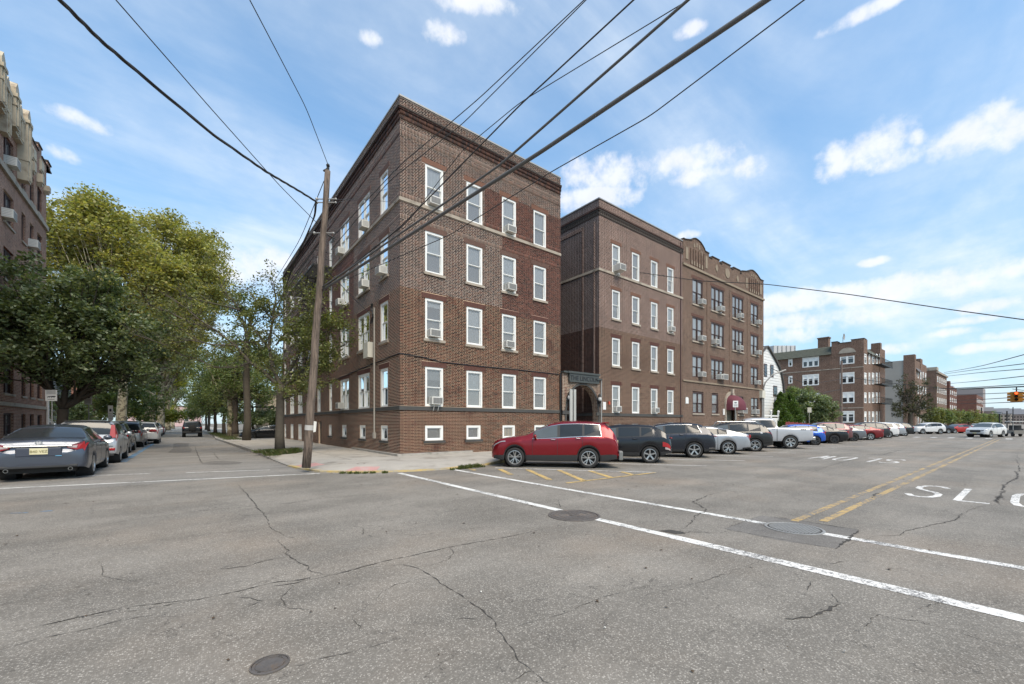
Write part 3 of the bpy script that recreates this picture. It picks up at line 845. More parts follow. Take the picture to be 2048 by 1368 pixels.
ORD = ['ground', 'second', 'third', 'fourth', 'top']
def ac_unit(fr, s, z, lab, w=.56, h=.36, d=.42, group='air conditioners in windows', brk=False):
    p = fr(np.array([[s, 0, z]]))[0]
    t = thing('air_conditioner', lab, 'air conditioner', tuple(p), group=group)
    b = MB(fr); b.box(s - w / 2, s + w / 2, -.16, d - .16, z + .005, z + h); b.build('casing', M_ACW, t)
    b = MB(fr)
    b.box(s - w / 2 + .04, s + w / 2 - .04, d - .16, d - .152, z + .04, z + h - .05)
    b.build('grille', M_ACG, t)
    b = MB(fr)
    for k in range(5):
        zz = z + .07 + k * (h - .14) / 4
        for sg in (-1, 1):
            q = s + sg * (w / 2 + .002); b.box(q - .003, q + .003, .02, d - .22, zz - .012, zz + .012)
    for k in range(7):
        q = s - w / 2 + .06 + k * (w - .12) / 6; b.box(q - .004, q + .004, d - .152, d - .147, z + .04, z + h - .05)
    b.build('louvre', M_ACG2, t)
    if brk:
        b = MB(fr)
        for k in (-.12, .12): b.tube([(s + k, .02, z - .30), (s + k, d - .25, z + .004)], .018, 6)
        b.build('bracket', M_ACW, t)
    return t

# palettes for real bricks
PAL = {'lo': [(.072, .022, .014), (.044, .016, .012), (.102, .031, .018), (.029, .014, .012), (.082, .025, .016)],
       'hi': [(.082, .040, .030), (.052, .030, .025), (.108, .052, .036), (.038, .026, .024)],
       'red': [(.085, .026, .018), (.055, .018, .014), (.11, .036, .024), (.038, .017, .014)]}
def make_bricks(fr, s0, s1, z0, z1, holes, soldiers, zonef, ext=(0, 0)):
    """returns arrays of (a, c, za, zb, proud) and colours"""
    rows = []; z = z0; k = 0
    while z < z1 - .05:
        sol = next((q for q in soldiers if abs(q[0] - z) < .036 and not q[2]), None)
        if sol:
            rows.append((z, z + .196, 'S', sol[1], k)); z += .215; sol[2].append(1)
        else: rows.append((z, z + .049, 'N', 0, k)); z += .068
        k += 1
    A = []
    for (za, zb, typ, proud, k) in rows:
        iv = [(s0 - ext[0], s1 + ext[1])]
        for h in holes:
            if h[2] < zb - .02 and h[3] > za + (.06 if typ == 'S' else .02):
                niv = []
                for a, c in iv:
                    if h[1] <= a or h[0] >= c: niv.append((a, c)); continue
                    if h[0] > a: niv.append((a, h[0]))
                    if h[1] < c: niv.append((h[1], c))
                iv = niv
        if typ == 'S': L = np.array([.050]); J = .020
        else: L = np.array([.197, .091]); J = .018
        per = L.sum() + J * len(L)
        st = s0 - per + (0 if k % 2 else per / 2)
        n_ = int((s1 - s0) / per) + 4
        starts = []
        for q in range(len(L)): starts.append(np.stack([st + np.arange(n_) * per + L[:q].sum() + J * q, st + np.arange(n_) * per + L[:q + 1].sum() + J * q], 1))
        X = np.concatenate(starts); X = X[np.argsort(X[:, 0])]
        for a, c in iv:
            Y = np.clip(X, a, c); Y = Y[(Y[:, 1] - Y[:, 0]) > .010]
            if len(Y):
                full = (Y[:, 1] - Y[:, 0]) > .19
                A.append(np.column_stack([Y, np.full(len(Y), za), np.full(len(Y), zb), np.full(len(Y), proud), full * (typ == 'N')]))
    A = np.concatenate(A)
    return A
def bricks_to_mesh(A, fr, name, parent, zonef, lift=.006):
    n = len(A)
    pr = lift + A[:, 4] + RNG.random(n) * lift * .7
    a, c, za, zb = A[:, 0], A[:, 1], A[:, 2], A[:, 3]
    e = np.full(n, -.003)
    V = np.stack([np.stack([a, e, za], 1), np.stack([c, e, za], 1), np.stack([c, e, zb], 1), np.stack([a, e, zb], 1),
                  np.stack([a, pr, za], 1), np.stack([c, pr, za], 1), np.stack([c, pr, zb], 1), np.stack([a, pr, zb], 1)], 1).reshape(-1, 3)
    Q = np.array([(4, 5, 6, 7), (0, 1, 5, 4), (1, 2, 6, 5), (2, 3, 7, 6), (3, 0, 4, 7)])
    Fq = (np.arange(n)[:, None, None] * 8 + Q[None]).reshape(-1, 4)
    zn = np.array([zonef((p + q) / 2 + g1, (r + t) / 2 + g2) for p, q, r, t, g1, g2 in zip(a, c, za, zb, RNG.normal(0, .10, n), RNG.normal(0, .07, n))])
    cols = np.zeros((n, 3))
    for zi, key in enumerate(('lo', 'hi', 'red')):
        pal = np.array(PAL[key]); idx = RNG.integers(0, len(pal), n); jit = .75 + .5 * RNG.random((n, 1))
        cols = np.where((zn == zi)[:, None], pal[idx] * jit, cols)
    return np_mesh(name, fr(V), Fq, M_BRICKS, np.repeat(cols, 5, 0), parent, 'stuff')

BRICK_ME = None
def single_bricks(A, fr, parent, rot):
    global BRICK_ME
    if BRICK_ME is None:
        b = MB(); w, h, e = .197, .049, .003
        p = [(0, .003, 0), (w, .003, 0), (w, .003, h), (0, .003, h), (0, -.008, 0), (w, -.008, 0), (w, -.008, h), (0, -.008, h)]
        p += [(e, -.0105, e), (w - e, -.0105, e), (w - e, -.0105, h - e), (e, -.0105, h - e)]
        b.add(p, [(8, 9, 10, 11), (0, 1, 5, 4), (1, 2, 6, 5), (2, 3, 7, 6), (3, 0, 4, 7), (4, 5, 9, 8), (5, 6, 10, 9), (6, 7, 11, 10), (7, 4, 8, 11)])
        BRICK_ME = bpy.data.meshes.new('brick'); BRICK_ME.from_pydata(b.v, [], b.f); BRICK_ME.materials.append(M_BRICK1)
    og = Vector(parent['_org'])
    for r in A:
        o = bpy.data.objects.new('brick', BRICK_ME); COL.objects.link(o); o.parent = parent
        s = r[1] if rot else r[0]
        p = fr(np.array([[s, 0, r[2]]]))[0]
        o.location = Vector(p) - og
        o.rotation_euler = (0, 0, -math.pi / 2 if rot else 0)

# ================================================================== corner apartment block
XA, YA = 7.53, 17.56
XAE, YAE = 17.57, 45.5
A_ = thing('apartment_building', 'four storey brown brick corner block nearest the crossing, with fire escape', 'apartment building', (XA, YA, Z0))
FA, SA = FRONT(YA), SIDE(XA)
colsA = [(8.75, 9.70), (11.0, 11.96), (13.21, 14.17), (15.44, 16.40)]
colsB = [(18.95, 19.90, 1), (21.44, 23.20, 2), (24.85, 26.55, 2), (28.4, 29.05, 1), (31.3, 32.2, 1), (34.2, 35.1, 1), (37.0, 38.7, 2), (40.3, 42.0, 2), (43.95, 44.75, 1)]
baseF = [(8.75, 9.70, .80, 1.50), (11.0, 11.85, .80, 1.50), (13.25, 14.10, .80, 1.50), (15.5, 16.3, .80, 1.50)]
baseL = [(19.0, 19.85, .78, 1.50), (22.05, 22.95, .78, 1.50), (25.35, 26.2, .78, 1.50), (28.5, 29.15, .78, 1.50), (37.3, 38.6, .25, 1.55), (40.6, 41.8, .25, 1.55), (43.95, 44.75, .25, 1.55)]
doorL = (31.05, 31.85, .16, 1.75); door2 = (33.6, 34.2, .16, 1.7)
holesF = [(a, c, z0, z1) for a, c in colsA for z0, z1 in ZR] + baseF
holesL = [(a, c, z0, z1) for a, c, k in colsB for z0, z1 in ZR] + baseL + [doorL, door2]
def zoneA(s, z):
    if s > 13.22 and z > 7.45 and z < 11.6: return 2
    if s > 12.1 and 11.6 < z < 13.75: return 2
    return 0 if z < 7.72 else 1
def zoneAL(s, z):
    if 24.0 < s < 33 and 7.6 < z < 11.5: return 2
    return 0 if z < 7.72 else 1
MM = [M_MORT_LO, M_MORT_HI, M_MORT_RED]
wF = wall_panel(A_, 'wall', FA, XA, XAE, Z0, ZTOP, holesF, MM, zoneA, extra_s=(13.22, 12.1), extra_z=(7.72, 11.6, 13.75))
MML = [mat('mortar_tan_side_lit', (.66, .50, .36), .95, var=.25, vscale=1.1), mat('mortar_pale_side_lit', (.70, .58, .49), .95, var=.2, vscale=1.1), mat('mortar_reddish_side_lit', (.46, .31, .25), .95, var=.3, vscale=1.3)]  # paler copies of the front mortar: extra light for this wall painted in
wL = wall_panel(A_, 'wall', SA, YA, YAE, Z0, ZTOP, holesL, MML, zoneAL, extra_s=(24, 33), extra_z=(7.72, 11.5, 7.6))
skipF = [(XA - 1, XAE + 1, 2.20, 2.39)] + [(XA - 1, XAE + 1, 11.52, 11.70)] + [(a - .17, c + .17, z1, z1 + .25) for a, c in colsA for z0, z1 in ZR] + [(a - .09, c + .09, z0 - .13, z0) for a, c in colsA for z0, z1 in ZR[1:3]] + [(a - .09, c + .09, z0 - .13, z0) for a, c, _, z0 in [(h[0], h[1], 0, h[2]) for h in baseF]]
skipL = [(YA - 1, YAE + 1, 2.20, 2.39), (YA - 1, YAE + 1, 11.52, 11.70)] + [(a - .17, c + .17, z1, z1 + .25) for a, c, k in colsB for z0, z1 in ZR] + [(a - .09, c + .09, z0 - .13, z0) for a, c, k in colsB for z0, z1 in ZR[1:3]] + [(h[0] - .09, h[1] + .09, h[2] - .13, h[2]) for h in baseL]
def sold():
    # (height, how far proud) of the standing courses
    return [[10.72 + .06, .0, []], [11.74, .0, []], [14.46, .004, []], [14.74, .0, []], [15.16, .03, []], [15.38, .055, []]]
bF = make_bricks(FA, XA, XAE, Z0 + .02, ZTOP - .06, holesF + skipF, sold(), zoneA, ext=(.008, .008))
bL = make_bricks(SA, YA, YAE, Z0 + .02, ZTOP - .06, holesL + skipL, sold(), zoneAL, ext=(0, 0))
def nearest(A, fr, k):
    P = fr(np.stack([(A[:, 0] + A[:, 1]) / 2, np.zeros(len(A)), A[:, 2]], 1))
    V = P - np.array([0, 0, H]); d = np.linalg.norm(V, axis=1); cosn = np.abs(V @ fr.N) / d
    ap = cosn / d ** 2; ap[A[:, 5] < .5] = 0; ap[A[:, 2] > 2.1] = 0
    return ap
apF, apL = nearest(bF, FA, 0), nearest(bL, SA, 0)
th_ = np.sort(np.concatenate([apF, apL]))[-300]
single_bricks(bF[apF >= th_], FA, wF, False); single_bricks(bL[apL >= th_], SA, wL, True)
bF = bF[apF < th_]; bL = bL[apL < th_]
bricks_to_mesh(bF, FA, 'brick_courses', wF, zoneA); bricks_to_mesh(bL, SA, 'brick_courses', wL, zoneAL, .0022)
b = MB()
b.quad((XAE, YA, Z0), (XAE, YAE, Z0), (XAE, YAE, ZTOP), (XAE, YA, ZTOP)); b.quad((XA, YAE, Z0), (XAE, YAE, Z0), (XAE, YAE, ZTOP), (XA, YAE, ZTOP))
b.build('wall', M_B_LO, A_)
b = MB(); b.quad((XA, YA, 15.5), (XAE, YA, 15.5), (XAE, YAE, 15.5), (XA, YAE, 15.5)); b.build('roof', M_ROOF, A_)
# base course, string course, cornice, coping wrap both fronts
def band(bld, z0, z1, pr, m, name, x0=XA, x1=XAE, y0=YA, y1=YAE, left=True):
    b = MB()
    b.box(x0 - pr, x1 + .002, y0 - pr, y0 + .05, z0, z1)
    if left: b.box(x0 - pr, x0 + .05, y0 + .05, y1, z0, z1)
    return b.build(name, m, bld)
band(A_, 2.205, 2.385, .05, M_BLUESTONE, 'base_course')
band(A_, 11.55, 11.70, .06, M_STONE, 'string_course')
band(A_, 15.59, 15.66, .10, M_B_SIDE, 'cornice'); band(A_, 15.66, 15.72, .13, mat('soot_brick', (.055, .045, .038), .9), 'cornice')
band(A_, ZTOP - .04, ZTOP + .03, .05, M_METAL, 'coping')
b = MB()
for k in range(46):          # bracket bricks under the cornice
    s = XA + .05 + k * .22; b.box(s, s + .10, YA - .09, YA + .02, 15.44 + .15, 15.585)
for k in range(126):
    s = YA + .05 + k * .22; b.box(XA - .09, XA + .02, s, s + .10, 15.44 + .15, 15.585)
b.build('brackets', mat('soot_brick', (.055, .045, .038), .9), A_)['kind'] = 'stuff'
LM = mat('lintel_brick', (.090, .034, .024), .8, var=.3, vscale=5); LMB = mat('lintel_brick_brown', (.115, .062, .046), .8, var=.3, vscale=5); LMO = mat('lintel_brick_orange', (.17, .078, .048), .8, var=.3, vscale=5)
for r, (z0, z1) in enumerate(ZR):
    for i, (a, c) in enumerate(colsA):
        bl = {(0, 0): .3, (0, 1): 1, (0, 2): .55, (0, 3): .5, (1, 0): .15, (1, 1): .95, (1, 2): .5, (1, 3): .9, (2, 0): .5, (2, 1): .45, (2, 2): .8, (2, 3): .5, (3, 0): .5, (3, 1): .5, (3, 2): .5, (3, 3): .5}[(r, i)]
        window(A_, FA, a, c, z0, z1, 1, blind=bl, sill=None if r in (0, 3) else M_STONE, lintel=LM if r < 2 else (LMO if r == 3 else LMB))
    for i, (a, c, k) in enumerate(colsB):
        window(A_, SA, a, c, z0, z1, k, sill=None if r in (0, 3) else M_STONE, lintel=LM if r < 2 else LMB)
for i, (a, c, z0, z1) in enumerate(baseF):
    w = window(A_, FA, a, c, z0, z1, 1, rail=False, casing=.11, blind=1 if i == 2 else 0, sill=M_BLUESTONE)
    if i == 2:
        b = MB(FA)
        for q in range(7): b.box(a + .14 + q * .1, a + .17 + q * .1, -.085, -.07, z0 + .1, z1 - .1)
        b.build('window_bar', M_BLIND3, w)
for i, (a, c, z0, z1) in enumerate(baseL):
    window(A_, SA, a, c, z0, z1, 2 if i in (4, 5) else 1, rail=i > 3, casing=.11, blind=0 if i < 4 else .4, sill=M_BLUESTONE if i < 4 else None)
b = MB(SA); b.box(31.1, 31.8, -.14, -.1, .16, 1.75); b.build('cellar_door', M_BLACK, A_)
b = MB(SA); b.box(33.62, 34.18, -.1, -.05, .16, 1.7); b.build('door', M_WFRAME, A_)
# air conditioners in the corner block
for (r, i, o_, br) in [(0, 0, .05, 1), (1, 0, -.05, 0), (1, 2, -.08, 0), (2, 2, .05, 0), (3, 0, -.05, 0), (3, 2, .02, 0)]:
    a, c = colsA[i]
    ac_unit(FA, (a + c) / 2 + o_, ZR[r][0] + .09, 'air conditioner, %s storey, %s window from the corner, avenue front of corner block' % (ORD[r], ['first', 'second', 'third', 'fourth'][i]), brk=bool(br))
for (r, i) in [(0, 2), (2, 0), (2, 1), (2, 2), (3, 1), (3, 2), (1, 7), (3, 6)]:
    a, c, k = colsB[i]
    ac_unit(SA, a + (.5 if k == 1 else .45 if i != 2 else 1.25), ZR[r][0] + .09, 'air conditioner, %s storey, %s window bay from the corner, side street wall' % (ORD[r], ['first', 'second', 'third', 'fourth', 'fifth', 'sixth', 'seventh', 'eighth'][i]), d=.5)
# cable sagging round the corner over the first storey, conduit and meter box on the side wall
b = MB()
pts = [(XA - .03, 30, 4.25), (XA - .03, 24.2, 4.5), (XA - .03, 21, 4.62), (XA - .03, YA - .03, 4.72), (8.6, YA - .03, 4.66), (9.6, YA - .03, 4.52), (12, YA - .03, 4.50), (14, YA - .03, 4.53), (17.4, YA - .03, 4.50)]
b.tube(pts, .026, 6); b.build('cable', M_BLACK, A_)
b = MB(); b.tube([(XA - .07, 20.55, .9), (XA - .07, 20.55, 7.4)], .045, 8); b.box(XA - .14, XA - .01, 20.47, 20.63, .85, 1.15); b.build('conduit', mat('grey_conduit', (.36, .33, .28), .6), A_)
b = MB(); b.box(XA - .30, XA - .02, 20.85, 21.5, 4.95, 5.72); b.build('meter_box', mat('cream_box', (.6, .57, .48), .6), A_)
b = MB()
for k in range(5): b.tube([(XA - .12 - .02 * k, 20.6 + .06 * math.sin(q * .9) * (1 + k * .4), 7.6 - q * .11) for q in range(10)], .012, 5)
b.build('cable_loops', M_BLACK, A_)
b = MB(FA); b.tube([(XAE - .06, .06, .2), (XAE - .06, .06, 4.6)], .05, 8); b.build('downpipe', M_BLACK, A_)

# fire escape on the side street wall
fe = thing('fire_escape', 'black iron fire escape on the side wall, half behind the utility pole', 'fire escape', (XA, 28, 5.4))
for lv, zc in enumerate((5.45, 8.55, 11.65)):
    y0, y1, xo = 28.2, 36.2, XA - 1.15
    b = MB()
    for k in range(int((y1 - y0) / .11)): b.box(xo, XA, y0 + k * .11, y0 + k * .11 + .03, zc, zc + .03)
    b.box(xo - .03, xo + .03, y0, y1, zc - .06, zc + .04); b.box(xo, XA, y0 - .03, y0 + .02, zc - .06, zc + .04); b.box(xo, XA, y1 - .02, y1 + .03, zc - .06, zc + .04)
    b.build('platform', M_BLACK, fe)
    b = MB()
    for hz_ in (.45, .9): b.tube([(XA, y0, zc + hz_), (xo, y0, zc + hz_), (xo, y1, zc + hz_), (XA, y1, zc + hz_)], .018, 5)
    for k in range(int((y1 - y0) / .35) + 1): b.tube([(xo, y0 + k * .35, zc), (xo, y0 + k * .35, zc + .9)], .009, 4)
    b.build('railing', M_BLACK, fe)
    b = MB()
    for yy in (y0 + .3, (y0 + y1) / 2, y1 - .3): b.tube([(XA, yy, zc - .9), (xo + .1, yy, zc - .03)], .02, 5)
    b.build('bracket', M_BLACK, fe)
    if lv < 2:
        b = MB(); n_ = 13
        for sx in (XA - .95, XA - .45): b.tube([(sx, 34.6, zc + .03), (sx, 30.6, zc + 3.1)], .03, 5)
        for k in range(n_): yy = 34.6 - 4 * (k + .5) / n_; zz = zc + 3.1 * (k + .5) / n_; b.box(XA - .95, XA - .45, yy - .09, yy + .09, zz, zz + .02)
        b.build('stair', M_BLACK, fe)

# ================================================================== second wing across the court
XB, XBE = 21.09, 31.32
B_ = thing('apartment_building', 'plum brown brick wing between the arched gate and the building with shaped parapet', 'apartment building', (XB, YA, Z0))
colB2 = [(22.42, 23.27), (24.63, 25.50), (26.93, 27.79), (29.13, 30.0)]
ZRB = [(2.30, 4.16), (5.46, 7.34), (8.62, 10.56), (11.72, 13.64)]
holesB = [(a, c, z0, z1) for a, c in colB2 for z0, z1 in ZRB]
def zoneB(s, z): return 0 if z < 7.9 else 1
wall_panel(B_, 'wall', FA, XB, XBE, Z0, ZTOP, holesB, [M_B_LO, M_B_MID], zoneB, extra_z=(7.9,))
SB = SIDE(XB)
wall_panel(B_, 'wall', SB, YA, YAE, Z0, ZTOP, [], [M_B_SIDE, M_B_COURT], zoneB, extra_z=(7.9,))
b = MB(); b.quad((XBE, YA, Z0), (XBE, YAE, Z0), (XBE, YAE, ZTOP), (XBE, YA, ZTOP)); b.quad((XB, YAE, Z0), (XBE, YAE, Z0), (XBE, YAE, ZTOP), (XB, YAE, ZTOP)); b.build('wall', M_B_LO, B_)
b = MB(); b.quad((XB, YA, 15.5), (XBE, YA, 15.5), (XBE, YAE, 15.5), (XB, YAE, 15.5)); b.build('roof', M_ROOF, B_)
M_SOOT = mat('soot_brick', (.055, .045, .038), .9)
for z0, z1, pr, m, nm in [(2.09, 2.27, .05, M_BLUESTONE, 'base_course'), (11.53, 11.69, .06, M_STONE, 'string_course'), (15.16, 15.26, .05, M_SOOT, 'cornice'), (15.40, 15.50, .08, M_SOOT, 'cornice'), (15.50, 15.62, .12, M_B_SIDE, 'cornice'), (ZTOP - .04, ZTOP + .03, .05, M_METAL, 'coping')]:
    band(B_, z0, z1, pr, m, nm, XB, XBE, YA, YAE)
b = MB()
for k in range(47): s = XB + .05 + k * .22; b.box(s, s + .10, YA - .07, YA + .02, 15.265, 15.395)
for k in range(60): s = YA + .05 + k * .22; b.box(XB - .07, XB + .02, s, s + .10, 15.265, 15.395)
b.build('brackets', M_SOOT, B_)['kind'] = 'stuff'
# raised brick pilaster strips and recessed frame on the court wall
b = MB()
for yy in (17.9, 18.9): b.box(XB - .05, XB, yy, yy + .12, 2.4, 14.8)
b.box(XB - .05, XB, 19.02, 44, 14.6, 14.8)
b.build('pilaster', M_B_MID, B_)
for r, (z0, z1) in enumerate(ZRB):
    for i, (a, c) in enumerate(colB2):
        window(B_, FA, a, c, z0, z1, 1, blind={0: .5, 1: 1, 2: .7, 3: .55}[(r + i) % 4], sill=None if r in (0, 3) else M_STONE, lintel=LM if r < 2 else mat('lintel_brick_dull', (.17, .085, .055), .8, var=.3, vscale=5))
for (r, i) in [(0, 0), (0, 2), (2, 3)]:
    a, c = colB2[i]
    ac_unit(FA, (a + c) / 2, ZRB[r][0] + .09, 'white air conditioner, %s storey, %s window right of the arched gate' % (ORD[r], ['first', 'second', 'third', 'fourth'][i]))
ac_unit(FA, 22.85, 11.78, 'white air conditioner jutting far out on a bracket, top storey right of the gate', w=.6, h=.42, d=.75, brk=True)
b = MB(FA); b.box(30.96, 31.06, .0, .05, .15, 16.0); b.build('downpipe', mat('brown_pipe', (.07, .035, .03), .6), B_)

# gate screen between the wings
gt = thing('entrance_gateway', 'brick screen wall with an arched opening and dark name board between the wings', 'gateway', (XAE, YA, Z0))
gy = YA - .12
fg = FRONT(gy)
x0, x1 = XAE + .02, XB - .02
xc, ar = 19.40, 1.45
zsp = 2.35
def ztop_arch(dx): return zsp + math.sqrt(max(0, 1 - (dx / ar) ** 2)) * 1.63
b = MB(fg)
sr = np.linspace(-ar, ar, 25)
ztop = 4.62
for i in range(24):
    a, c = xc + sr[i], xc + sr[i + 1]
    b.quad((a, 0, ztop_arch(sr[i])), (c, 0, ztop_arch(sr[i + 1])), (c, 0, ztop), (a, 0, ztop))
    b.quad((a, 0, ztop_arch(sr[i])), (c, 0, ztop_arch(sr[i + 1])), (c, -.45, ztop_arch(sr[i + 1])), (a, -.45, ztop_arch(sr[i])))
b.quad((x0, 0, Z0), (xc - ar, 0, Z0), (xc - ar, 0, ztop), (x0, 0, ztop)); b.quad((xc + ar, 0, Z0), (x1, 0, Z0), (x1, 0, ztop), (xc + ar, 0, ztop))
for s in (-ar, ar): b.quad((xc + s, 0, Z0), (xc + s, -.45, Z0), (xc + s, -.45, zsp), (xc + s, 0, zsp))
b.quad((x0, 0, ztop), (x1, 0, ztop), (x1, -.45, ztop), (x0, -.45, ztop))
b.quad((x0, -.45, Z0), (xc - ar, -.45, Z0), (xc - ar, -.45, ztop), (x0, -.45, ztop)); b.quad((xc + ar, -.45, Z0), (x1, -.45, Z0), (x1, -.45, ztop), (xc + ar, -.45, ztop))
b.build('wall', brick_mat('brickwork_gate', (.16, .085, .055), (.09, .05, .036), (.40, .33, .26)), gt, uv=True)
b = MB(fg)
prev = None
pts = [(-ar, Z0), (-ar, zsp)] + [(d, ztop_arch(d)) for d in sr[1:-1]] + [(ar, zsp), (ar, Z0)]
for (a, c), (e, f) in zip(pts, pts[1:]):
    ia, ie = 1 - .10 / ar, 1 - .10 / ar
    q = [(xc + a, .035, c), (xc + e, .035, f), (xc + e * 1.09, .035, f + (.10 if f > zsp else 0)), (xc + a * 1.09, .035, c + (.10 if c > zsp else 0))]
    b.quad(*q); b.quad(q[0], q[1], (q[1][0], 0, q[1][2]), (q[0][0], 0, q[0][2])); b.quad(q[3], q[2], (q[2][0], 0, q[2][2]), (q[3][0], 0, q[3][2]))
b.build('arch_moulding', M_BLUESTONE, gt)
b = MB(fg); b.box(x0 + .5, x1 - .28, -.3, .14, 4.10, 4.62); b.box(x0 + .35, x1 - .2, -.32, .19, 4.62, 4.74); b.box(x0, x0 + .45, -.3, .16, 4.62, 4.72); b.box(x1 - .5, x1, -.3, .18, 4.35, 4.45)
nb = b.build('name_board', mat('verdigris_board', (.055, .062, .058), .6), gt)
def lettering(text, loc, rot, size, m, parent, ext=.01, align='CENTER'):
    cu = bpy.data.curves.new('lettering', 'FONT'); cu.body = text; cu.size = size; cu.extrude = ext; cu.align_x = align
    tmp = bpy.data.objects.new('lettering', cu); COL.objects.link(tmp)
    bpy.context.view_layer.update()
    me = bpy.data.meshes.new_from_object(tmp.evaluated_get(bpy.context.evaluated_depsgraph_get()))
    bpy.data.objects.remove(tmp); bpy.data.curves.remove(cu)
    me.materials.clear(); me.materials.append(m); o = bpy.data.objects.new('lettering', me); COL.objects.link(o)
    if parent is not None: o.parent = parent; o.location = Vector(loc) - Vector(parent['_org']); o['_org'] = parent['_org']
    else: o.location = loc
    o.rotation_euler = rot
    return o
lettering('THE LINCOLN', ((x0 + x1) / 2 + .1, gy - .145, 4.22), (math.pi / 2, 0, 0), .40, mat('letter_dark', (.012, .014, .02), .6), nb)
b = MB(fg); b.box(x0, x0 + .55, 0, .06, 2.15, 2.36); b.box(x1 - .42, x1, 0, .06, 2.10, 2.30); b.build('base_course', M_BLUESTONE, gt)
b = MB(fg)
for s in (x0 + .32, x1 - .32): b.box(s - .04, s + .04, 0, .012, 3.2, 3.75)
b.build('brick_inset', M_B_RED, gt)
b = MB(fg); b.tube([(x1 - .02, .1, .2), (x1 - .02, .1, 4.4)], .045, 8); b.build('downpipe', M_METAL, gt)
for s, lb in ((x0 + .42, 'left'), (x1 - .30, 'right')):
    l = thing('wall_lantern', 'black wall lantern with white globe on the %s of the arched gate' % lb, 'lantern', (s, gy - .2, 2.9), group='gate lanterns')
    b = MB(fg); b.tube([(s, .02, 2.95), (s, .2, 2.8), (s, .2, 2.95)], .03, 6); b.lathe([(.11, 2.95), (.12, 3.0), (.05, 3.01)], 10, c=(s, .2, 0)); b.lathe([(.13, 3.3), (.1, 3.38), (.02, 3.5)], 10, c=(s, .2, 0)); b.lathe([(.07, 2.65), (.05, 2.8), (.09, 2.95)], 8, c=(s, .2, 0)); b.build('frame', M_BLACK, l)
    b = MB(fg); b.ball((s, .2, 3.15), .12, 12, 8, sc=(1, 1, 1.2)); b.build('globe', mat('globe_white', (.6, .6, .58), .25), l, smooth=True)
# no parking plates beside the gate
for (s, z, w, h, lb) in [(21.45, 2.75, .30, .5, 'white notice plate on brick right of the arched gate'), ]:
    b = MB(FA); b.box(s, s + w, .01, .03, z - h / 2, z + h / 2); o = tag(b.build('notice_plate', mat('sign_white', (.72, .72, .70), .5), org=(s, YA, z)), lb, 'sign')
b = MB(FA); b.box(22.0, 22.12, .01, .09, 2.85, 3.05); b.build('alarm_box', mat('alarm_red', (.5, .08, .04), .4), B_)
# two reflective slats of a marker on the pavement in front of the arch
t = thing('marker_post', 'tall pair of grey slats standing in front of the arched gate', 'post', (*AT(1147, 846, 17.2)[:2], .15))
p = AT(1147, 846, 17.2)
b = MB(); b.box(p.x - .20, p.x - .06, p.y, p.y + .04, 1.0, 3.02); b.box(p.x + .03, p.x + .16, p.y, p.y + .04, 1.0, 3.02); b.build('slat', mat('slat_grey', (.42, .42, .39), .7, var=.2), t)
b = MB(); b.box(p.x - .045, p.x + .015, p.y + .045, p.y + .09, .15, 2.98); b.build('post', M_METAL, t)
b = MB(); b.quad((XAE, 17.5, .155), (XB, 17.5, .155), (XB, 45, .155), (XAE, 45, .155)); struct('court_floor', b, mat('court_paving', (.14, .13, .12), .9))

# ================================================================== building with the shaped parapet
XC, XCE = 31.33, 47.27
Cb = thing('apartment_building', 'tan brown brick building with curved parapet, stone accents and maroon door awning', 'apartment building', (XC, YA, Z0))
colC = [(32.85, 34.60, 2), (36.05, 38.45, 3), (40.1, 42.45, 3), (44.15, 45.95, 2)]
ZRC = [(2.43, 4.26), (5.42, 7.25), (8.44, 10.46), (11.5, 13.6)]
holesC = [(a, c, z0, z1) for a, c, k in colC for z0, z1 in ZRC[1:]] + [(32.9, 34.7, 2.43, 4.26), (36.15, 37.35, 2.43, 4.26), (41.2, 42.5, 2.43, 4.2), (44.2, 46.0, 2.43, 4.15)]
door = (38.75, 40.6, Z0, 3.2)
PT = 15.35
wall_panel(Cb, 'wall', FA, XC, XCE, Z0, PT, holesC + [door], [M_B_C])
body(Cb, XC, XCE, YA, 42, Z0, PT, M_B_C, 'RB')
b = MB(); b.quad((XC, YA + .4, 15.3), (XC, 42, 15.3), (XC, 42, 16.0), (XC, YA + .4, 16.0)); b.build('wall', M_B_C, Cb)
par = [(1366.5, 477), (1370, 479), (1384, 480.5), (1386, 477.5), (1391, 477.5), (1396, 481), (1401, 485.5), (1405, 491.5), (1409, 499), (1410, 503), (1418, 507.5), (1418, 514.8), (1424, 518), (1424, 513.5), (1439, 521), (1439, 526), (1444, 528.5), (1444, 523.5), (1461, 532), (1461, 536.6), (1466.5, 539.5), (1466.5, 535), (1480, 541.7), (1480, 546.5), (1483, 548), (1483, 542.2), (1487, 542.5), (1498, 543.5), (1500, 540.5), (1505, 541), (1509, 544), (1514, 549.5), (1519, 557), (1520.5, 559.5), (1527, 562.5)]
pp = [(PX(u, YA), ZZ(v, PX(u, YA), YA)) for u, v in par]
poly = [(XCE, PT), (XC, PT)] + [(max(XC, min(XCE, a)), c) for a, c in pp]
b = MB(FA); b.prism(poly, -.35, 0.0); b.build('parapet', M_B_C, Cb, uv=True)
b = MB(FA)
for (a, c), (e, f) in zip(pp, pp[1:]):
    if abs(e - a) > .03:
        q = .07; b.add([(a, -.4, c), (e, -.4, f), (e, .06, f), (a, .06, c), (a, -.4, c + q), (e, -.4, f + q), (e, .06, f + q), (a, .06, c + q)], [(0, 1, 2, 3), (4, 5, 6, 7), (3, 2, 6, 7), (0, 3, 7, 4), (1, 2, 6, 5)])
b.build('coping', M_SOOT, Cb)
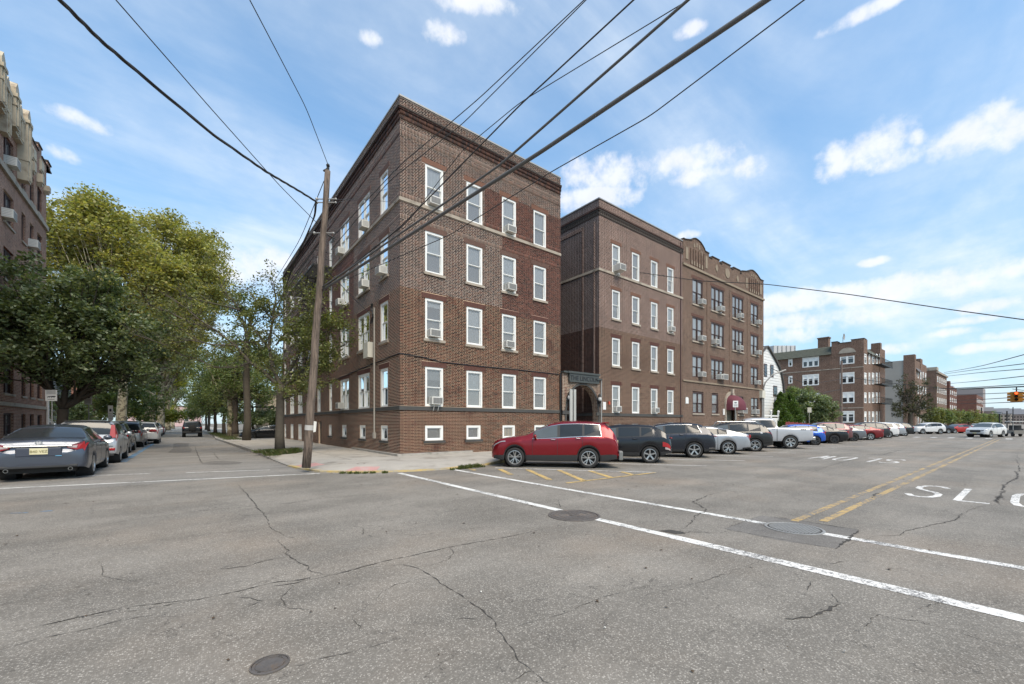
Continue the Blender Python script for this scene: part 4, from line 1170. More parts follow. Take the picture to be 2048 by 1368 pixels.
def stone(px0, px1, v0, v1, pr=.035, m=None, nm='stone_block'):
    a, c = PX(px0, YA), PX(px1, YA); xm = (a + c) / 2
    b = MB(FA); b.box(a, c, -.02, pr, ZZ(v1, xm, YA), ZZ(v0, xm, YA)); b.build(nm, m or M_STONE2, Cb)
for u0, u1, v0, v1 in [(1371, 1376, 494, 518), (1410.5, 1414.5, 513, 537), (1491.5, 1494.5, 556, 576), (1519.5, 1523, 570, 589)]: stone(u0, u1, v0, v1)
for i in range(5):
    stone(1382 + i * 5.2, 1384.6 + i * 5.2, 520 + i * 2.7, 528 + i * 2.7); stone(1499 + i * 4.0, 1501 + i * 4.0, 577 + i * 1.9, 583 + i * 1.9)
for i in range(4):
    stone(1387 + i * 5.0, 1389.2 + i * 5.0, [489, 489, 493, 505][i] - 2, [495, 495, 500, 512][i]); stone(1502 + i * 4, 1503.8 + i * 4, [549, 549, 553, 561][i] - 1, [553, 554, 558, 566][i])
for i in range(6): stone(1380.5 + i * 5.2, 1381.6 + i * 5.2, 496 + i * 2.6, 528 + i * 2.5, .07, M_B_C, 'brick_rib'); stone(1498 + i * 4.0, 1498.8 + i * 4.0, 556 + i * 1.8, 582 + i * 1.8, .07, M_B_C, 'brick_rib')
for u, v, r in [(1433, 536.5, .28), (1454.5, 546.5, .45), (1475, 558, .28)]:
    a = PX(u, YA); z = ZZ(v, a, YA)
    b = MB(FA)
    if r > .4: b.prism([(a + r * math.cos(q * math.pi / 8), z + r * 1.0 * math.sin(q * math.pi / 8)) for q in range(16)], -.02, .04)
    else: b.prism([(a - r, z), (a, z - r * 1.2), (a + r, z), (a, z + r * 1.2)], -.02, .04)
    b.build('stone_block', M_STONE2, Cb)
for v in ((526.6, 598.5),): 
    zc = ZZ(526.6, XC, YA)
    b = MB(FA); b.box(XC, XCE + .05, -.02, .10, zc - .1, zc + .08); b.build('string_course', M_STONE2, Cb)
    zc2 = 5.05
    b = MB(FA); b.box(XC, XCE + .05, -.02, .08, zc2 - .06, zc2 + .06); b.build('string_course', M_STONE2, Cb)
for r, (z0, z1) in enumerate(ZRC):
    if r == 0: continue
    for a, c, k in colC: window(Cb, FA, a, c, z0, z1, k, frame=M_BFRAME, casing=.09, blind=rw.choice([.6, .9, 1, 1]), sill=M_STONE if r > 1 else None, lintel=mat('lintel_brick_tan', (.12, .058, .04), .8, var=.3, vscale=5), low=False)
for q in ((32.9, 34.7, 2), (36.15, 37.35, 1), (41.2, 42.5, 1), (44.2, 46.0, 2)): window(Cb, FA, q[0], q[1], 2.43, 4.2, q[2], frame=M_BFRAME, casing=.09, blind=.5, sill=M_STONE, low=False)
b = MB(FA)
for s in (34.8 + .45, 39.5, 43.3, 46.6):
    b.box(s, s + .06, 0, .03, 5.2, 13.9)
b.build('brick_rib', M_B_C, Cb)
for (r, i, off) in [(3, 0, .4), (3, 1, .25), (3, 2, .1), (3, 3, .45), (2, 0, .4), (2, 1, -.8), (2, 2, .0), (2, 3, .45), (1, 0, .4), (1, 1, .2), (1, 3, .3)]:
    a, c, k = colC[i]
    ac_unit(FA, (a + c) / 2 + off, ZRC[r][0] + .09, 'cream air conditioner, %s storey, %s window bay under the curved parapet' % (ORD[r], ['first', 'second', 'third', 'fourth'][i]), w=.62, h=.4, d=.55)
ac_unit(FA, 41.9, 2.55, 'large white air conditioner right of the maroon awning', w=.95, h=.5, d=.6)
ac_unit(FA, 45.0, 2.52, 'white air conditioner in the street level window nearest the white house', w=.8, h=.45, d=.5)
ac_unit(FA, 37.9, 5.5, 'double width white air conditioner above the left end of the awning door', w=.9, h=.48, d=.6)
# doorway surround and awning
b = MB(FA); xd0, xd1 = 38.75, 40.6; xm = (xd0 + xd1) / 2
b.box(xd0 - .22, xd0, -.1, .12, Z0, 3.3); b.box(xd1, xd1 + .22, -.1, .12, Z0, 3.3)
k = 14
for i in range(k):
    a0, a1 = math.pi * i / k, math.pi * (i + 1) / k; ro, ri = 1.18, .92
    P = lambda r, a: (xm - r * math.cos(a), 3.3 + r * 1.05 * math.sin(a))
    q = [P(ri, a0), P(ri, a1), P(ro, a1), P(ro, a0)]
    b.prism(q, -.05, .14)
b.build('door_surround', M_STONE, Cb)
b = MB(FA); b.box(xm - .16, xm + .16, .1, .3, 4.35, 4.75); b.build('keystone', M_STONE, Cb)
b = MB(FA); b.quad((xd0, -.3, Z0), (xd1, -.3, Z0), (xd1, -.3, 3.2), (xd0, -.3, 3.2)); b.build('door', mat('door_olive', (.16, .15, .11), .6), Cb)
aw = thing('door_awning', 'maroon fabric dome awning over the doorway', 'awning', (xm, YA, 3.0))
M_AWN = mat('maroon_fabric', (.125, .028, .042), .8, var=.2, vscale=4)
b = MB(FA); wv, dv, hv, zb = 1.05, 1.2, 1.15, 3.05
NU, NVv = 16, 10; pts = []
for i in range(NU + 1):
    a = math.pi * i / NU
    for j in range(NVv + 1):
        t_ = j / NVv * math.pi / 2
        rr = math.cos(t_)
        pts.append((xm - wv * math.cos(a), .12 + dv * math.sin(a) ** .8 * rr if math.sin(a) > 0 else .12, zb + hv * math.sin(t_) * math.sin(a) ** .6 if math.sin(a) > 0 else zb))
b.add(pts, [(i * (NVv + 1) + j, (i + 1) * (NVv + 1) + j, (i + 1) * (NVv + 1) + j + 1, i * (NVv + 1) + j + 1) for i in range(NU) for j in range(NVv)])
b.build('canopy', M_AWN, aw, smooth=True)
b = MB(FA)
for i in range(NU):
    a0, a1 = math.pi * i / NU, math.pi * (i + 1) / NU
    q = lambda a: (xm - wv * math.cos(a), .12 + dv * max(0, math.sin(a)) ** .8)
    p, r_ = q(a0), q(a1); b.quad((*p, zb - .25), (*r_, zb - .25), (*r_, zb), (*p, zb))
b.build('valance', M_AWN, aw)
b = MB(FA); b.box(31.75, 32.2, .01, .04, 3.2, 3.2 + .42); b.prism([(31.75, 3.62), (32.2, 3.62), (32.1, 3.72), (31.85, 3.72)], .01, .04); tag(b.build('wall_plaque', mat('sign_white', (.72, .72, .70), .5), org=(31.9, YA, 3.3)), 'white arched plaque on tan brick left of the street level windows', 'sign')
b = MB(FA); b.box(38.2, 38.5, .01, .06, 2.35, 2.9); tag(b.build('intercom_panel', mat('sign_white', (.72, .72, .70), .5), org=(38.3, YA, 2.6)), 'white intercom panel on the wall left of the awning door', 'intercom')
b = MB(FA); b.box(46.2, 46.95, .0, .3, 4.2, 4.95); b.build('service_box', mat('cream_box', (.6, .57, .48), .6), Cb)
b = MB(FA); b.tube([(46.9, .15, .15), (46.9, .15, 5.2), (46.9, .3, 5.8), (47.4, .8, 6.6), (48.6, 1.6, 7.1)], .07, 7); b.tube([(46.6, .15, .15), (46.6, .15, 4.3)], .08, 8); b.build('conduit', M_METAL, Cb)

# ================================================================== white gabled house
hy = 20.5
ep = [(1533, 694), (1537, 700), (1548, 719), (1556, 735), (1560.5, 748), (1564, 769), (1565.5, 786)]
eg = [(PX(u, hy), ZZ(v, PX(u, hy), hy)) for u, v in ep]; xap = eg[0][0]
Hh = thing('gabled_house', 'white clapboard house with steep dark edged gable beside the brick building', 'house', (xap, hy, .1))
prof = [(eg[-1][0], .1)] + eg[::-1] + [(2 * xap - a, c) for a, c in eg[1:]] + [(2 * xap - eg[-1][0], .1)]
b = MB(FRONT(hy)); b.prism(prof, -12, 0); b.build('wall', mat('white_siding', (.70, .70, .68), .6), Hh)
b = MB(FRONT(hy)); z = .3
ez = [c for a, c in eg[::-1]]; exx = [a for a, c in eg[::-1]]
while z < eg[0][1] - .3:
    hi = float(np.interp(z, ez, exx)); lo = 2 * xap - hi
    b.add([(lo, .035, z), (hi, .035, z), (hi, .004, z + .34), (lo, .004, z + .34), (lo, 0, z), (hi, 0, z)], [(0, 1, 2, 3), (0, 1, 5, 4)])
    z += .35
sd_ = b.build('clapboard', mat('white_siding', (.70, .70, .68), .6), Hh); sd_['kind'] = 'stuff'
b = MB(FRONT(hy)); edge = prof[1:-1]
for (a, c), (e, f) in zip(edge, edge[1:]):
    nrm = Vector(((f - c), -(e - a))).normalized() * .16
    if nrm.y < 0: nrm = -nrm
    b.add([(a, .25, c), (e, .25, f), (e + nrm.x, .25, f + nrm.y), (a + nrm.x, .25, c + nrm.y), (a, -12, c), (e, -12, f), (e + nrm.x, -12, f + nrm.y), (a + nrm.x, -12, c + nrm.y)], [(0, 1, 2, 3), (0, 1, 5, 4), (3, 2, 6, 7)])
b.build('roof', mat('dark_shingle', (.075, .07, .065), .9, var=.3), Hh)
for (u0, u1, v0, v1) in [(1528, 1532.5, 729, 751), (1540.5, 1545.5, 731, 752), (1546.5, 1553, 773, 791)]:
    a, c = PX(u0, hy), PX(u1, hy); z1, z0 = ZZ(v0, a, hy), ZZ(v1, a, hy)
    b = MB(FRONT(hy)); b.box(a - .12, c + .12, 0, .06, z0 - .12, z1 + .12); wq = b.build('window', M_BFRAME, Hh)
    b = MB(FRONT(hy)); b.quad((a, .065, z0), (c, .065, z0), (c, .065, z1), (a, .065, z1)); b.build('pane', M_GLASSD, wq)

# ================================================================== far apartment blocks along the avenue
def px_wall_x(xw, wl):
    """windows on a wall x = xw given as picture rectangles"""
    out = []
    for (u0, u1, v0, v1, k) in wl:
        y1, y0 = PY(u0, xw), PY(u1, xw); ym = (y0 + y1) / 2
        out.append((y0, y1, ZZ(v1, xw, ym), ZZ(v0, xw, ym), k))
    return out
def px_wall_y(yw, wl):
    out = []
    for (u0, u1, v0, v1, k) in wl:
        a, c = PX(u0, yw), PX(u1, yw); xm = (a + c) / 2
        out.append((a, c, ZZ(v1, xm, yw), ZZ(v0, xm, yw), k))
    return out
def simple_window(bld, fr, s0, s1, z0, z1, k, frame, casing=.16):
    b = MB(fr); c = casing
    b.box(s0, s0 + c, -.08, .04, z0, z1); b.box(s1 - c, s1, -.08, .04, z0, z1); b.box(s0 + c, s1 - c, -.08, .045, z1 - c, z1); b.box(s0 + c, s1 - c, -.08, .05, z0, z0 + c)
    n_ = max(1, k); lw = (s1 - s0) / n_
    for q in range(1, n_): b.box(s0 + q * lw - .14, s0 + q * lw + .14, -.08, .035, z0 + c, z1 - c)
    b.box(s0 + c, s1 - c, -.07, -.02, (z0 + z1) / 2 - .04, (z0 + z1) / 2 + .04)
    w = b.build('window', frame, bld)
    b = MB(fr); b.quad((s0, -.06, z0), (s1, -.06, z0), (s1, -.06, z1), (s0, -.06, z1)); b.build('pane', M_GLASSD, w)
    hb = (z1 - z0) * rw.choice([.3, .4, .5])
    b = MB(fr)
    for q in range(n_): b.quad((s0 + q * lw + .1, -.055, z1 - hb), (s0 + (q + 1) * lw - .1, -.055, z1 - hb), (s0 + (q + 1) * lw - .1, -.055, z1), (s0 + q * lw + .1, -.055, z1))
    b.build('blind', M_BLIND, w)

XE = 87.66
Eb = thing('apartment_building', 'brown brick block with green mansard roof and arched gable past the white house', 'apartment building', (XE, YA, .1))
yEe = PY(1543, XE)
wE = px_wall_x(XE, [(1577, 1585, 716, 733, 1), (1605, 1638, 711, 734, 3), (1680, 1709, 706, 728, 2), (1577, 1585, 752, 767, 1), (1605, 1638, 749, 771, 3), (1680, 1709, 745, 767, 2), (1607, 1639, 786.5, 806, 3), (1683, 1709, 784, 806, 2), (1682, 1709, 822, 845, 2)])
wall_panel(Eb, 'wall', SIDE(XE), YA, yEe, .1, ZZ(705, XE, PY(1668, XE)), [w[:4] for w in wE], [M_B_E], depth=.1)
for w in wE: simple_window(Eb, SIDE(XE), *w, M_WFRAME)
XEE = PX(1769, YA)
wF_ = px_wall_y(YA, [(u0, u1, *vv, 1) for (u0, u1) in ((1728.2, 1732.6), (1737, 1740), (1743.5, 1748), (1751.5, 1755), (1758.5, 1762)) for vv in ((708, 728), (745.5, 769), (785, 806), (823, 844))])
zr = ZZ(700, XE, YA)
wall_panel(Eb, 'wall', FRONT(YA), XE, XEE, .1, 13.6, [w[:4] for w in wF_], [M_B_E], depth=.1)
for w in wF_: simple_window(Eb, FRONT(YA), *w, M_WFRAME)
body(Eb, XE, XEE, YA, yEe, .1, 13.4, M_B_E, 'RB', 13.4)
yT = PY(1663, XE)
zt = ZZ(677, XE, YA)
fs = SIDE(XE)
# corner gable tower with stone arch
b = MB(fs); b.prism([(YA - .02, 12.9), (YA - .02, zt), (YA + 1.6, zt), (YA + 1.6, zt - .35), (yT - .8, zt - .35), (yT - .8, zt), (yT, zt), (yT, 12.9)], -1.4, .05); b.build('gable', M_B_E, Eb, uv=True)
b = MB(); b.box(XE - .06, XE + 2.3, YA - .06, YA + 1.5, 13.2, zt + .05); b.build('gable_pier', M_B_E, Eb)
ym = (PY(1680, XE) + PY(1709, XE)) / 2; rr = (PY(1677, XE) - PY(1711, XE)) / 2
b = MB(fs); zb = ZZ(706, XE, ym)
b.prism([(ym + rr * math.cos(math.pi * i / 16), zb + rr * .78 * math.sin(math.pi * i / 16)) for i in range(17)], .04, .12); b.build('stone_arch', M_STONE, Eb)
for a, z in ((zt, .1),):
    b = MB(fs); b.box(YA - .1, YA + 1.65, -1.5, .12, zt, zt + .1); b.box(yT - .85, yT + .05, -1.5, .12, zt, zt + .1); b.box(YA + 1.65, yT - .85, -1.5, .12, zt - .35, zt - .25); b.build('coping', M_SOOT, Eb)
# mansard on the side wall
M_SHING = mat('green_grey_shingle', (.085, .090, .070), .9, var=.4, vscale=3)
zlo = ZZ(707, XE, PY(1668, XE)); zhi = zlo + 1.45
b = MB(fs)
b.add([(yT, .35, zlo - .1), (yEe + 1, .35, zlo - .1), (yEe + 1, -1.2, zhi), (yT, -1.2, zhi), (yT, .0, zlo - .15), (yEe + 1, 0, zlo - .15)], [(0, 1, 2, 3), (0, 1, 5, 4)])
b.add([(yT, -1.2, zhi), (yEe + 1, -1.2, zhi), (yEe + 1, -8, zhi + .2), (yT, -8, zhi + .2)], [(0, 1, 2, 3)]); b.build('mansard_roof', M_SHING, Eb)
b = MB(fs)
for k in range(6):
    t_ = k / 6; b.box(yT, yEe + 1, .35 - 1.55 * t_ - .02, .35 - 1.55 * t_ + .03, zlo - .1 + 1.55 * t_ - .02, zlo - .1 + 1.55 * t_ + .015)
b.build('shingle_course', M_SHING, Eb)['kind'] = 'stuff'
ff = FRONT(YA)
b = MB(ff); b.add([(XE + 2.3, .35, 13.3), (XEE - 4, .35, 13.3), (XEE - 4, -1.2, 14.9), (XE + 2.3, -1.2, 14.9)], [(0, 1, 2, 3)]); b.build('mansard_roof', M_SHING, Eb)
b = MB(); b.box(XEE - 4, XEE, YA - .08, YA + 3, .1, 15.2); b.box(XEE - 4, XEE - 2.8, YA - .1, YA + 1.2, 15.2, 16.2); b.build('gable_pier', M_B_E, Eb)
b = MB(fs); b.box(YA, yEe, 0, .05, ZZ(742, XE, PY(1620, XE)) - .08, ZZ(742, XE, PY(1620, XE)) + .06); b.box(YA, yT, 0, .05, ZZ(815, XE, YA) - .08, ZZ(815, XE, YA) + .06); b.build('string_course', M_STONE, Eb)
yc = PY(1646, XE + 4)
b = MB(); b.box(XE + 4, XE + 5.2, yc - .8, yc + .8, 13.5, 17.1); b.box(XE + 3.9, XE + 5.3, yc - .9, yc + .9, 17.1, 17.3); b.build('chimney', M_B_E, Eb)
ds = thing('satellite_dish', 'grey satellite dish on the roof of the mansard roofed block', 'satellite dish', (*AT(1688, 680, 72)[:2], zt))
p = AT(1688, 676, 70.5)
b = MB(); b.lathe([(.02, .12), (.3, .08), (.55, 0), (.58, -.02)], 16, 'y', (p.x, p.y, p.z + .2)); b.build('dish', M_METAL, ds); b = MB(); b.tube([(p.x, p.y + .15, zt - .4), (p.x, p.y + .15, p.z + .2)], .04, 6); b.build('mast', M_METAL, ds)
fe2 = thing('fire_escape', 'black iron balconies of the fire escape on the mansard roofed block', 'fire escape', (XEE - 8, YA, 3))
for v in (733, 771, 808):
    xa, xb_ = PX(1745, YA), PX(1768, YA); xm_ = (xa + xb_) / 2; z = ZZ(v, xm_, YA)
    b = MB(ff)
    for k in range(int((xb_ - xa) / .2)): b.box(xa + k * .2, xa + k * .2 + .06, 0, 1.2, z, z + .04)
    b.box(xa, xb_, 1.15, 1.25, z - .12, z + .08)
    b.build('platform', M_BLACK, fe2)
    b = MB(ff); b.tube([(xa, 0, z + 1), (xa, 1.2, z + 1), (xb_, 1.2, z + 1), (xb_, 0, z + 1)], .035, 4)
    for k in range(int((xb_ - xa) / .45) + 1): b.tube([(xa + k * .45, 1.2, z), (xa + k * .45, 1.2, z + 1)], .02, 4)
    b.build('railing', M_BLACK, fe2)
# pale block glimpsed behind the mansard
t = thing('rooftop_block', 'small pale grey block showing above the mansard roof', 'building', (100, 50, 0))
p0 = AT(1547, 691, 125); p1 = AT(1590, 691, 125)
b = MB(); b.slab([(p0.x, p0.y), (p1.x, p1.y), (p1.x + 3, p1.y + 6), (p0.x + 3, p0.y + 6)], .1, p0.z); b.build('wall', mat('pale_render', (.5, .5, .5), .8), t)
b = MB()
for k in range(6):
    q = p0.lerp(p1, k / 5); b.tube([(q.x - .1, q.y - .1, p0.z - 3), (q.x - .1, q.y - .1, p0.z - .05)], .1, 4)
b.build('mullion', M_METAL, t)

def far_block(name_lab, u_c, v_top, w_front, depth_side, m, wins=True, y0=YA, cols=3, rows=4, topx=None, mside=None):
    x0 = PX(u_c, y0); z1 = ZZ(v_top, x0, y0); ye = y0 + depth_side
    t = thing('apartment_building', name_lab, 'apartment building', (x0, y0, .1))
    ms = mside or m
    fl = (z1 - 1.6) / rows
    hs = []
    if wins:
        for r in range(rows):
            for c in range(cols):
                a = x0 + (c + .3) * w_front / cols; hs.append((a, a + w_front / cols * .42, 1.0 + r * fl + .3, 1.0 + r * fl + .3 + fl * .55))
    wall_panel(t, 'wall', FRONT(y0), x0, x0 + w_front, .1, z1, hs, [m], depth=.1)
    for h in hs: simple_window(t, FRONT(y0), *h, 1, M_WFRAME, .2)
    wall_panel(t, 'wall', SIDE(x0), y0, ye, .1, z1, [], [ms])
    body(t, x0, x0 + w_front, y0, ye, .1, z1, ms, 'RB', z1 - .05)
    return t, x0, z1
M_STUC = mat('grey_stucco', (.29, .275, .25), .9, var=.25, vscale=.25)
t, xf, zf = far_block('grey stuccoed side wall block with brick corner pier behind the roadside tree', 1828, 719, 18, 24, M_B_E, mside=M_STUC, cols=5, rows=4)
b = MB(); b.box(xf - .15, xf + 1.6, YA - .15, YA + 1.8, .1, zf + 1.2); b.box(xf + 8, xf + 11, YA - .1, YA + 1.2, zf - 2, zf + 1.0); b.build('brick_pier', M_B_E, t)
b = MB(FRONT(YA)); b.add([(xf + 1.6, .5, zf - 2.6), (xf + 8, .5, zf - 2.6), (xf + 8, -1, zf + .2), (xf + 1.6, -1, zf + .2)], [(0, 1, 2, 3)]); b.build('mansard_roof', mat('slate', (.12, .11, .115), .85), t)
t, xg, zg = far_block('brown brick block with stone trimmed front behind the roadside tree crown', 1873, 740, 22, 18, M_B_E, cols=5, rows=5)
b = MB(); b.box(xg - .1, xg + 3, YA - .1, YA + 4, zg - .05, zg + .9); b.box(xg - .2, xg + 22, YA - .35, YA - .005, zg - .8, zg - .4); b.build('cornice', M_STONE, t)
t, xh, zh = far_block('red brown brick block above the clipped street trees', 1899, 771, 20, 26, M_B_RED, cols=4, rows=5)
b = MB(); b.box(xh, xh + 3, YA, YA + 3, zh - .05, zh + 1.5); b.build('stair_tower', M_B_RED, t)
t, xi, zi = far_block('long low red brick building with pale rooftop plant at the end of the avenue', 1953, 789, 40, 70, M_B_RED, cols=6, rows=4)
b = MB()
for k, (dx, dy, w, h) in enumerate([(4, 8, 8, 5), (6, 30, 10, 6), (8, 50, 6, 5)]): b.box(xi + dx, xi + dx + 6, YA + dy, YA + dy + w, zi - .1, zi + h)
b.build('roof_plant', mat('pale_render', (.5, .5, .5), .8), t)
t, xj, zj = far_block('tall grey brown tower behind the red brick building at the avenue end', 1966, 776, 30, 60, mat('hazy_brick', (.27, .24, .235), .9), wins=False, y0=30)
b = MB(); b.box(xj + 2, xj + 14, 58, 78, zj - .1, zj + 6); b.build('stair_tower', mat('pale_render', (.5, .5, .5), .8), t)

# far town at the bottom of the hill
rt = random.Random(21)
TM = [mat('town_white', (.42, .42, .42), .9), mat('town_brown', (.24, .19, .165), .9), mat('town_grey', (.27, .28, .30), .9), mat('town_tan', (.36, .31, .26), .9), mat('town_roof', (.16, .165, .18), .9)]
for i in range(44):
    u = rt.uniform(1972, 2110) if i < 34 else rt.uniform(1660, 1990); d = rt.uniform(330, 900)
    v = rt.uniform(822, 838) if i < 34 else 832
    p = AT(u, v, d); w = rt.uniform(8, 22)
    t = thing('town_building', 'small hazy building of the distant town at the end of the avenue', 'building', (p.x, p.y, 0), group='distant town buildings')
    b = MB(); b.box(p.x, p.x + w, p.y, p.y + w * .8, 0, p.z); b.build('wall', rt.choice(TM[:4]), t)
    b = MB()
    if rt.random() < .5:
        b.prism([(p.x - .4, p.z), (p.x + w + .4, p.z), (p.x + w / 2, p.z + w * .28)], p.y - .4, p.y + w * .8 + .4)
    else: b.box(p.x - .3, p.x + w + .3, p.y - .3, p.y + w * .8 + .3, p.z, p.z + .5)
    b.build('roof', TM[4], t)
    b = MB()
    for r in range(max(1, int(p.z / 3.3))):
        for c in range(int(w / 3)):
            b.box(p.x + 1 + c * 3, p.x + 2.2 + c * 3, p.y - .06, p.y - .02, 1.2 + r * 3.3, 2.8 + r * 3.3); b.box(p.x - .06, p.x - .02, p.y + 1 + c * 2.3, p.y + 2 + c * 2.3, 1.2 + r * 3.3, 2.8 + r * 3.3)
    b.build('window', M_GLASSD, t)
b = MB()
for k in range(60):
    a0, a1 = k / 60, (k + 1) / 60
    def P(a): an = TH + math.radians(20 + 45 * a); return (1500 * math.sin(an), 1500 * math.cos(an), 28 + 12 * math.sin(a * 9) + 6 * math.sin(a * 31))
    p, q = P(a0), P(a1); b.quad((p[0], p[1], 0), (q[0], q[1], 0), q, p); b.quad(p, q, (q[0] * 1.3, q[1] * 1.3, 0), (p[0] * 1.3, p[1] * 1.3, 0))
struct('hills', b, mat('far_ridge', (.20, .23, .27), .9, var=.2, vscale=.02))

# ================================================================== left apartment house
XL = -8.0
Lb = thing('apartment_building', 'reddish brick apartment house with cream gothic ornament on the left of the side street', 'apartment building', (XL, 45.3, .1))
FL = Fr((XL, 0, 0), (0, 1, 0), (1, 0, 0))
yL0, yL1 = 14.0, 45.3
def zl(v, u): y = PY(u, XL); return ZZ(v, XL, y)
y5 = zl(345, 59.5); ztopL = zl(316, 92)
zrl = []
zb5, zt5 = zl(400, 59.5), zl(345, 59.5)
for k in range(6): zrl.append((zb5 - 3.25 * k, zt5 - 3.25 * k))
colL = [(PY(a, XL), PY(c, XL), k) for a, c, k in ((7, 27, 2), (43, 51, 1), (59.5, 67.5, 1), (74.6, 84, 1))]
colL = [(min(a, c), max(a, c), k) for a, c, k in colL] + [(30.2, 31.4, 1), (27.5, 29.3, 2)]
hL = []
for r, (z0, z1) in enumerate(zrl):
    for a, c, k in colL:
        if r == 5: z0_, z1_ = .9, 2.2
        else: z0_, z1_ = z0, z1
        hL.append((a, c, z0_, z1_, k))
wall_panel(Lb, 'wall', FL, yL0, yL1, .1, ztopL - 1.3, [h[:4] for h in hL], [M_B_L], depth=.2)
for h in hL: window(Lb, FL, h[0], h[1], h[2], h[3], h[4], frame=M_BFRAME, casing=.09, blind=rw.choice([.2, .5, .8]), sill=M_STONE, low=False, dep_=.16)
b = MB(FL)
zz = ztopL - 1.3; s = yL1
cren = [(yL0, zz)]
s = yL0
while s < yL1 - 1.2: cren += [(s, zz + .75), (s + 1.6, zz + .75), (s + 1.6, zz + 1.25), (s + 2.5, zz + 1.25), (s + 2.5, zz + .75)]; s += 2.5
cren += [(yL1, zz + .75), (yL1, zz)]
b.prism(cren, -.4, 0); b.build('parapet', M_B_L, Lb, uv=True)
b = MB(FL)
for (a, c), (e, f) in zip(cren[1:-1], cren[2:-1]):
    if abs(e - a) > .1: b.box(min(a, e) - .04, max(a, e) + .04, -.45, .06, c, c + .1)
b.build('coping', M_SOOT, Lb)
b = MB(); b.quad((XL, yL1, .1), (XL - 14, yL1, .1), (XL - 14, yL1, ztopL), (XL, yL1, ztopL - .5)); b.quad((XL - 14, yL0, .1), (XL - 14, yL1, .1), (XL - 14, yL1, ztopL), (XL - 14, yL0, ztopL)); b.quad((XL, yL0, .1), (XL - 14, yL0, .1), (XL - 14, yL0, ztopL), (XL, yL0, ztopL)); b.build('wall', M_B_L, Lb)
b = MB(); b.quad((XL, yL0, ztopL - 1.5), (XL - 14, yL0, ztopL - 1.5), (XL - 14, yL1, ztopL - 1.5), (XL, yL1, ztopL - 1.5)); b.build('roof', M_ROOF, Lb)
b = MB(FL); b.box(yL0, yL1, 0, .14, zb5 - .55, zb5 - .25); b.box(yL0, yL1, 0, .10, 2.6, 2.8); b.build('string_course', M_STONE, Lb)
# cream gothic cluster over the entrance bay
yO = PY(42, XL)
for k in range(10):
    a = yO - .15 - k * .78
    top = ztopL - .75 + (.06 * k) + (.25 if k % 3 == 0 else 0); bot = zt5 - .4 - (.9 if k % 3 == 0 else 0) if k > 0 else zt5 - 1.6
    if k in (1, 2, 3, 5, 6): bot = zt5 + .45
    b = MB(FL); pr = .45 if k % 3 == 0 else .28
    b.box(a - .62, a, -.1, pr, bot, top); b.box(a - .70, a + .06, -.12, pr + .08, top - .55, top - .35); b.box(a - .66, a + .04, -.12, pr + .05, bot + 1.2, bot + 1.35)
    b.prism([(a - .62, top), (a, top), (a - .15, top + .2), (a - .31, top + .4), (a - .47, top + .2)], -.1, pr)
    for q in (.15, .42): b.box(a - .62 + q, a - .62 + q + .08, pr, pr + .07, bot + .1, top - .6)
    b.build('pinnacle', M_CREAM, Lb)
for (u, v0, v1, w) in [(50, 281, 302, .8), (66, 295, 322, .95), (82, 321, 346, .95)]:
    y = PY(u, XL); b = MB(FL); z0_, z1_ = ZZ(v1, XL, y), ZZ(v0, XL, y); b.box(y - w / 2, y + w / 2, 0, .06, z0_, z1_); b.box(y - w / 2 + .1, y + w / 2 - .1, .06, .10, z0_ + .12, z1_ - .12); b.build('stone_panel', M_CREAM, Lb)
for (u, v0, v1) in [(58, 323, 347), (74.5, 348, 371), (88.5, 372, 388)]:
    y = PY(u, XL); b = MB(FL); z0_, z1_ = ZZ(v1, XL, y), ZZ(v0, XL, y); b.box(y - .22, y + .22, 0, .3, z0_ + .2, z1_); b.prism([(y - .22, z0_ + .2), (y + .22, z0_ + .2), (y, z0_ - .05)], 0, .25); b.build('stone_corbel', M_CREAM, Lb)
for (u, z, lab) in [(15, zrl[0][0], 'white air conditioner under the cream ornament, top storey, left building'), (7, zrl[1][0], 'white air conditioner in the wide window one floor below the ornament, left building'), (59, zrl[1][0], 'white air conditioner in the narrow fourth floor window of the left building')]:
    ac_unit(FL, PY(u, XL), z + .09, lab, w=.7, h=.5, d=.6)
b = MB(FL); b.tube([(45.0, .12, .3), (45.0, .12, 6.0)], .08, 8); b.build('downpipe', mat('white_pipe', (.6, .6, .58), .5), Lb)

# left pavement and front steps beyond the left building
b = MB(); b.slab([(-4.5, 22), (-4.5, 400), (-30, 400), (-30, 12), (-9.5, 12), (-6, 14.5), (-4.8, 17)], -.01, .13); struct('pavement', b, M_CONC)
b = MB(); b.slab([(-4.34, 21), (-4.34, 400), (-4.5, 400), (-4.5, 21)], -.012, .14); struct('kerb', b, M_CONC2)
M_STEP = mat('white_rail', (.62, .61, .57), .5)
for (yy, lab) in [(48.5, 'white metal stair railing nearest the left brick building'), (54.0, 'white metal stair railing beside the speckled plane tree trunk')]:
    t = thing('stair_railing', lab, 'railing', (-9, yy, .1))
    b = MB()
    for k in range(6): b.box(-8.2 - .3 * k - .3, -8.2 - .3 * k, yy, yy + 1.6, .1, .3 + .18 * k)
    b.build('step', M_CONC2, t)
    b = MB()
    for q in (yy, yy + 1.6):
        b.tube([(-7.9, q, 1.1), (-8.4, q, 1.2), (-10.0, q, 2.2)], .04, 5)
        b.tube([(-7.9, q, .5), (-8.4, q, .6), (-10.0, q, 1.6)], .03, 5)
        for k in range(8): b.tube([(-7.9 - .3 * k, q, .1 + max(0, .18 * (k - 1))), (-7.9 - .3 * k, q, 1.1 + max(0, .19 * (k - 1)))], .02, 4)
    b.build('rail', M_STEP, t)
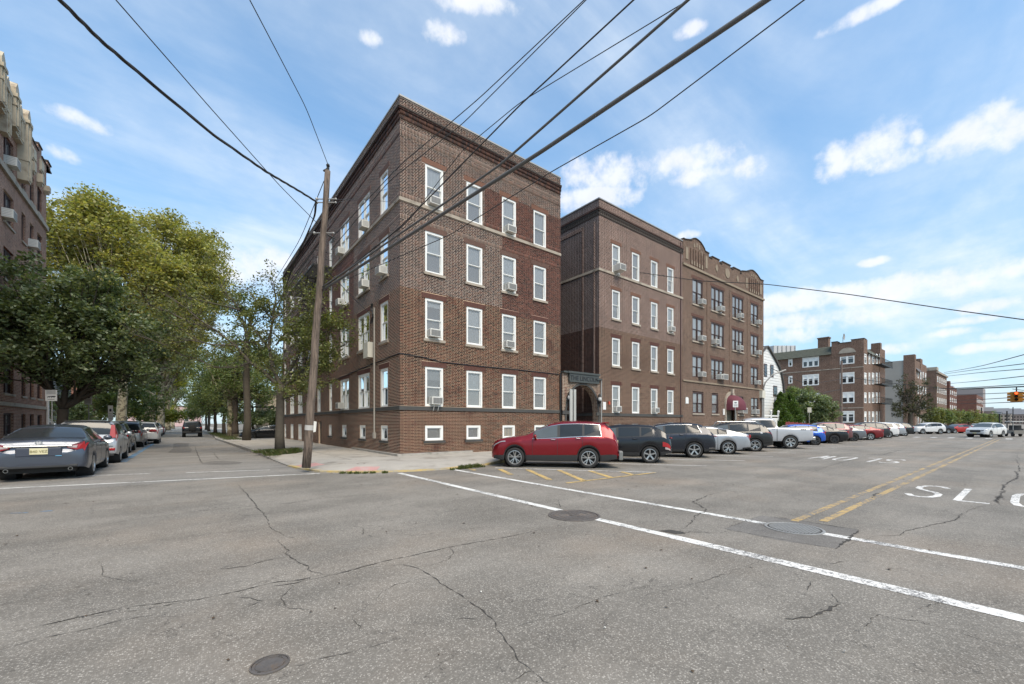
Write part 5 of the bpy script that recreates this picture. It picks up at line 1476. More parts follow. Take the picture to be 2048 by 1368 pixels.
# low garden house behind the trees, pink building closing the street, porch house on the right
def box_house(nm, lab, cat, x0, x1, y0, y1, z1, m, wins, face='S'):
    t = thing(nm, lab, cat, (x0, y0, .1))
    b = MB(); b.box(x0, x1, y0, y1, .1, z1); b.build('wall', m, t)
    b = MB(); b.box(x0 - .3, x1 + .3, y0 - .3, y1 + .3, z1, z1 + .3); b.build('roof', M_ROOF, t)
    for (a, c, e, f) in wins:
        b = MB(FRONT(y0)); b.box(a - .12, c + .12, 0, .05, e - .12, f + .12); w = b.build('window', M_WFRAME, t)
        b = MB(FRONT(y0)); b.quad((a, .055, e), (c, .055, e), (c, .055, f), (a, .055, f)); b.build('pane', M_GLASSD, w)
    return t
pinkm = mat('pink_render', (.52, .36, .35), .9)
box_house('street_end_building', 'pink walled building closing the far end of the tree lined street', 'building', -22, 6, 235, 250, 9, pinkm, [(-20 + k * 4, -18.6 + k * 4, 2 + r * 3.2, 4 + r * 3.2) for k in range(6) for r in range(2)])
ph = box_house('porch_house', 'low tan house with a dark pergola porch behind the black car in the driveway', 'house', 8.5, 22, 62, 74, 5.5, mat('tan_house', (.36, .31, .24), .9), [(10.5, 11.8, 2.0, 3.6), (14.5, 15.8, 2.0, 3.6)])
b = MB()
for k in range(6): b.box(6.3 + k * 1.1, 6.45 + k * 1.1, 58, 62, 3.6, 3.8)
for k in range(4): b.box(6.3 + k * 1.8, 6.5 + k * 1.8, 58, 58.2, .1, 3.6)
b.box(6.1, 12.3, 57.9, 58.1, 3.45, 3.62); b.build('pergola', M_BLACK, ph)
box_house('terraced_house', 'grey house half hidden by the plane trees left of the side street', 'house', -24, -11, 62, 74, 7, mat('grey_house', (.3, .3, .3), .9), [(-20 + k * 3, -18.8 + k * 3, 2.5, 4.2) for k in range(3)])
box_house('terraced_house', 'brick house deep behind the plane trees left of the side street', 'house', -24, -11, 82, 98, 8, mat('brick_house_red', (.25, .12, .09), .9), [(-20 + k * 3, -18.8 + k * 3, 2.5, 4.2) for k in range(3)])

# ================================================================== vehicles
M_TYRE = mat('tyre_rubber', (.022, .022, .022), .85, var=.2, vscale=30)
M_RIM = mat('alloy', (.45, .45, .45), .28, .8, var=.1)
M_RIMD = mat('alloy_dark', (.06, .06, .062), .35, .6)
M_HUB = mat('wheel_shadow', (.02, .02, .02), .7)
M_CLAD = mat('black_plastic', (.03, .03, .031), .6, var=.15)
M_CHROME = mat('chrome', (.50, .50, .50), .22, 1.0, var=.03)
M_TAIL = mat('tail_lamp_red', (.34, .012, .015), .3, coat=.25, var=.15, vscale=14)
M_TAILC = mat('tail_lamp_clear', (.45, .36, .35), .3, coat=.2)
M_HEAD = mat('head_lamp', (.30, .31, .33), .15, coat=.6)
M_PLATE = mat('plate_cream', (.62, .57, .36), .5)
M_PLATEW = mat('plate_white', (.6, .6, .6), .5)
M_SEAM = mat('panel_gap', (.012, .012, .012), .8)
def carglass(name, c=(.02, .024, .026)):
    m = mat(name, c, .10, coat=0, spec=.5, var=.05); return m
M_CG = carglass('car_glass'); M_CGL = carglass('car_glass_light', (.09, .105, .11))
def paint(name, c, metal=.35, rough=.32): return mat('paint_' + name, c, rough, metal, coat=.38, var=.04, vscale=.8)

def smooth1(xs, pts, w=.10):
    px = [p[0] for p in pts]; pz = [p[1] for p in pts]
    g = np.arange(px[0] - .5, px[-1] + .5, .01); v = np.interp(g, px, pz)
    k = max(1, int(w / .01)); ker = np.hanning(k + 2); ker /= ker.sum()
    vp = np.pad(v, k, mode='edge'); vs = np.convolve(vp, ker, 'same')[k:-k]
    return np.interp(xs, g, vs)

class Shape:
    def __init__(s, sp):
        s.__dict__.update(sp); s.W2 = s.W / 2
        s.xf = s.xr + s.wb
    def top(s, x): return smooth1(x, s.tp, s.__dict__.get('sm', .12))
    def belt(s, x): return np.minimum(smooth1(x, s.bp, .2), s.top(x) - .015)
    def low(s, x):
        lo = smooth1(x, [(0, s.sill + .10), (.25, s.sill + .05), (.6, s.sill), (s.L - .7, s.sill), (s.L - .3, s.sill + .02), (s.L, s.sill + .08)], .1)
        Ra = s.R + .045
        for c in (s.xr, s.xf):
            d2 = Ra * Ra - (x - c) ** 2
            lo = np.where(d2 > 0, np.maximum(lo, s.R + np.sqrt(np.maximum(d2, 0))), lo)
        return lo
    def half(s, x):
        rr, rf = .24, .42
        w = np.full_like(x, s.W2)
        d = np.clip((rr - x) / rr, 0, 1); w = w - s.__dict__.get('rtuck', .16) * (1 - np.sqrt(np.maximum(0, 1 - d * d * .96)))
        d = np.clip((x - (s.L - rf)) / rf, 0, 1); w = w - .30 * (1 - np.sqrt(np.maximum(0, 1 - d * d * .96)))
        w -= .025 * np.clip((x - s.xf - .1) / .8, 0, 1)
        for c in (s.xr, s.xf): w = w + .012 * np.exp(-((x - c) / .42) ** 2)
        return w - .012
    def ctrl(s, x):
        T, B, Lo, w = s.top(x), s.belt(x), s.low(x), s.half(x)
        g = np.clip((T - B) / .42, 0, 1)
        wr = s.W2 * s.roofw
        Lo = np.minimum(Lo, B - .2)
        zm = np.maximum(Lo + .14, s.sill + (B - s.sill) * .52)
        y5 = (w - .07) - g * np.maximum(w - .07 - wr, 0)
        Y = [w - .05, w - .012, w, w - .008, w - .045, y5, y5 * .80, y5 * 0]
        Z = [Lo, Lo + (zm - Lo) * .35, zm, B - .09 * np.clip((B - zm) / .2, .2, 1), B, B + (T - B) * (.90 - .05 * g), T - .006 - .012 * g, T + .012]
        return np.array(Y), np.array(Z)
    def S(s, x, t):
        """x, t arrays of same shape -> y, z"""
        Y, Z = s.ctrl(x)
        t = np.clip(t, 0, 7); k = np.minimum(t.astype(int), 6); f = t - k
        idx = np.arange(x.size)
        def cr(A):
            p0 = A[np.maximum(k - 1, 0), idx]; p1 = A[k, idx]; p2 = A[k + 1, idx]; p3 = A[np.minimum(k + 2, 7), idx]
            m1 = (p2 - p0) * .5; m2 = (p3 - p1) * .5
            # keep the glass (4..5) straight and the shoulder crisp
            st = (k == 4); m1 = np.where(st, p2 - p1, m1); m2 = np.where(st | (k == 3), p2 - p1, m2)
            m1 = np.where(k == 5, (p2 - p1) * 1.0, m1)
            f2, f3 = f * f, f * f * f
            return (2 * f3 - 3 * f2 + 1) * p1 + (f3 - 2 * f2 + f) * m1 + (-2 * f3 + 3 * f2) * p2 + (f3 - f2) * m2
        return cr(Y), cr(Z)

class Car:
    def __init__(s, name, label, cat, sp, body, loc, head, side=1, group=None, lod=0):
        s.sh = Shape(sp); s.sp = sp; s.lod = lod
        hx, hy = Vector(head).normalized(); left = Vector((-hy, hx))
        root = Vector(loc) - left * side * (s.sh.W2 - .02)
        s.t = thing(name, label, cat, (root.x, root.y, 0), math.atan2(hy, hx), group, local=True)
        s.body = body
        s.make_body(); s.make_wheels()
    def pt(s, x, y, z): return (x - s.sh.xr, y, z)
    def make_body(s):
        sh = s.sh; st = .05 if s.lod == 0 else .10
        xs = np.arange(.0, sh.L + 1e-6, st)
        extra = []
        for c in (sh.xr, sh.xf):
            Ra = sh.R + .045; extra += list(c + Ra * np.cos(np.linspace(0, math.pi, 15))) + [c - Ra - .004, c + Ra + .004]
        extra += [.015, .03, sh.L - .015, sh.L - .03]
        xs = np.unique(np.clip(np.concatenate([xs, extra]), 0, sh.L))
        ts = np.array([0, .4, 1, 1.5, 2, 2.5, 3, 3.4, 3.7, 4, 4.5, 5, 5.3, 5.6, 6, 6.5, 7])
        X, T = np.meshgrid(xs, ts, indexing='ij'); y, z = sh.S(X.ravel(), T.ravel())
        n, m = X.shape; y = y.reshape(n, m); z = z.reshape(n, m)
        # both halves in one ring: left t=0..7, right 7..0
        Yf = np.concatenate([y, -y[:, -2::-1]], 1); Zf = np.concatenate([z, z[:, -2::-1]], 1); Xf = np.repeat(xs[:, None], Yf.shape[1], 1)
        k = Yf.shape[1]
        V = np.stack([Xf - sh.xr, Yf, Zf], 2).reshape(-1, 3).tolist()
        b = MB(); faces = [(i * k + j, (i + 1) * k + j, (i + 1) * k + j + 1, i * k + j + 1) for i in range(n - 1) for j in range(k - 1)]
        b.add(V, faces)
        # rounded end caps
        for e, sg in ((0, -1), (n - 1, 1)):
            ring = [(Xf[e, j], Yf[e, j], Zf[e, j]) for j in range(k)]
            zc = (min(r[2] for r in ring) + max(r[2] for r in ring)) / 2
            rings = [ring]
            for q, bl in ((.93, .018), (.72, .030), (.35, .036)):
                rings.append([(r[0] + sg * bl, r[1] * q, zc + (r[2] - zc) * (1 - (1 - q) * .9)) for r in ring])
            base = []
            for r in rings[1:]: base.append(b.add([(p[0] - sh.xr, p[1], p[2]) for p in r], []))
            prev = [e * k + j for j in range(k)]
            for bs in base:
                cur = [bs + j for j in range(k)]
                for j in range(k - 1): b.f.append((prev[j], prev[j + 1], cur[j + 1], cur[j])); b.m.append(0)
                b.f.append((prev[k - 1], prev[0], cur[0], cur[k - 1])); b.m.append(0)
                prev = cur
            b.f.append(tuple(prev)); b.m.append(0)
        o = b.build('body', s.body, s.t, smooth=True)
        try:
            o.data.set_sharp_from_angle(angle=math.radians(38))
        except Exception: pass
        b = MB(); b.box(.25 - sh.xr, sh.L - .3 - sh.xr, -sh.W2 + .30, sh.W2 - .30, sh.sill - .04, sh.sill + .42)
        for c in (sh.xr, sh.xf):
            b.lathe([(sh.R + .055, -sh.W2 + .06), (sh.R + .055, -sh.W2 + .36)], 20, 'y', (c - sh.xr, 0, sh.R)); b.lathe([(sh.R + .055, sh.W2 - .06), (sh.R + .055, sh.W2 - .36)], 20, 'y', (c - sh.xr, 0, sh.R))
        b.build('underbody', M_HUB, s.t)
    def patch(s, name, m, x0, x1, t0, t1, off=.004, nx=8, nt=4, sides=(1, -1), t0b=None, t1b=None, parent=None, x0t=None, x1t=None, mirror_join=False):
        """patch on the skin: x range, t range (t0..t1 at x0, t0b..t1b at x1; x0t/x1t shift the ends at the top edge)"""
        sh = s.sh; t0b = t0 if t0b is None else t0b; t1b = t1 if t1b is None else t1b
        x0t = x0 if x0t is None else x0t; x1t = x1 if x1t is None else x1t
        out = None
        U, V = np.meshgrid(np.linspace(0, 1, nx + 1), np.linspace(0, 1, nt + 1), indexing='ij')
        X = (x0 + (x0t - x0) * V) * (1 - U) + (x1 + (x1t - x1) * V) * U
        T = (t0 + (t0b - t0) * U) * (1 - V) + (t1 + (t1b - t1) * U) * V
        X, T = X.ravel(), T.ravel()
        y, z = sh.S(X, T); e = .04
        y1, z1 = sh.S(X, np.minimum(T + .25, 7)); y0_, z0_ = sh.S(X, np.maximum(T - .25, 0))
        ya, za = sh.S(np.minimum(X + e, sh.L), T); yb, zb = sh.S(np.maximum(X - e, 0), T)
        tx = np.stack([np.full_like(X, 2 * e), ya - yb, za - zb], 1); tt = np.stack([np.zeros_like(X), y1 - y0_, z1 - z0_], 1)
        nn = np.cross(tx, tt); ln = np.linalg.norm(nn, axis=1, keepdims=True); nn = nn / np.maximum(ln, 1e-9)
        nn *= np.sign((nn[:, 1:2] * .8 + nn[:, 2:3] * .6 + 1e-9))
        P = np.stack([X - sh.xr, y, z], 1)
        k = nt + 1
        F_ = [(i * k + j, (i + 1) * k + j, (i + 1) * k + j + 1, i * k + j + 1) for i in range(nx) for j in range(nt)]
        bnd = [(i * k) for i in range(nx + 1)] + [nx * k + j for j in range(1, k)] + [i * k + nt for i in range(nx - 1, -1, -1)] + [j for j in range(nt - 1, 0, -1)]
        for sd in sides:
            b = MB(); Q = P + nn * off; Bq = P - nn * .004
            Q = Q.copy(); Bq = Bq.copy(); Q[:, 1] *= sd; Bq[:, 1] *= sd
            N_ = len(Q); b.add(np.concatenate([Q, Bq]).tolist(), F_ + [(bnd[i], bnd[(i + 1) % len(bnd)], bnd[(i + 1) % len(bnd)] + N_, bnd[i] + N_) for i in range(len(bnd))])
            out = b.build(name, m, parent or s.t, smooth=True)
            try: out.data.set_sharp_from_angle(angle=math.radians(40))
            except Exception: pass
        return out
    def full(s, name, m, x0, x1, t0, off=.004, nx=8, t0b=None, x0c=None):
        """patch across the centre line (windscreen, rear screen)"""
        sh = s.sh; t0b = t0 if t0b is None else t0b
        nt = 6
        U, V = np.meshgrid(np.linspace(0, 1, nx + 1), np.linspace(-1, 1, 2 * nt + 1), indexing='ij')
        X = x0 + (x1 - x0) * U
        if x0c: X = X + (1 - np.abs(V)) * 0
        tt = t0 + (t0b - t0) * U
        T = 7 - (7 - tt) * np.abs(V)
        y, z = sh.S(X.ravel(), T.ravel()); y = y * np.sign(V.ravel()); 
        y = np.where(np.abs(V.ravel()) < 1e-6, 0, y)
        dz = sh.top(X.ravel() + .02) - sh.top(X.ravel() - .02); sl = np.arctan2(dz, .04)
        P = np.stack([X.ravel() - sh.xr - np.sin(sl) * off, y, z + np.cos(sl) * off + .002], 1)
        k = 2 * nt + 1
        b = MB(); b.add(P.tolist(), [(i * k + j, (i + 1) * k + j, (i + 1) * k + j + 1, i * k + j + 1) for i in range(nx) for j in range(k - 1)])
        return b.build(name, m, s.t, smooth=True)
    def box(s, name, m, x0, x1, y0, y1, z0, z1, parent=None, both=False, bev=.0):
        r = []
        for sd in ((1, -1) if both else (1,)):
            b = MB(); b.box(x0 - s.sh.xr, x1 - s.sh.xr, min(y0 * sd, y1 * sd), max(y0 * sd, y1 * sd), z0, z1); o = b.build(name, m, parent or s.t); r.append(o)
            if bev:
                md = o.modifiers.new('bevel', 'BEVEL'); md.width = bev; md.segments = 2; md.limit_method = 'ANGLE'
        return r[0]
    def make_wheels(s):
        sh = s.sh; R = sh.R; wd = .22; rr = R * sh.__dict__.get('rimr', .68)
        seg = 32 if s.lod == 0 else 20
        style = sh.__dict__.get('rim', 5); rm = {'s': M_RIM, 'd': M_RIMD}[sh.__dict__.get('rimc', 's')]
        if not hasattr(Car, 'cache'): Car.cache = {}
        key = (R, style, seg, rr, rm.name)
        if key not in Car.cache:
            b = MB(); b.lathe([(rr, -wd / 2 + .01), (rr + .01, -wd / 2), (R * .93, -wd / 2 - .002), (R * .985, -wd / 2 + .02), (R, -wd / 2 + .05), (R, wd / 2 - .05), (R * .985, wd / 2 - .02), (R * .93, wd / 2 + .002), (rr + .01, wd / 2), (rr, wd / 2 - .01), (rr, -wd / 2 + .01)], seg, 'y')
            tyre = b.build('tyre', M_TYRE, None, smooth=True).data
            b = MB()
            b.lathe([(rr + .004, wd / 2 - .035), (rr + .004, wd / 2 + .002), (rr - .016, wd / 2 + .004), (rr - .03, wd / 2 - .02), (rr - .03, wd / 2 - .09)], seg, 'y')
            b.lathe([(.001, wd / 2 - .015), (.035, wd / 2 - .017), (.052, wd / 2 - .035), (.06, wd / 2 - .07)], 16, 'y')
            ns = abs(style) if abs(style) < 20 else abs(style) // 10
            for k in range(ns):
                a = 2 * math.pi * k / ns + .3
                twin = (-.10, .10) if abs(style) >= 20 else (0,)
                for dt in twin:
                    ca, sa = math.cos(a), math.sin(a); cb, sb = math.cos(a + dt * 2.2), math.sin(a + dt * 2.2)
                    r0, r1 = .035, rr - .01; w0, w1 = (.016, .014) if abs(style) >= 20 or ns > 8 else (.026, .032)
                    if abs(style) == 6: w0, w1 = .02, .055
                    p = []
                    for yy in (wd / 2 - .012, wd / 2 - .06):
                        for (r_, w_, cc, ss) in ((r0, w0, ca, sa), (r1, w1, cb, sb)):
                            p += [(r_ * cc - w_ * ss, yy - (0.012 if r_ == r0 else -.006), r_ * ss + w_ * cc), (r_ * cc + w_ * ss, yy - (0.012 if r_ == r0 else -.006), r_ * ss - w_ * cc)]
                    b.add(p, [(0, 1, 3, 2), (4, 5, 7, 6), (0, 2, 6, 4), (1, 3, 7, 5)])
            rim = b.build('rim', rm, None).data
            b = MB(); b.lathe([(.001, wd / 2 - .11), (rr, wd / 2 - .11)], seg, 'y'); b.lathe([(.001, wd / 2 - .085), (rr * .62, wd / 2 - .085), (rr * .62, wd / 2 - .11)], seg, 'y')
            disc = b.build('brake_disc', M_HUB, None).data
            for o in [o for o in COL.objects if o.data in (tyre, rim, disc)]: bpy.data.objects.remove(o)
            Car.cache[key] = (tyre, rim, disc)
        tyre, rim, disc = Car.cache[key]
        steer = sh.__dict__.get('steer', 0)
        for c in (0, sh.wb):
            for sd in (1, -1):
                w = link('wheel', tyre, s.t); w.location = (c, sd * (sh.W2 - .02 - wd / 2), R)
                w.rotation_euler = (0, 0, (0 if sd > 0 else math.pi) + (steer if c > 0 else 0))
                r = link('rim', rim, w); d = link('brake_disc', disc, w)
    def common(s, doors, glassx, t_lo=4.12, t_hi=4.9, qx=None, pill=M_CLAD, handle=True, mir=None, glass=None, chrome=False, rearg=None, frontg=None, clad=None, seams=True):
        sh = s.sh; gm = glass or M_CG
        # black pillar band behind the side glass, then each pane
        gx0, gx1 = glassx[0][0], glassx[-1][1]
        s.patch('pillar_trim', pill, gx0 - .03, gx1 + .05, t_lo - .05, t_hi + .04, .003, nx=24 if s.lod == 0 else 10)
        for i, (a, c) in enumerate(glassx):
            kw = {}
            if i == 0 and qx == 'up': kw = dict(t0=t_lo + .45, t0b=t_lo, t1=t_hi - .05, t1b=t_hi)
            elif i == 0 and qx == 'down': kw = dict(t0=t_lo, t0b=t_lo, t1=t_lo + .25, t1b=t_hi)
            else: kw = dict(t0=t_lo, t1=t_hi)
            s.patch('window', gm if i < len(glassx) - 1 else M_CGL, a, c, off=.008, nx=10, **kw)
        if chrome:
            s.patch('chrome_trim', M_CHROME, gx0 - .05, gx1 + .08, t_lo - .09, t_lo - .045, .009, nx=20, nt=1)
            s.patch('chrome_trim', M_CHROME, gx0 + .02, gx1 - .0, t_hi + .02, t_hi + .055, .009, nx=20, nt=1)
            s.patch('chrome_trim', M_CHROME, gx0 - .05, gx0 - .03, t_lo - .09, t_hi + .055, .009, nx=1, nt=6, x0t=gx0 + .01, x1t=gx0 + .05)
        if seams:
            for x in doors: s.patch('door_seam', M_SEAM, x - .006, x + .006, .25, t_lo - .1, .0015, nx=1, nt=10)
        if handle:
            for x in doors[:-1]:
                for sd in (1, -1):
                    y, z = sh.S(np.array([x + .16]), np.array([3.35])); y, z = y[0], z[0]
                    b = MB(); b.tube([(x + .06 - sh.xr, (y - .0) * sd, z), (x + .09 - sh.xr, (y + .032) * sd, z + .005), (x + .22 - sh.xr, (y + .032) * sd, z + .01), (x + .25 - sh.xr, y * sd, z + .01)], .013, 6); b.build('door_handle', M_CHROME if chrome else s.body, s.t)
        if mir:
            for sd in (1, -1):
                y, z = sh.S(np.array([mir]), np.array([4.1])); y, z = y[0], z[0]
                b = MB(); b.ball((mir - sh.xr + .02, (y + .13) * sd, z + .07), .11, 12, 8, sc=(.55, 1, .72)); b.tube([(mir - sh.xr, (y - .03) * sd, z + .02), (mir - sh.xr, (y + .1) * sd, z + .04)], .03, 6)
                mo = b.build('mirror', s.body, s.t, smooth=True)
        if rearg: s.full('rear_window', M_CG, *rearg)
        if frontg: s.full('windscreen', M_CGL, *frontg)
        if clad:
            s.patch('cladding', M_CLAD, .05, sh.L - .1, 0, clad, .012, nx=70 if s.lod == 0 else 40, nt=2)
    def plate(s, x, z, m=M_PLATE, w=.31, h=.155, text=None):
        b = MB(); b.box(x - .012 - s.sh.xr, x - s.sh.xr, -w / 2, w / 2, z - h / 2, z + h / 2); p = b.build('number_plate', m, s.t)
        return p

SUV = dict(L=4.60, W=1.85, sill=.29, R=.362, xr=1.04, wb=2.66, roofw=.72, rim=50, rimr=.70,
    tp=[(0, .85), (.02, 1.08), (.06, 1.17), (.12, 1.25), (.34, 1.54), (.44, 1.615), (.9, 1.675), (1.5, 1.70), (2.0, 1.685), (2.4, 1.61), (2.8, 1.44), (3.3, 1.17), (3.6, 1.13), (4.1, 1.07), (4.42, .98), (4.55, .84), (4.60, .6)],
    bp=[(0, .75), (.08, 1.05), (.3, 1.13), (1.2, 1.12), (2.2, 1.06), (3.5, 1.02), (4.2, .96), (4.5, .82), (4.6, .55)])
SEDAN = dict(L=4.86, W=1.83, sill=.24, R=.33, xr=1.08, wb=2.78, roofw=.68, rim=7, rimr=.70,
    tp=[(0, .72), (.02, .92), (.06, 1.03), (.14, 1.07), (.62, 1.10), (1.0, 1.25), (1.45, 1.40), (1.9, 1.46), (2.3, 1.47), (2.75, 1.43), (3.1, 1.28), (3.65, 1.01), (4.3, .90), (4.65, .80), (4.82, .66), (4.86, .52)],
    bp=[(0, .7), (.1, .98), (.7, 1.02), (1.6, .99), (3.5, .93), (4.3, .80), (4.86, .5)])
def mk(base, **k): d = dict(base); d.update(k); return d
def shift(sp, dl):  # stretch helper
    return sp
HEAD = (-.60, .80)
PK = 'cars parked at an angle along the avenue'
def suv_tail(c, hi=1.12, w=.42, m=M_TAIL, low=.95):
    sh = c.sh
    c.patch('tail_light', m, .03, w, 3.05, 3.75, .012, nx=8, t0b=3.7, t1b=3.82)
    c.box('tail_light', m, -.045, .03, sh.W2 - .50, sh.W2 - .20, low, low + .15, both=True, bev=.015)

# --- red suv
RED = paint('crimson', (.22, .008, .014), .55, .25)
crv = Car('parked_suv', 'crimson red suv with chrome window trim at the yellow hatching', 'suv', mk(SUV, rim=50, sill=.26), RED, G(1177, 937), (G(1031, 934.5)[0] - G(1177, 937)[0], G(1031, 934.5)[1] - G(1177, 937)[1]), group=PK)
crv.common((1.25, 2.14, 3.05), [(.62, 1.18), (1.26, 2.05), (2.15, 2.98)], t_lo=4.1, t_hi=4.92, qx='up', chrome=True, mir=2.92, rearg=(.20, .44, 5.25), frontg=(3.22, 2.5, 5.1), clad=1.25)
crv.patch('tail_light', M_TAIL, .03, .50, 3.15, 3.95, .012, nx=8, t0b=3.55, t1b=3.62)
crv.patch('tail_lamp_clear', M_TAILC, .02, .12, 3.4, 3.55, .016, nx=4)
crv.box('number_plate', M_PLATE, -.055, -.03, -.16, .16, .82, .98)
crv.box('bumper_reflector', M_TAIL, -.02, .10, .62, .80, .46, .53, both=True)
crv.box('tow_step', mat('beaten_metal', (.22, .22, .21), .5, .5), -.16, -.02, .35, .85, .30, .62, bev=.03)
crv.patch('fuel_flap', M_SEAM, .70, .72, 3.0, 3.5, .0015, nx=1, nt=4, sides=(1,)); crv.patch('fuel_flap', M_SEAM, .90, .915, 3.0, 3.5, .0015, nx=1, nt=4, sides=(1,))
crv.patch('headlight', M_HEAD, 4.05, 4.5, 3.5, 3.95, .01, nx=6)
crv.box('roof_spoiler', RED, .30, .56, -.55, .55, 1.60, 1.64, bev=.015)
crv.box('grille', M_CLAD, 4.56, 4.63, -.5, .5, .5, .78)

# --- black compact suv with faceted wheels
BLK = paint('black', (.010, .011, .014), .3, .2)
kona = Car('parked_suv', 'black compact suv with diamond cut silver wheels beside the crimson suv', 'suv',
    mk(SUV, L=4.35, W=1.82, xr=.82, wb=2.66, R=.34, rim=5, tp=[(0, .80), (.02, .98), (.08, 1.08), (.25, 1.25), (.55, 1.46), (.75, 1.53), (1.3, 1.575), (2.0, 1.57), (2.5, 1.50), (3.35, 1.06), (4.05, .92), (4.28, .78), (4.35, .58)], bp=[(0, .75), (.1, 1.0), (.3, 1.10), (1.2, 1.02), (3.3, .95), (4.0, .85), (4.35, .55)]), BLK, G(1300, 926.5), HEAD, group=PK)
kona.common((1.25, 2.15, 3.1), [(.75, 1.15), (1.22, 2.05), (2.15, 3.0)], t_hi=4.9, qx='up', mir=2.95, rearg=(.26, .62, 5.25), frontg=(3.3, 2.55, 5.1), clad=1.05)
kona.patch('tail_light', M_TAIL, .05, .34, 1.9, 2.5, .016, nx=6); kona.patch('tail_lamp_clear', M_TAILC, .05, .24, 1.5, 1.85, .016, nx=4)
kona.box('tail_light', M_TAIL, -.04, .02, -.75, .75, 1.0, 1.03); kona.patch('skid_trim', M_CHROME, .02, .22, .2, .55, .02, nx=4)
# --- dark blue grey suv
DBL = paint('ink_blue', (.020, .024, .034), .45, .22)
tuc = Car('parked_suv', 'dark slate suv with chrome rear pillar strip, third in the angled row', 'suv',
    mk(SUV, L=4.60, xr=.92, wb=2.75, rim=5, tp=[(0, .80), (.02, 1.0), (.1, 1.12), (.35, 1.40), (.62, 1.57), (1.2, 1.645), (2.0, 1.64), (2.6, 1.55), (3.45, 1.12), (4.25, .98), (4.52, .82), (4.60, .6)]), DBL, G(1389, 916), HEAD, group=PK)
tuc.common((1.32, 2.28, 3.25), [(.70, 1.22), (1.30, 2.18), (2.28, 3.15)], qx='down', mir=3.05, rearg=(.22, .52, 5.25), frontg=(3.4, 2.65, 5.1), clad=.75)
tuc.patch('chrome_trim', M_CHROME, .60, .615, 4.1, 4.95, .009, nx=1, nt=8, x0t=.76, x1t=.775); tuc.patch('chrome_trim', M_CHROME, 1.0, 2.9, 4.94, 4.975, .010, nx=20, nt=1)
tuc.patch('tail_light', mat('tail_lamp_dark', (.06, .01, .012), .1, coat=1), .04, .36, 3.3, 3.95, .012, nx=6, t0b=3.75, t1b=3.95); tuc.patch('chrome_trim', M_CHROME, .03, .30, .9, 1.05, .02, nx=6, nt=1); tuc.box('tail_light', M_TAIL, -.045, .02, -.8, .8, 1.0, 1.04)
# --- silver grey fastback sedan
SLV = paint('silver_grey', (.33, .35, .375), .4, .3)
k5 = Car('parked_sedan', 'light silver fastback sedan with wide black and silver wheels between two suvs', 'sedan',
    mk(SEDAN, L=4.90, W=1.86, xr=1.05, wb=2.85, R=.345, rim=50, rimr=.74, tp=[(0, .72), (.02, .92), (.06, 1.04), (.2, 1.07), (.6, 1.17), (1.2, 1.35), (1.8, 1.44), (2.3, 1.45), (2.8, 1.40), (3.7, .99), (4.4, .86), (4.8, .68), (4.9, .5)]), SLV, G(1456.7, 908.8), HEAD, group=PK)
k5.common((1.55, 2.48, 3.4), [(1.12, 1.48), (1.56, 2.38), (2.48, 3.3)], qx='down', mir=3.3, rearg=(.55, 1.25, 5.25), frontg=(3.65, 2.85, 5.1))
suv_tail(k5, low=.86, w=.30); k5.patch('bumper_trim', M_CLAD, .03, .38, .1, .75, .012, nx=6); k5.patch('chrome_trim', M_CHROME, .02, .3, .75, .85, .016, nx=5, nt=1)
k5.patch('chrome_trim', M_CHROME, 1.5, 3.15, 4.93, 4.97, .010, nx=20, nt=1)
# --- black suv with dealer sticker
CHAR = paint('charcoal', (.022, .024, .025), .4, .25)
rav = Car('parked_suv', 'black suv with silver roof rails and round white sticker on the rear side', 'suv',
    mk(SUV, L=4.57, xr=.93, wb=2.66, rim=50, tp=[(0, .82), (.02, 1.02), (.1, 1.12), (.3, 1.38), (.48, 1.60), (.8, 1.64), (1.5, 1.68), (2.2, 1.66), (2.8, 1.56), (3.5, 1.14), (4.25, 1.0), (4.5, .84), (4.57, .6)]), CHAR, G(1510.6, 903.2), HEAD, group=PK)
rav.common((1.34, 2.30, 3.26), [(.66, 1.24), (1.32, 2.20), (2.30, 3.18)], qx='up', mir=3.06, rearg=(.20, .44, 5.25), frontg=(3.45, 2.78, 5.1), clad=.9)
rav.patch('tail_light', M_TAIL, .02, .44, 3.35, 3.95, .014, nx=6, t0b=3.75, t1b=3.9)
for sd in (1, -1):
    b = MB(); b.tube([(.75 - .93, sd * .60, 1.62), (.85 - .93, sd * .60, 1.70), (2.6 - .93, sd * .60, 1.70), (2.75 - .93, sd * .60, 1.60)], .022, 6); b.build('roof_rail', M_RIM, rav.t)
y, z = rav.sh.S(np.array([.62]), np.array([3.2])); b = MB(); b.lathe([(.001, 0), (.065, 0), (.065, -.01)], 16, 'y', (.62 - .93, y[0] + .006, z[0])); b.build('sticker', mat('sticker_white', (.7, .7, .7), .5), rav.t)
# --- pickup
PU = dict(L=5.90, W=2.03, sill=.48, R=.41, xr=1.25, wb=3.68, roofw=.74, rim=6, rimr=.66, sm=.05, rtuck=.06,
    tp=[(0, 1.30), (.02, 1.345), (1.88, 1.345), (1.93, 1.36), (2.02, 1.86), (2.15, 1.93), (2.6, 1.96), (3.3, 1.95), (3.7, 1.86), (4.35, 1.40), (4.5, 1.34), (5.5, 1.25), (5.8, 1.12), (5.9, .9)],
    bp=[(0, 1.25), (1.9, 1.30), (4.3, 1.24), (5.5, 1.15), (5.9, .85)])
WGR = paint('pale_grey', (.42, .43, .45), .15, .35)
tr = Car('parked_pickup', 'pale grey four door pickup truck with 4x4 lettering on the bed side', 'pickup truck', PU, WGR, G(1581, 897.8), HEAD, group=PK)
tr.common((2.02, 2.95, 3.95), [(2.10, 2.86), (2.95, 3.85)], t_lo=4.1, t_hi=4.88, mir=3.85, rearg=None, frontg=(4.3, 3.72, 5.1), clad=None)
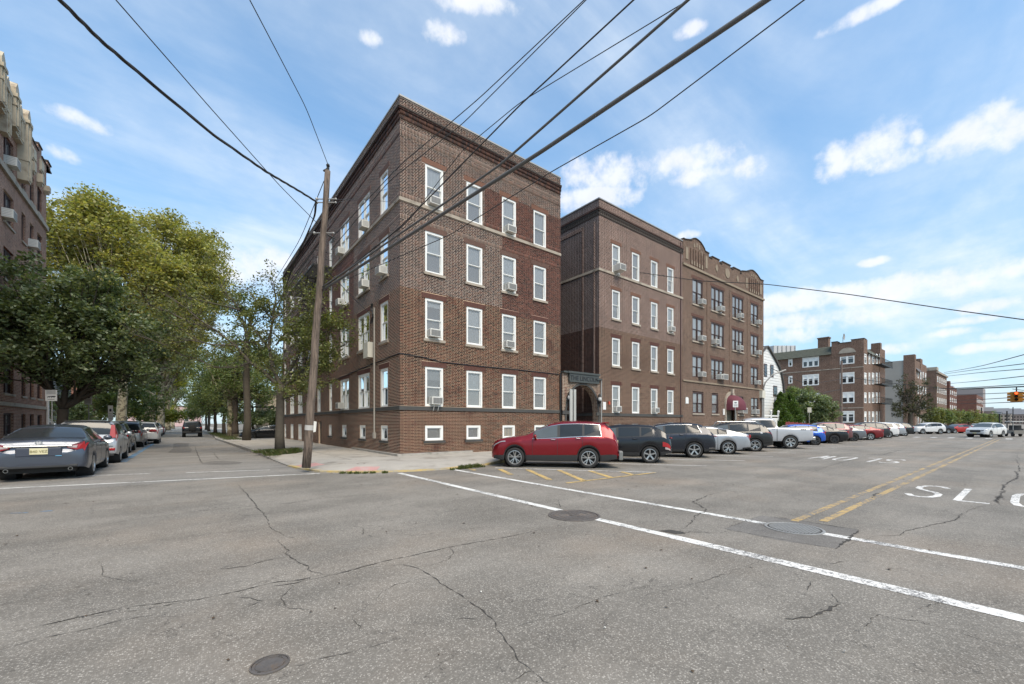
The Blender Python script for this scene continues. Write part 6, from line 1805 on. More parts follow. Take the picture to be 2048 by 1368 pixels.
tr.full('bed_cover', M_CLAD, .06, 1.86, 5.6); tr.patch('window', M_CG, 2.02, 2.10, 4.2, 4.8, .006)
tr.patch('tail_light', M_TAIL, .02, .17, 3.1, 3.9, .016, nx=3); tr.patch('tail_lamp_clear', M_TAILC, .02, .1, 3.35, 3.6, .02, nx=2)
tr.box('bumper', M_CHROME, -.14, .02, -.95, .95, .56, .76, bev=.03)
yb, zb_ = tr.sh.S(np.array([.6]), np.array([3.4]))
tx = lettering('4X4', (0, 0, 0), (math.pi / 2, 0, math.pi), .17, M_CLAD, None, .004); tx.parent = tr.t; tx.location = (.55 - 1.25, yb[0] + .02, zb_[0] - .06)
tr.patch('arch_lip', M_CLAD, .80, 1.70, 0, .22, .012, nx=40, nt=1)
for (x0_, x1_) in ((1.955, 1.975),): tr.patch('panel_gap', M_SEAM, x0_, x1_, .1, 4.0, .003, nx=1, nt=8)
# --- blue hatch
BLU = paint('bright_blue', (.012, .085, .42), .3, .25)
HATCH = mk(SUV, L=4.1, W=1.72, xr=.68, wb=2.55, R=.315, sill=.24, roofw=.7, rim=7, rimc='d', tp=[(0, .75), (.02, .95), (.08, 1.05), (.3, 1.32), (.5, 1.45), (1.0, 1.51), (1.8, 1.52), (2.3, 1.46), (3.1, 1.02), (3.8, .88), (4.05, .72), (4.1, .55)], bp=[(0, .7), (.1, .96), (1, .98), (3.0, .92), (3.8, .8), (4.1, .5)])
bl_ = Car('parked_hatchback', 'bright blue hatchback partly hidden behind the grey pickup', 'hatchback', HATCH, BLU, G(1631.4, 890.4), HEAD, group=PK)
bl_.common((1.1, 1.95, 2.85), [(.55, 1.02), (1.08, 1.86), (1.95, 2.75)], mir=2.7, rearg=(.16, .42, 5.25), frontg=(3.05, 2.35, 5.1), qx='up'); suv_tail(bl_, low=.88)
# --- black sedan, red-tailed suv, grey sedan, red sedan
civ = Car('parked_sedan', 'black sedan with black alloy wheels next to the bright blue hatchback', 'sedan', mk(SEDAN, L=4.65, W=1.80, xr=1.0, wb=2.70, R=.335, rim=50, rimc='d', rimr=.74), BLK, G(1669.2, 887.4), HEAD, group=PK)
civ.common((1.45, 2.35, 3.2), [(1.05, 1.38), (1.46, 2.25), (2.35, 3.1)], mir=3.1, rearg=(.70, 1.30, 5.25), frontg=(3.5, 2.75, 5.1), qx='down'); suv_tail(civ, low=.86, w=.35); civ.patch('chrome_trim', M_CHROME, 1.5, 3.0, 4.93, 4.97, .010, nx=16, nt=1)
MAR = paint('maroon', (.17, .012, .015), .4, .3)
sv5 = Car('parked_suv', 'tall silver roofed maroon suv between the black sedan and the grey sedan', 'suv', mk(SUV, rim=5), paint('grey_maroon', (.16, .07, .075), .4, .3), (43.4, 10.3), HEAD, group=PK, lod=1)
sv5.common((1.25, 2.14, 3.05), [(.62, 1.18), (1.26, 2.05), (2.15, 2.98)], mir=2.92, rearg=(.20, .44, 5.25), frontg=(3.22, 2.5, 5.1), clad=.5, seams=False, handle=False); suv_tail(sv5, low=1.05, w=.35)
gs = Car('parked_sedan', 'mid grey sedan with white lower bumper lip further along the row', 'sedan', mk(SEDAN, L=4.7, W=1.8, xr=1.0, wb=2.7, rim=5, rimc='d'), paint('mid_grey', (.14, .15, .165), .4, .3), G(1708, 882.6), HEAD, group=PK, lod=1)
gs.common((1.5, 2.4, 3.3), [(1.1, 1.45), (1.5, 2.3), (2.4, 3.15)], mir=3.1, rearg=(.70, 1.30, 5.25), frontg=(3.55, 2.8, 5.1), seams=False, handle=False); suv_tail(gs, low=.86, w=.3); gs.patch('chrome_trim', M_WFRAME, .03, .35, .1, .3, .02, nx=4)
rs = Car('parked_sedan', 'dark red sedan showing only its boot behind the mid grey sedan', 'sedan', mk(SEDAN, rim=5), MAR, (50.6, 9.6), HEAD, group=PK, lod=1)
rs.common((1.5, 2.4, 3.3), [(1.1, 1.45), (1.5, 2.3), (2.4, 3.15)], mir=3.1, rearg=(.70, 1.30, 5.25), frontg=(3.55, 2.8, 5.1), seams=False, handle=False); suv_tail(rs, low=.86, w=.3)
bs = Car('parked_suv', 'dark suv with bright five spoke wheels nearest the mansard roofed block', 'suv', mk(SUV, rim=5, rimr=.72), paint('graphite', (.028, .03, .034), .4, .3), G(1757.5, 878.2), HEAD, group=PK, lod=1)
bs.common((1.25, 2.14, 3.05), [(.62, 1.18), (1.26, 2.05), (2.15, 2.98)], mir=2.92, rearg=(.20, .44, 5.25), frontg=(3.22, 2.5, 5.1), clad=.9, seams=False); suv_tail(bs, low=1.0, w=.42)
WHT = paint('white', (.62, .62, .61), .05, .35)
w1 = Car('parked_suv', 'white suv tucked between the dark suv and the last silver suv of the row', 'suv', mk(SUV, rim=5), WHT, (60.0, 9.9), HEAD, group=PK, lod=1)
w1.common((1.25, 2.14, 3.05), [(.62, 1.18), (1.26, 2.05), (2.15, 2.98)], mir=2.92, rearg=(.20, .44, 5.25), frontg=(3.22, 2.5, 5.1), clad=.5, seams=False); suv_tail(w1, low=1.0, w=.3)
s1 = Car('parked_suv', 'silver suv last but one in the angled row of parked cars', 'suv', mk(SUV, rim=5), SLV, G(1792, 873.8), HEAD, group=PK, lod=1)
s1.common((1.25, 2.14, 3.05), [(.62, 1.18), (1.26, 2.05), (2.15, 2.98)], mir=2.92, rearg=(.20, .44, 5.25), frontg=(3.22, 2.5, 5.1), clad=.5, seams=False); suv_tail(s1, low=1.0, w=.3)
s2 = Car('parked_suv', 'dark grey suv at the far end of the angled row by the roadside tree', 'suv', mk(SUV, rim=5), CHAR, (69.5, 10.0), HEAD, group=PK, lod=1)
s2.common((1.25, 2.14, 3.05), [(.62, 1.18), (1.26, 2.05), (2.15, 2.98)], mir=2.92, rearg=(.20, .44, 5.25), frontg=(3.22, 2.5, 5.1), clad=.5, seams=False); suv_tail(s2, low=1.0, w=.3)
# cars standing side on beyond
j1 = Car('parked_suv', 'white suv side on with its front facing left beyond the angled row', 'suv', mk(SUV, L=4.4, xr=.9, wb=2.65, rim=5), WHT, G(1881.4, 868.3), (-.80, .60), group=None, lod=1)
j1.common((1.3, 2.2, 3.15), [(.62, 1.2), (1.3, 2.10), (2.2, 3.05)], mir=3.0, rearg=(.20, .46, 5.25), frontg=(3.4, 2.75, 5.1), clad=.6, seams=False)
j2 = Car('parked_suv', 'white suv mostly hidden left of the side on white suv', 'suv', mk(SUV, L=4.4, xr=.9, wb=2.65, rim=5), WHT, (87.5, 12.6), (-.80, .60), lod=1)
j2.common((1.3, 2.2, 3.15), [(.62, 1.2), (1.3, 2.10), (2.2, 3.05)], mir=3.0, frontg=(3.4, 2.75, 5.1), clad=.6, seams=False)
d3 = Car('parked_sedan', 'dark blue car nose down right of the side on white suv', 'sedan', mk(SEDAN), DBL, (92.5, 8.3), (-.8, .6), lod=1)
d3.common((1.5, 2.4, 3.3), [(1.1, 1.45), (1.5, 2.3), (2.4, 3.15)], frontg=(3.55, 2.8, 5.1), seams=False)
d4 = Car('parked_pickup', 'bright red low vehicle between the dark blue car and the moving white suv', 'car', mk(SEDAN), paint('fire_red', (.35, .02, .015), .2, .35), (97.5, 6.2), (-.8, .6), lod=1)
d4.common((1.5, 2.4, 3.3), [(1.1, 1.45), (1.5, 2.3), (2.4, 3.15)], frontg=(3.55, 2.8, 5.1), seams=False)
# moving white suv, front three quarter view
mz = Car('moving_suv', 'white suv turning in the middle of the avenue with black grille', 'suv', mk(SUV, L=4.58, W=1.88, xr=.92, wb=2.70, rim=50, rimc='s', steer=-.1,
    tp=[(0, .80), (.02, 1.0), (.1, 1.12), (.35, 1.42), (.6, 1.58), (1.2, 1.66), (2.0, 1.665), (2.5, 1.60), (3.35, 1.12), (4.1, 1.02), (4.42, .92), (4.54, .78), (4.58, .6)]), WHT, G(2007, 874.4), (-.90, .28), side=1)
mz.common((1.34, 2.28, 3.22), [(.72, 1.24), (1.32, 2.18), (2.28, 3.12)], mir=3.05, rearg=(.2, .5, 5.25), frontg=(3.3, 2.55, 5.05), clad=.45)
mz.box('grille', M_CLAD, 4.50, 4.66, -.42, .42, .58, .84, bev=.05); mz.box('lower_grille', M_CLAD, 4.50, 4.655, -.62, .62, .34, .44, bev=.03); mz.box('number_plate', M_PLATE, 4.66, 4.675, -.15, .15, .44, .56)
mz.patch('headlight', M_HEAD, 4.05, 4.48, 3.35, 3.8, .012, nx=6); mz.box('headlight', M_HEAD, 4.5, 4.58, .45, .68, .78, .86, both=True, bev=.02)
# --- left row
NORTH = (0, 1)
LK = 'cars parked along the left kerb of the side street'
ALT = paint('slate_blue', (.080, .092, .118), .5, .25)
sc_ = 1.04
alt = Car('parked_sedan', 'slate blue sedan in the left foreground with cream number plate', 'sedan', mk(SEDAN, W=1.85, R=.335, rim=7), ALT, G(184.6, 949.6), NORTH, side=-1, group=LK)
alt.common((1.5, 2.45, 3.4), [(1.10, 1.44), (1.52, 2.36), (2.46, 3.3)], mir=3.2, rearg=(.66, 1.36, 5.15), frontg=(3.6, 2.8, 5.1), qx='down', chrome=False)
alt.patch('chrome_trim', M_CHROME, .95, 3.2, 4.93, 5.0, .012, nx=20, nt=1)
# rear fascia
sh = alt.sh
alt.box('bumper_recess', mat('plate_recess', (.050, .058, .080), .5, .2), -.048, .0, -.42, .42, .64, .875, bev=.03)
alt.box('number_plate', M_PLATE, -.068, -.045, -.165, .165, .70, .86)
tt = lettering('B40 VEZ', (0, 0, 0), (math.pi / 2, 0, math.pi * 1.5), .09, mat('plate_ink', (.2, .16, .06), .6), None, .002)
tt.parent = alt.t; tt.location = (-.072 - sh.xr, 0, .745)
alt.box('chrome_garnish', M_CHROME, -.062, -.01, -.62, .62, .895, .925, bev=.012)
b = MB(); b.lathe([(.062, 0), (.062, -.012), (.048, -.012), (.048, 0)], 24, 'x', (-.055 - sh.xr, 0, .995)); b.box(-.068 - sh.xr, -.055 - sh.xr, -.075, .075, .985, 1.005); b.build('badge', M_CHROME, alt.t)
for (tx_, yy, sz) in (('ALTIMA', .52, .045), ('SL', -.50, .04)):
    o = lettering(tx_, (0, 0, 0), (math.pi / 2, 0, math.pi * 1.5), sz, M_CHROME, None, .002); o.parent = alt.t; o.location = (-.052 - sh.xr, yy, .97)
for sd in (1, -1):
    b = MB(); b.lathe([(.045, 0), (.045, -.10), (.037, -.10), (.037, 0)], 20, 'x', (.06 - sh.xr, sd * .58, .30)); b.build('exhaust_tip', M_CHROME, alt.t)
    b = MB()
    P = [(-.035, .52, .86), (-.035, .52, .90), (-.01, .78, 1.0), (.05, .845, 1.02), (.07, .865, .84), (-.02, .70, .80)]
    Q = [(x - sh.xr, y * sd, z) for x, y, z in P]; Q2 = [(x - sh.xr + .08, y * sd * .98, z) for x, y, z in P]
    b.add(Q + Q2, [(0, 1, 2, 3, 4, 5)] + [(i, (i + 1) % 6, (i + 1) % 6 + 6, i + 6) for i in range(6)]); tl = b.build('tail_light', M_TAIL, alt.t)
    b = MB(); b.add([(-.045 - sh.xr, .54 * sd, .865), (-.045 - sh.xr, .54 * sd, .895), (-.028 - sh.xr, .72 * sd, .93), (-.034 - sh.xr, .70 * sd, .85)], [(0, 1, 2, 3)]); b.build('tail_lamp_clear', M_TAILC, tl)
alt.patch('tail_light', M_TAIL, .05, .38, 3.2, 3.85, .014, nx=6, t0b=3.55, t1b=3.8)
alt.box('lower_valance', M_CLAD, -.03, .03, -.72, .72, .34, .42, bev=.02)
alt.t.scale = (1.03, 1.04, 1.07)
b = MB(); b.ball((1.75 - sh.xr, 0, 1.475), .05, 10, 6, sc=(1.6, .5, .8)); b.build('roof_antenna', SLV, alt.t, smooth=True)
alt.box('blue_badge', mat('badge_blue', (.15, .4, .6), .4), -.056, -.04, -.42, -.30, .645, .66)
# boxy silver hatch
SIL = paint('bright_silver', (.44, .45, .46), .5, .3)
SOUL = mk(SUV, L=4.10, W=1.80, xr=.72, wb=2.55, R=.33, roofw=.80, rim=5, rtuck=.10, tp=[(0, .78), (.02, .96), (.05, 1.05), (.12, 1.35), (.20, 1.53), (.32, 1.60), (1.2, 1.63), (2.2, 1.60), (2.5, 1.52), (3.1, 1.08), (3.8, .98), (4.02, .80), (4.1, .58)], bp=[(0, .72), (.06, 1.0), (.5, 1.06), (3.1, .98), (3.8, .88), (4.1, .55)])
so = Car('parked_hatchback', 'silver boxy hatchback with tall red tail lights behind the slate blue sedan', 'hatchback', SOUL, SIL, G(240.6, 924.4), NORTH, side=-1, group=LK)
so.common((1.1, 1.98, 2.9), [(.42, 1.02), (1.1, 1.9), (1.98, 2.8)], mir=2.75, rearg=(.065, .215, 5.05), frontg=(3.05, 2.4, 5.1), qx='up')
so.patch('tail_light', M_TAIL, .03, .16, 3.9, 4.85, .016, nx=4, x0t=.13, x1t=.26); so.patch('tail_lamp_clear', M_TAILC, .05, .11, 4.15, 4.5, .022, nx=2)
for sd in (1, -1):
    b = MB(); P = [(-.03, .62, .98), (-.03, .80, .98), (.10, .76, 1.46), (.10, .66, 1.46)]; Q = [(x - .72, y * sd, z) for x, y, z in P]; Q2 = [(x - .72 + .1, y * sd, z) for x, y, z in P]
    b.add(Q + Q2, [(0, 1, 2, 3)] + [(i, (i + 1) % 4, (i + 1) % 4 + 4, i + 4) for i in range(4)]); b.build('tail_light', M_TAIL, so.t)
so.box('bumper_reflector', M_TAIL, -.045, .02, .50, .78, .50, .60, both=True, bev=.015); so.box('number_plate', M_PLATE, -.055, -.03, -.16, .16, .74, .9)
so.box('bumper_trim', M_CLAD, -.04, .05, -.75, .75, .30, .40, bev=.02); so.box('tailgate_line', M_SEAM, -.040, -.02, -.72, .72, .655, .668)
so.t.scale = (1.02, 1.02, 1.06)
so.box('rear_screen_frame', M_CLAD, .20, .34, -.62, .62, 1.575, 1.61, bev=.01)
bk = Car('parked_suv', 'black suv between the silver boxy hatchback and the silver minivan', 'suv', mk(SUV, rim=5), BLK, G(261.5, 905.3), NORTH, side=-1, group=LK)
bk.common((1.25, 2.14, 3.05), [(.62, 1.18), (1.26, 2.05), (2.15, 2.98)], mir=2.92, rearg=(.14, .42, 5.2), frontg=(3.22, 2.5, 5.1), chrome=False); suv_tail(bk, low=1.0, w=.4)
VAN = mk(SUV, L=5.05, W=1.96, xr=1.0, wb=3.03, R=.33, roofw=.78, rim=7, tp=[(0, .8), (.02, 1.0), (.08, 1.1), (.3, 1.5), (.5, 1.68), (1.0, 1.76), (2.6, 1.76), (3.2, 1.66), (4.1, 1.12), (4.7, .98), (4.98, .8), (5.05, .58)], bp=[(0, .75), (.1, 1.02), (1, 1.06), (4.0, 1.0), (4.7, .88), (5.05, .55)])
vn = Car('parked_minivan', 'silver minivan with red tail lights behind the black suv on the left kerb', 'minivan', VAN, paint('warm_silver', (.30, .29, .28), .5, .3), G(287.8, 893.6), NORTH, side=-1, group=LK)
vn.common((1.5, 2.7, 3.8), [(.6, 1.4), (1.5, 2.6), (2.7, 3.7)], mir=3.6, rearg=(.12, .42, 5.2), frontg=(4.0, 3.25, 5.1)); suv_tail(vn, low=1.0, w=.4)
vn.box('tail_light', M_TAIL, -.05, .0, .45, .86, .98, 1.12, both=True, bev=.02)
wc = Car('parked_suv', 'white suv with wide red tail lights next ahead of the silver minivan', 'suv', mk(SUV, rim=5), WHT, G(318.6, 887), NORTH, side=-1, group=LK, lod=1)
wc.common((1.25, 2.14, 3.05), [(.62, 1.18), (1.26, 2.05), (2.15, 2.98)], mir=2.92, rearg=(.14, .42, 5.2), frontg=(3.22, 2.5, 5.1)); suv_tail(wc, low=1.0, w=.4); wc.box('tail_light', M_TAIL, -.05, .0, .35, .80, .96, 1.10, both=True, bev=.02)
for (y, m, lab, spc) in [(48.6, CHAR, 'dark grey car ahead of the white suv on the left kerb', SUV), (54.4, BLK, 'black car fourth from the far end of the left kerb row', SEDAN), (60.2, SLV, 'silver car further up the left kerb row near the street trees', SUV), (67.5, WHT, 'white suv furthest visible in the left kerb row', SUV), (75, MAR, 'dark red car at the far end of the left kerb row', SEDAN)]:
    c = Car('parked_car', lab, 'car', mk(spc, rim=5), m, (-2.2, y), NORTH, side=-1, group=LK, lod=1)
    c.common((1.36, 2.32, 3.28), [(1.0, 1.5), (1.56, 2.30), (2.40, 3.20)], rearg=(.7, 1.3, 5.2) if spc is SEDAN else (.14, .46, 5.2), frontg=(3.5, 2.82, 5.1), seams=False, handle=False); suv_tail(c, low=.9 if spc is SEDAN else 1.0, w=.3)
# black off-roader driving away
JP = mk(SUV, L=4.3, W=1.88, sill=.45, R=.40, xr=.80, wb=2.7, roofw=.80, sm=.04, rtuck=.03, rim=5, rimc='d', tp=[(0, 1.10), (.03, 1.3), (.12, 1.80), (.3, 1.84), (2.3, 1.84), (2.45, 1.80), (2.85, 1.30), (3.9, 1.22), (4.2, 1.1), (4.3, .8)], bp=[(0, 1.05), (.1, 1.15), (3, 1.15), (4.2, 1.0), (4.3, .75)])
jp = Car('moving_offroader', 'black boxy off-roader driving away up the side street', 'suv', JP, BLK, (1.62, 60.5), NORTH, side=-1)
jp.common((.9, 1.7, 2.6), [(.3, .85), (.95, 1.65), (1.75, 2.45)], rearg=None, frontg=(2.82, 2.5, 5.1), clad=.5)
jp.box('rear_window', M_CG, -.02, .14, -.55, .55, 1.28, 1.66); jp.box('tail_light', M_TAIL, -.05, .0, .70, .84, 1.0, 1.16, both=True); jp.box('number_plate', M_PLATEW, -.06, -.03, -.17, .17, .62, .78); jp.box('bumper', M_CLAD, -.14, .0, -.9, .9, .5, .68)
b = MB(); b.lathe([(.001, -.30), (.30, -.30), (.38, -.24), (.38, -.08), (.30, -.03)], 24, 'x', (-.80, 0, 1.05)); b.build('spare_wheel', M_TYRE, jp.t, smooth=True)
# black fastback in the driveway, seen from its side, nose to the street
au = Car('parked_sedan', 'black fastback sedan parked in the driveway behind the tree trunks', 'sedan', mk(SEDAN, L=4.95, W=1.90, xr=1.12, wb=2.9, R=.35, rim=50, rimc='d', tp=[(0, .74), (.02, .95), (.08, 1.02), (.5, 1.08), (1.2, 1.33), (1.9, 1.42), (2.4, 1.42), (2.9, 1.33), (3.8, .96), (4.5, .84), (4.85, .68), (4.95, .5)]), BLK, (7.9, 46.1), (-1, 0), side=1)
au.common((1.6, 2.55, 3.5), [(1.2, 1.52), (1.6, 2.45), (2.55, 3.4)], mir=3.4, rearg=(.5, 1.25, 5.2), frontg=(3.75, 2.95, 5.1), qx='down', chrome=True)
# driver-side utility cart trailing at the right edge
gc = thing('utility_cart', 'small open sided utility cart behind the moving white suv', 'cart', (78, 1.4, 0), math.radians(200), local=True)
b = MB(); b.box(-1.2, 1.2, -.6, .6, .35, .75); b.build('body', mat('cart_grey', (.25, .23, .2), .7), gc)
b = MB(); b.box(-.9, .9, -.65, .65, 1.75, 1.85); b.build('canopy', mat('cart_white', (.6, .58, .55), .5), gc)
for sx in (-.8, .8):
    for sy in (-.55, .55):
        b = MB(); b.tube([(sx, sy, .7), (sx, sy, 1.76)], .03, 6); b.build('post', M_METAL, gc)
        b = MB(); b.lathe([(.001, -.09), (.25, -.09), (.28, -.05), (.28, .05), (.25, .09), (.001, .09)], 16, 'y', (sx, sy * 1.05, .28)); b.build('wheel', M_TYRE, gc)
b = MB(); b.box(-.3, .2, -.5, .5, .75, .95); b.box(-.4, -.3, -.5, .5, .75, 1.35); b.build('seat', M_CLAD, gc)
bx = Car('parked_van', 'dark van cut off at the right edge far down the avenue', 'van', mk(VAN), DBL, (118, -2.5), (-1, 0), side=1, lod=1)
bx.common((1.5, 2.7, 3.8), [(.6, 1.4), (1.5, 2.6), (2.7, 3.7)], frontg=(4.0, 3.25, 5.1), seams=False)
for (x, y, m, lab) in [(150, 8, WHT, 'distant white car in the right lane far down the avenue'), (175, 7, SLV, 'distant silver car furthest down the avenue')]:
    c = Car('distant_car', lab, 'car', mk(SEDAN), m, (x, y), (-1, 0), side=1, lod=1); c.common((1.5, 2.4, 3.3), [(1.1, 1.45), (1.5, 2.3), (2.4, 3.15)], frontg=(3.55, 2.8, 5.1), seams=False, handle=False)

# ================================================================== utility pole and overhead cables
M_POLE = bpy.data.materials.new('weathered_pole'); M_POLE.use_nodes = True
n = NT(M_POLE.node_tree); n.n.clear(); out = n.new('ShaderNodeOutputMaterial'); bb = n.new('ShaderNodeBsdfPrincipled'); n.l.new(bb.outputs[0], out.inputs[0])
tc = n.new('ShaderNodeTexCoord').outputs['Object']; mp = n.new('ShaderNodeMapping'); n.l.new(tc, mp.inputs[0]); mp.inputs['Scale'].default_value = (14, 14, .8)
f = n.noise(mp.outputs[0], 2.2, 6, .7); f2 = n.noise(tc, 1.2, 4, .6)
c = n.mix(n.ramp(f, .35, .65), (.050, .038, .030), (.21, .155, .118)); c = n.mix(n.ramp(f2, .4, .7, 0, .5), c, (.20, .155, .12))
n.put(bb.inputs['Base Color'], c); bb.inputs['Roughness'].default_value = .9
bp = n.new('ShaderNodeBump'); bp.inputs['Strength'].default_value = .7; bp.inputs['Distance'].default_value = .01; n.put(bp.inputs['Height'], f); n.l.new(bp.outputs[0], bb.inputs['Normal'])
M_CABLE = mat('cable_black', (.035, .034, .034), .7)
M_CABLEG = mat('cable_grey', (.10, .098, .095), .65)
pb = AT(612.5, 935, 13.65); pb.z = .15
ptop = AT(656, 342, 13.65)
po = thing('utility_pole', 'weathered wooden utility pole leaning at the street corner', 'utility pole', tuple(pb))
b = MB(); pts = [pb.lerp(ptop, k / 14) + Vector((.012 * math.sin(k * 1.7), .012 * math.cos(k), 0)) for k in range(15)]
b.tube(pts, [.138 - .050 * k / 14 for k in range(15)], 16); b.build('shaft', M_POLE, po, smooth=True)
b = MB(); q = ptop; b.tube([q, q + Vector((.0, 0, .12))], .045, 8); b.ball((q.x, q.y, q.z + .18), .06, 8, 6); b.tube([q + Vector((-.12, .1, .0)), q + Vector((.02, 0, .1))], .03, 6); b.build('insulator', M_BLACK, po)
def onpole(v, du=0):
    t = (935 - v) / (935 - 342); p = pb.lerp(ptop, t); return p
R_ = Vector((C_, -S_, 0))
for v in (398, 405, 466):
    p = onpole(v); b = MB(); b.tube([p - R_ * .32, p + R_ * .35], .018, 6); b.ball(p - R_ * .3, .05, 8, 6); b.ball(p + R_ * .33, .035, 8, 6); b.build('hardware', M_METAL, po)
p = onpole(470); b = MB(); b.tube([p + R_ * .15, p + R_ * .35 + Vector((0, 0, -.1)), p + R_ * .3 + Vector((0, 0, -.25))], .03, 6); b.build('hardware', M_BLACK, po)
# paper wrap and collar half way down
b = MB(); p1, p2 = onpole(868), onpole(848)
b.tube([onpole(860), onpole(850)], .137, 16); b.build('tape_band', mat('tape_grey', (.45, .43, .40), .7), po)
p = onpole(845) + R_ * .135; b = MB(); b.add([tuple(p + Vector((0, -.02, .05))), tuple(p + R_ * .10 + Vector((0, 0, .03))), tuple(p + R_ * .07 + Vector((0, 0, -.30))), tuple(p - R_ * .02 + Vector((0, -.02, -.32)))], [(0, 1, 2, 3)]); b.build('flyer', mat('paper', (.7, .68, .62), .8), po)
b = MB()
for k in range(40):
    v = rc.uniform(380, 900); p = onpole(v); a = rc.uniform(3.2, 5.8) + TH; r = .138 - .050 * (935 - v) / 593 + .004
    d_ = Vector((math.cos(a), math.sin(a), 0)); b.tube([p + d_ * (r - .02), p + d_ * (r + .012)], .010, 5)
b.build('staple', M_IRON, po)['kind'] = 'stuff'

def wire(px, d0, d1, r, lab, m=M_CABLE, twist=0, group='overhead cables', name='overhead_cable', seg=6, dens=1):
    """cable through picture points with depth running from d0 to d1 (even steps in 1/depth along the picture length)"""
    P = np.array(px, float); L = np.concatenate([[0], np.cumsum(np.linalg.norm(np.diff(P, axis=0), axis=1))]); tot = L[-1]
    nn = int(max(8, tot / 14) * dens)
    ts = np.linspace(0, tot, nn); U = np.interp(ts, L, P[:, 0]); V = np.interp(ts, L, P[:, 1])
    if len(px) > 2:
        k = 5; 
        for _ in range(2):
            U2, V2 = U.copy(), V.copy()
            for i in range(1, nn - 1): U2[i] = (U[i - 1] + 2 * U[i] + U[i + 1]) / 4; V2[i] = (V[i - 1] + 2 * V[i] + V[i + 1]) / 4
            U, V = U2, V2
    D = 1 / (1 / d0 + (1 / d1 - 1 / d0) * ts / tot)
    pts = [AT(u, v, d) for u, v, d in zip(U, V, D)]
    b = MB()
    if twist:
        for ph in range(twist):
            q = []
            for i, p in enumerate(pts):
                t = (pts[min(i + 1, nn - 1)] - pts[max(i - 1, 0)]).normalized(); a1 = t.cross(Vector((0, 0, 1))).normalized(); a2 = t.cross(a1)
                an = i * .16 * (1 + .4 * math.sin(i * .05)) + ph * 2 * math.pi / twist
                q.append(p + (a1 * math.cos(an) + a2 * math.sin(an)) * r * 1.05)
            b.tube(q, r, seg)
    else: b.tube(pts, r, seg)
    o = b.build(name, m, None, smooth=True, org=pts[0]); return tag(o, lab, 'cable', group)
DP = 13.65
wire([(645, 580), (1080, 305), (1533, 0), (1700, -115)], DP, 5.4, .040, 'thickest black cable rising from the pole to the upper right', M_CABLEG, dens=1)
wire([(645, 574), (1000, 330), (1376, 0), (1500, -110)], DP - .1, 6.4, .026, 'second thick cable just left of the thickest one', M_CABLEG, dens=1)
wire([(668, 560), (800, 455), (1040, 210), (1267, 0), (1380, -105)], DP + .2, 7.2, .016, 'medium cable left of the two thick cables, crossing the roof corner', M_CABLE)
wire([(700, 535), (815, 445), (925, 300), (1040, 205), (1385, -5), (1480, -60)], DP + 4, 9, .012, 'thin cable crossing from the upper windows over the medium cable')
wire([(660, 480), (800, 330), (905, 242), (960, 195), (1168, 0), (1260, -85)], DP + .1, 9, .012, 'thin cable leftmost but one at the top right of the roof corner')
wire([(662, 500), (780, 360), (925, 248), (1172, 0), (1250, -80)], DP + .3, 9.4, .012, 'thin cable touching the roof corner right of the leftmost one')
wire([(690, 560), (900, 470), (1100, 345), (1300, 232), (1608, 0), (1750, -105)], DP + 3, 6.5, .012, 'thin lowest cable on the right running over the second wing roof')
wire([(115, -5), (200, 80), (330, 190), (430, 272), (530, 342), (600, 383), (632, 403)], 6.0, DP - .1, .016, 'twisted bundle of black cables sweeping from upper left to the pole', twist=3, dens=3)
wire([(632, 403), (630, 430), (612, 475), (590, 520), (566, 590), (545, 650), (528, 700)], DP - .1, 34, .017, 'twisted black cable bending down from the pole along the side street', twist=2, dens=3)
wire([(232, 0), (420, 215), (560, 372), (640, 452)], 6.5, DP, .010, 'straight thin cable left of the twisted bundle reaching the pole')
wire([(497, -5), (560, 115), (612, 215), (657, 332)], 7.0, DP, .010, 'single thin wire dropping steeply to the pole top')
wire([(648, 362), (600, 480), (560, 545), (530, 590)], DP, 30, .013, 'thin guy wire running from the pole top down the side street')
wire([(650, 470), (600, 540), (560, 600), (500, 680)], DP, 45, .014, 'thin cable between pole and tree tops along the side street')
wire([(655, 540), (700, 590), (748, 635)], DP, 17, .012, 'service cable from the pole down to the conduit on the side wall')
wire([(660, 400), (720, 398), (790, 405)], DP, 18, .008, 'thin service wire from the pole to the upper side wall')
wire([(660, 407), (700, 400), (735, 390), (800, 370)], DP, 18.2, .008, 'service wire with small white insulator near the fourth floor window')
wire([(1280, 545), (1400, 562), (1530, 568), (1700, 589), (1900, 619), (2060, 641)], 26, 15, .02, 'long thin cable crossing the sky right of the curved parapet')
for i, (v0, v1, v2) in enumerate([(745, 733, 706), (748, 738, 726), (753, 745, 737), (768, 762, 751), (775, 774, 768), (779, 777, 773), (790, 788, 784), (802, 799, 793), (808, 807, 803)]):
    wire([(1770 if i in (4, 5) else 1888, v0 + (8 if i in (4, 5) else 0)), (1960, v1), (2060, v2)], 120, 40, .045, ['topmost', 'second', 'third', 'fourth', 'fifth', 'sixth', 'seventh', 'eighth', 'lowest'][i] + ' of the far cables spanning the avenue at the right edge')

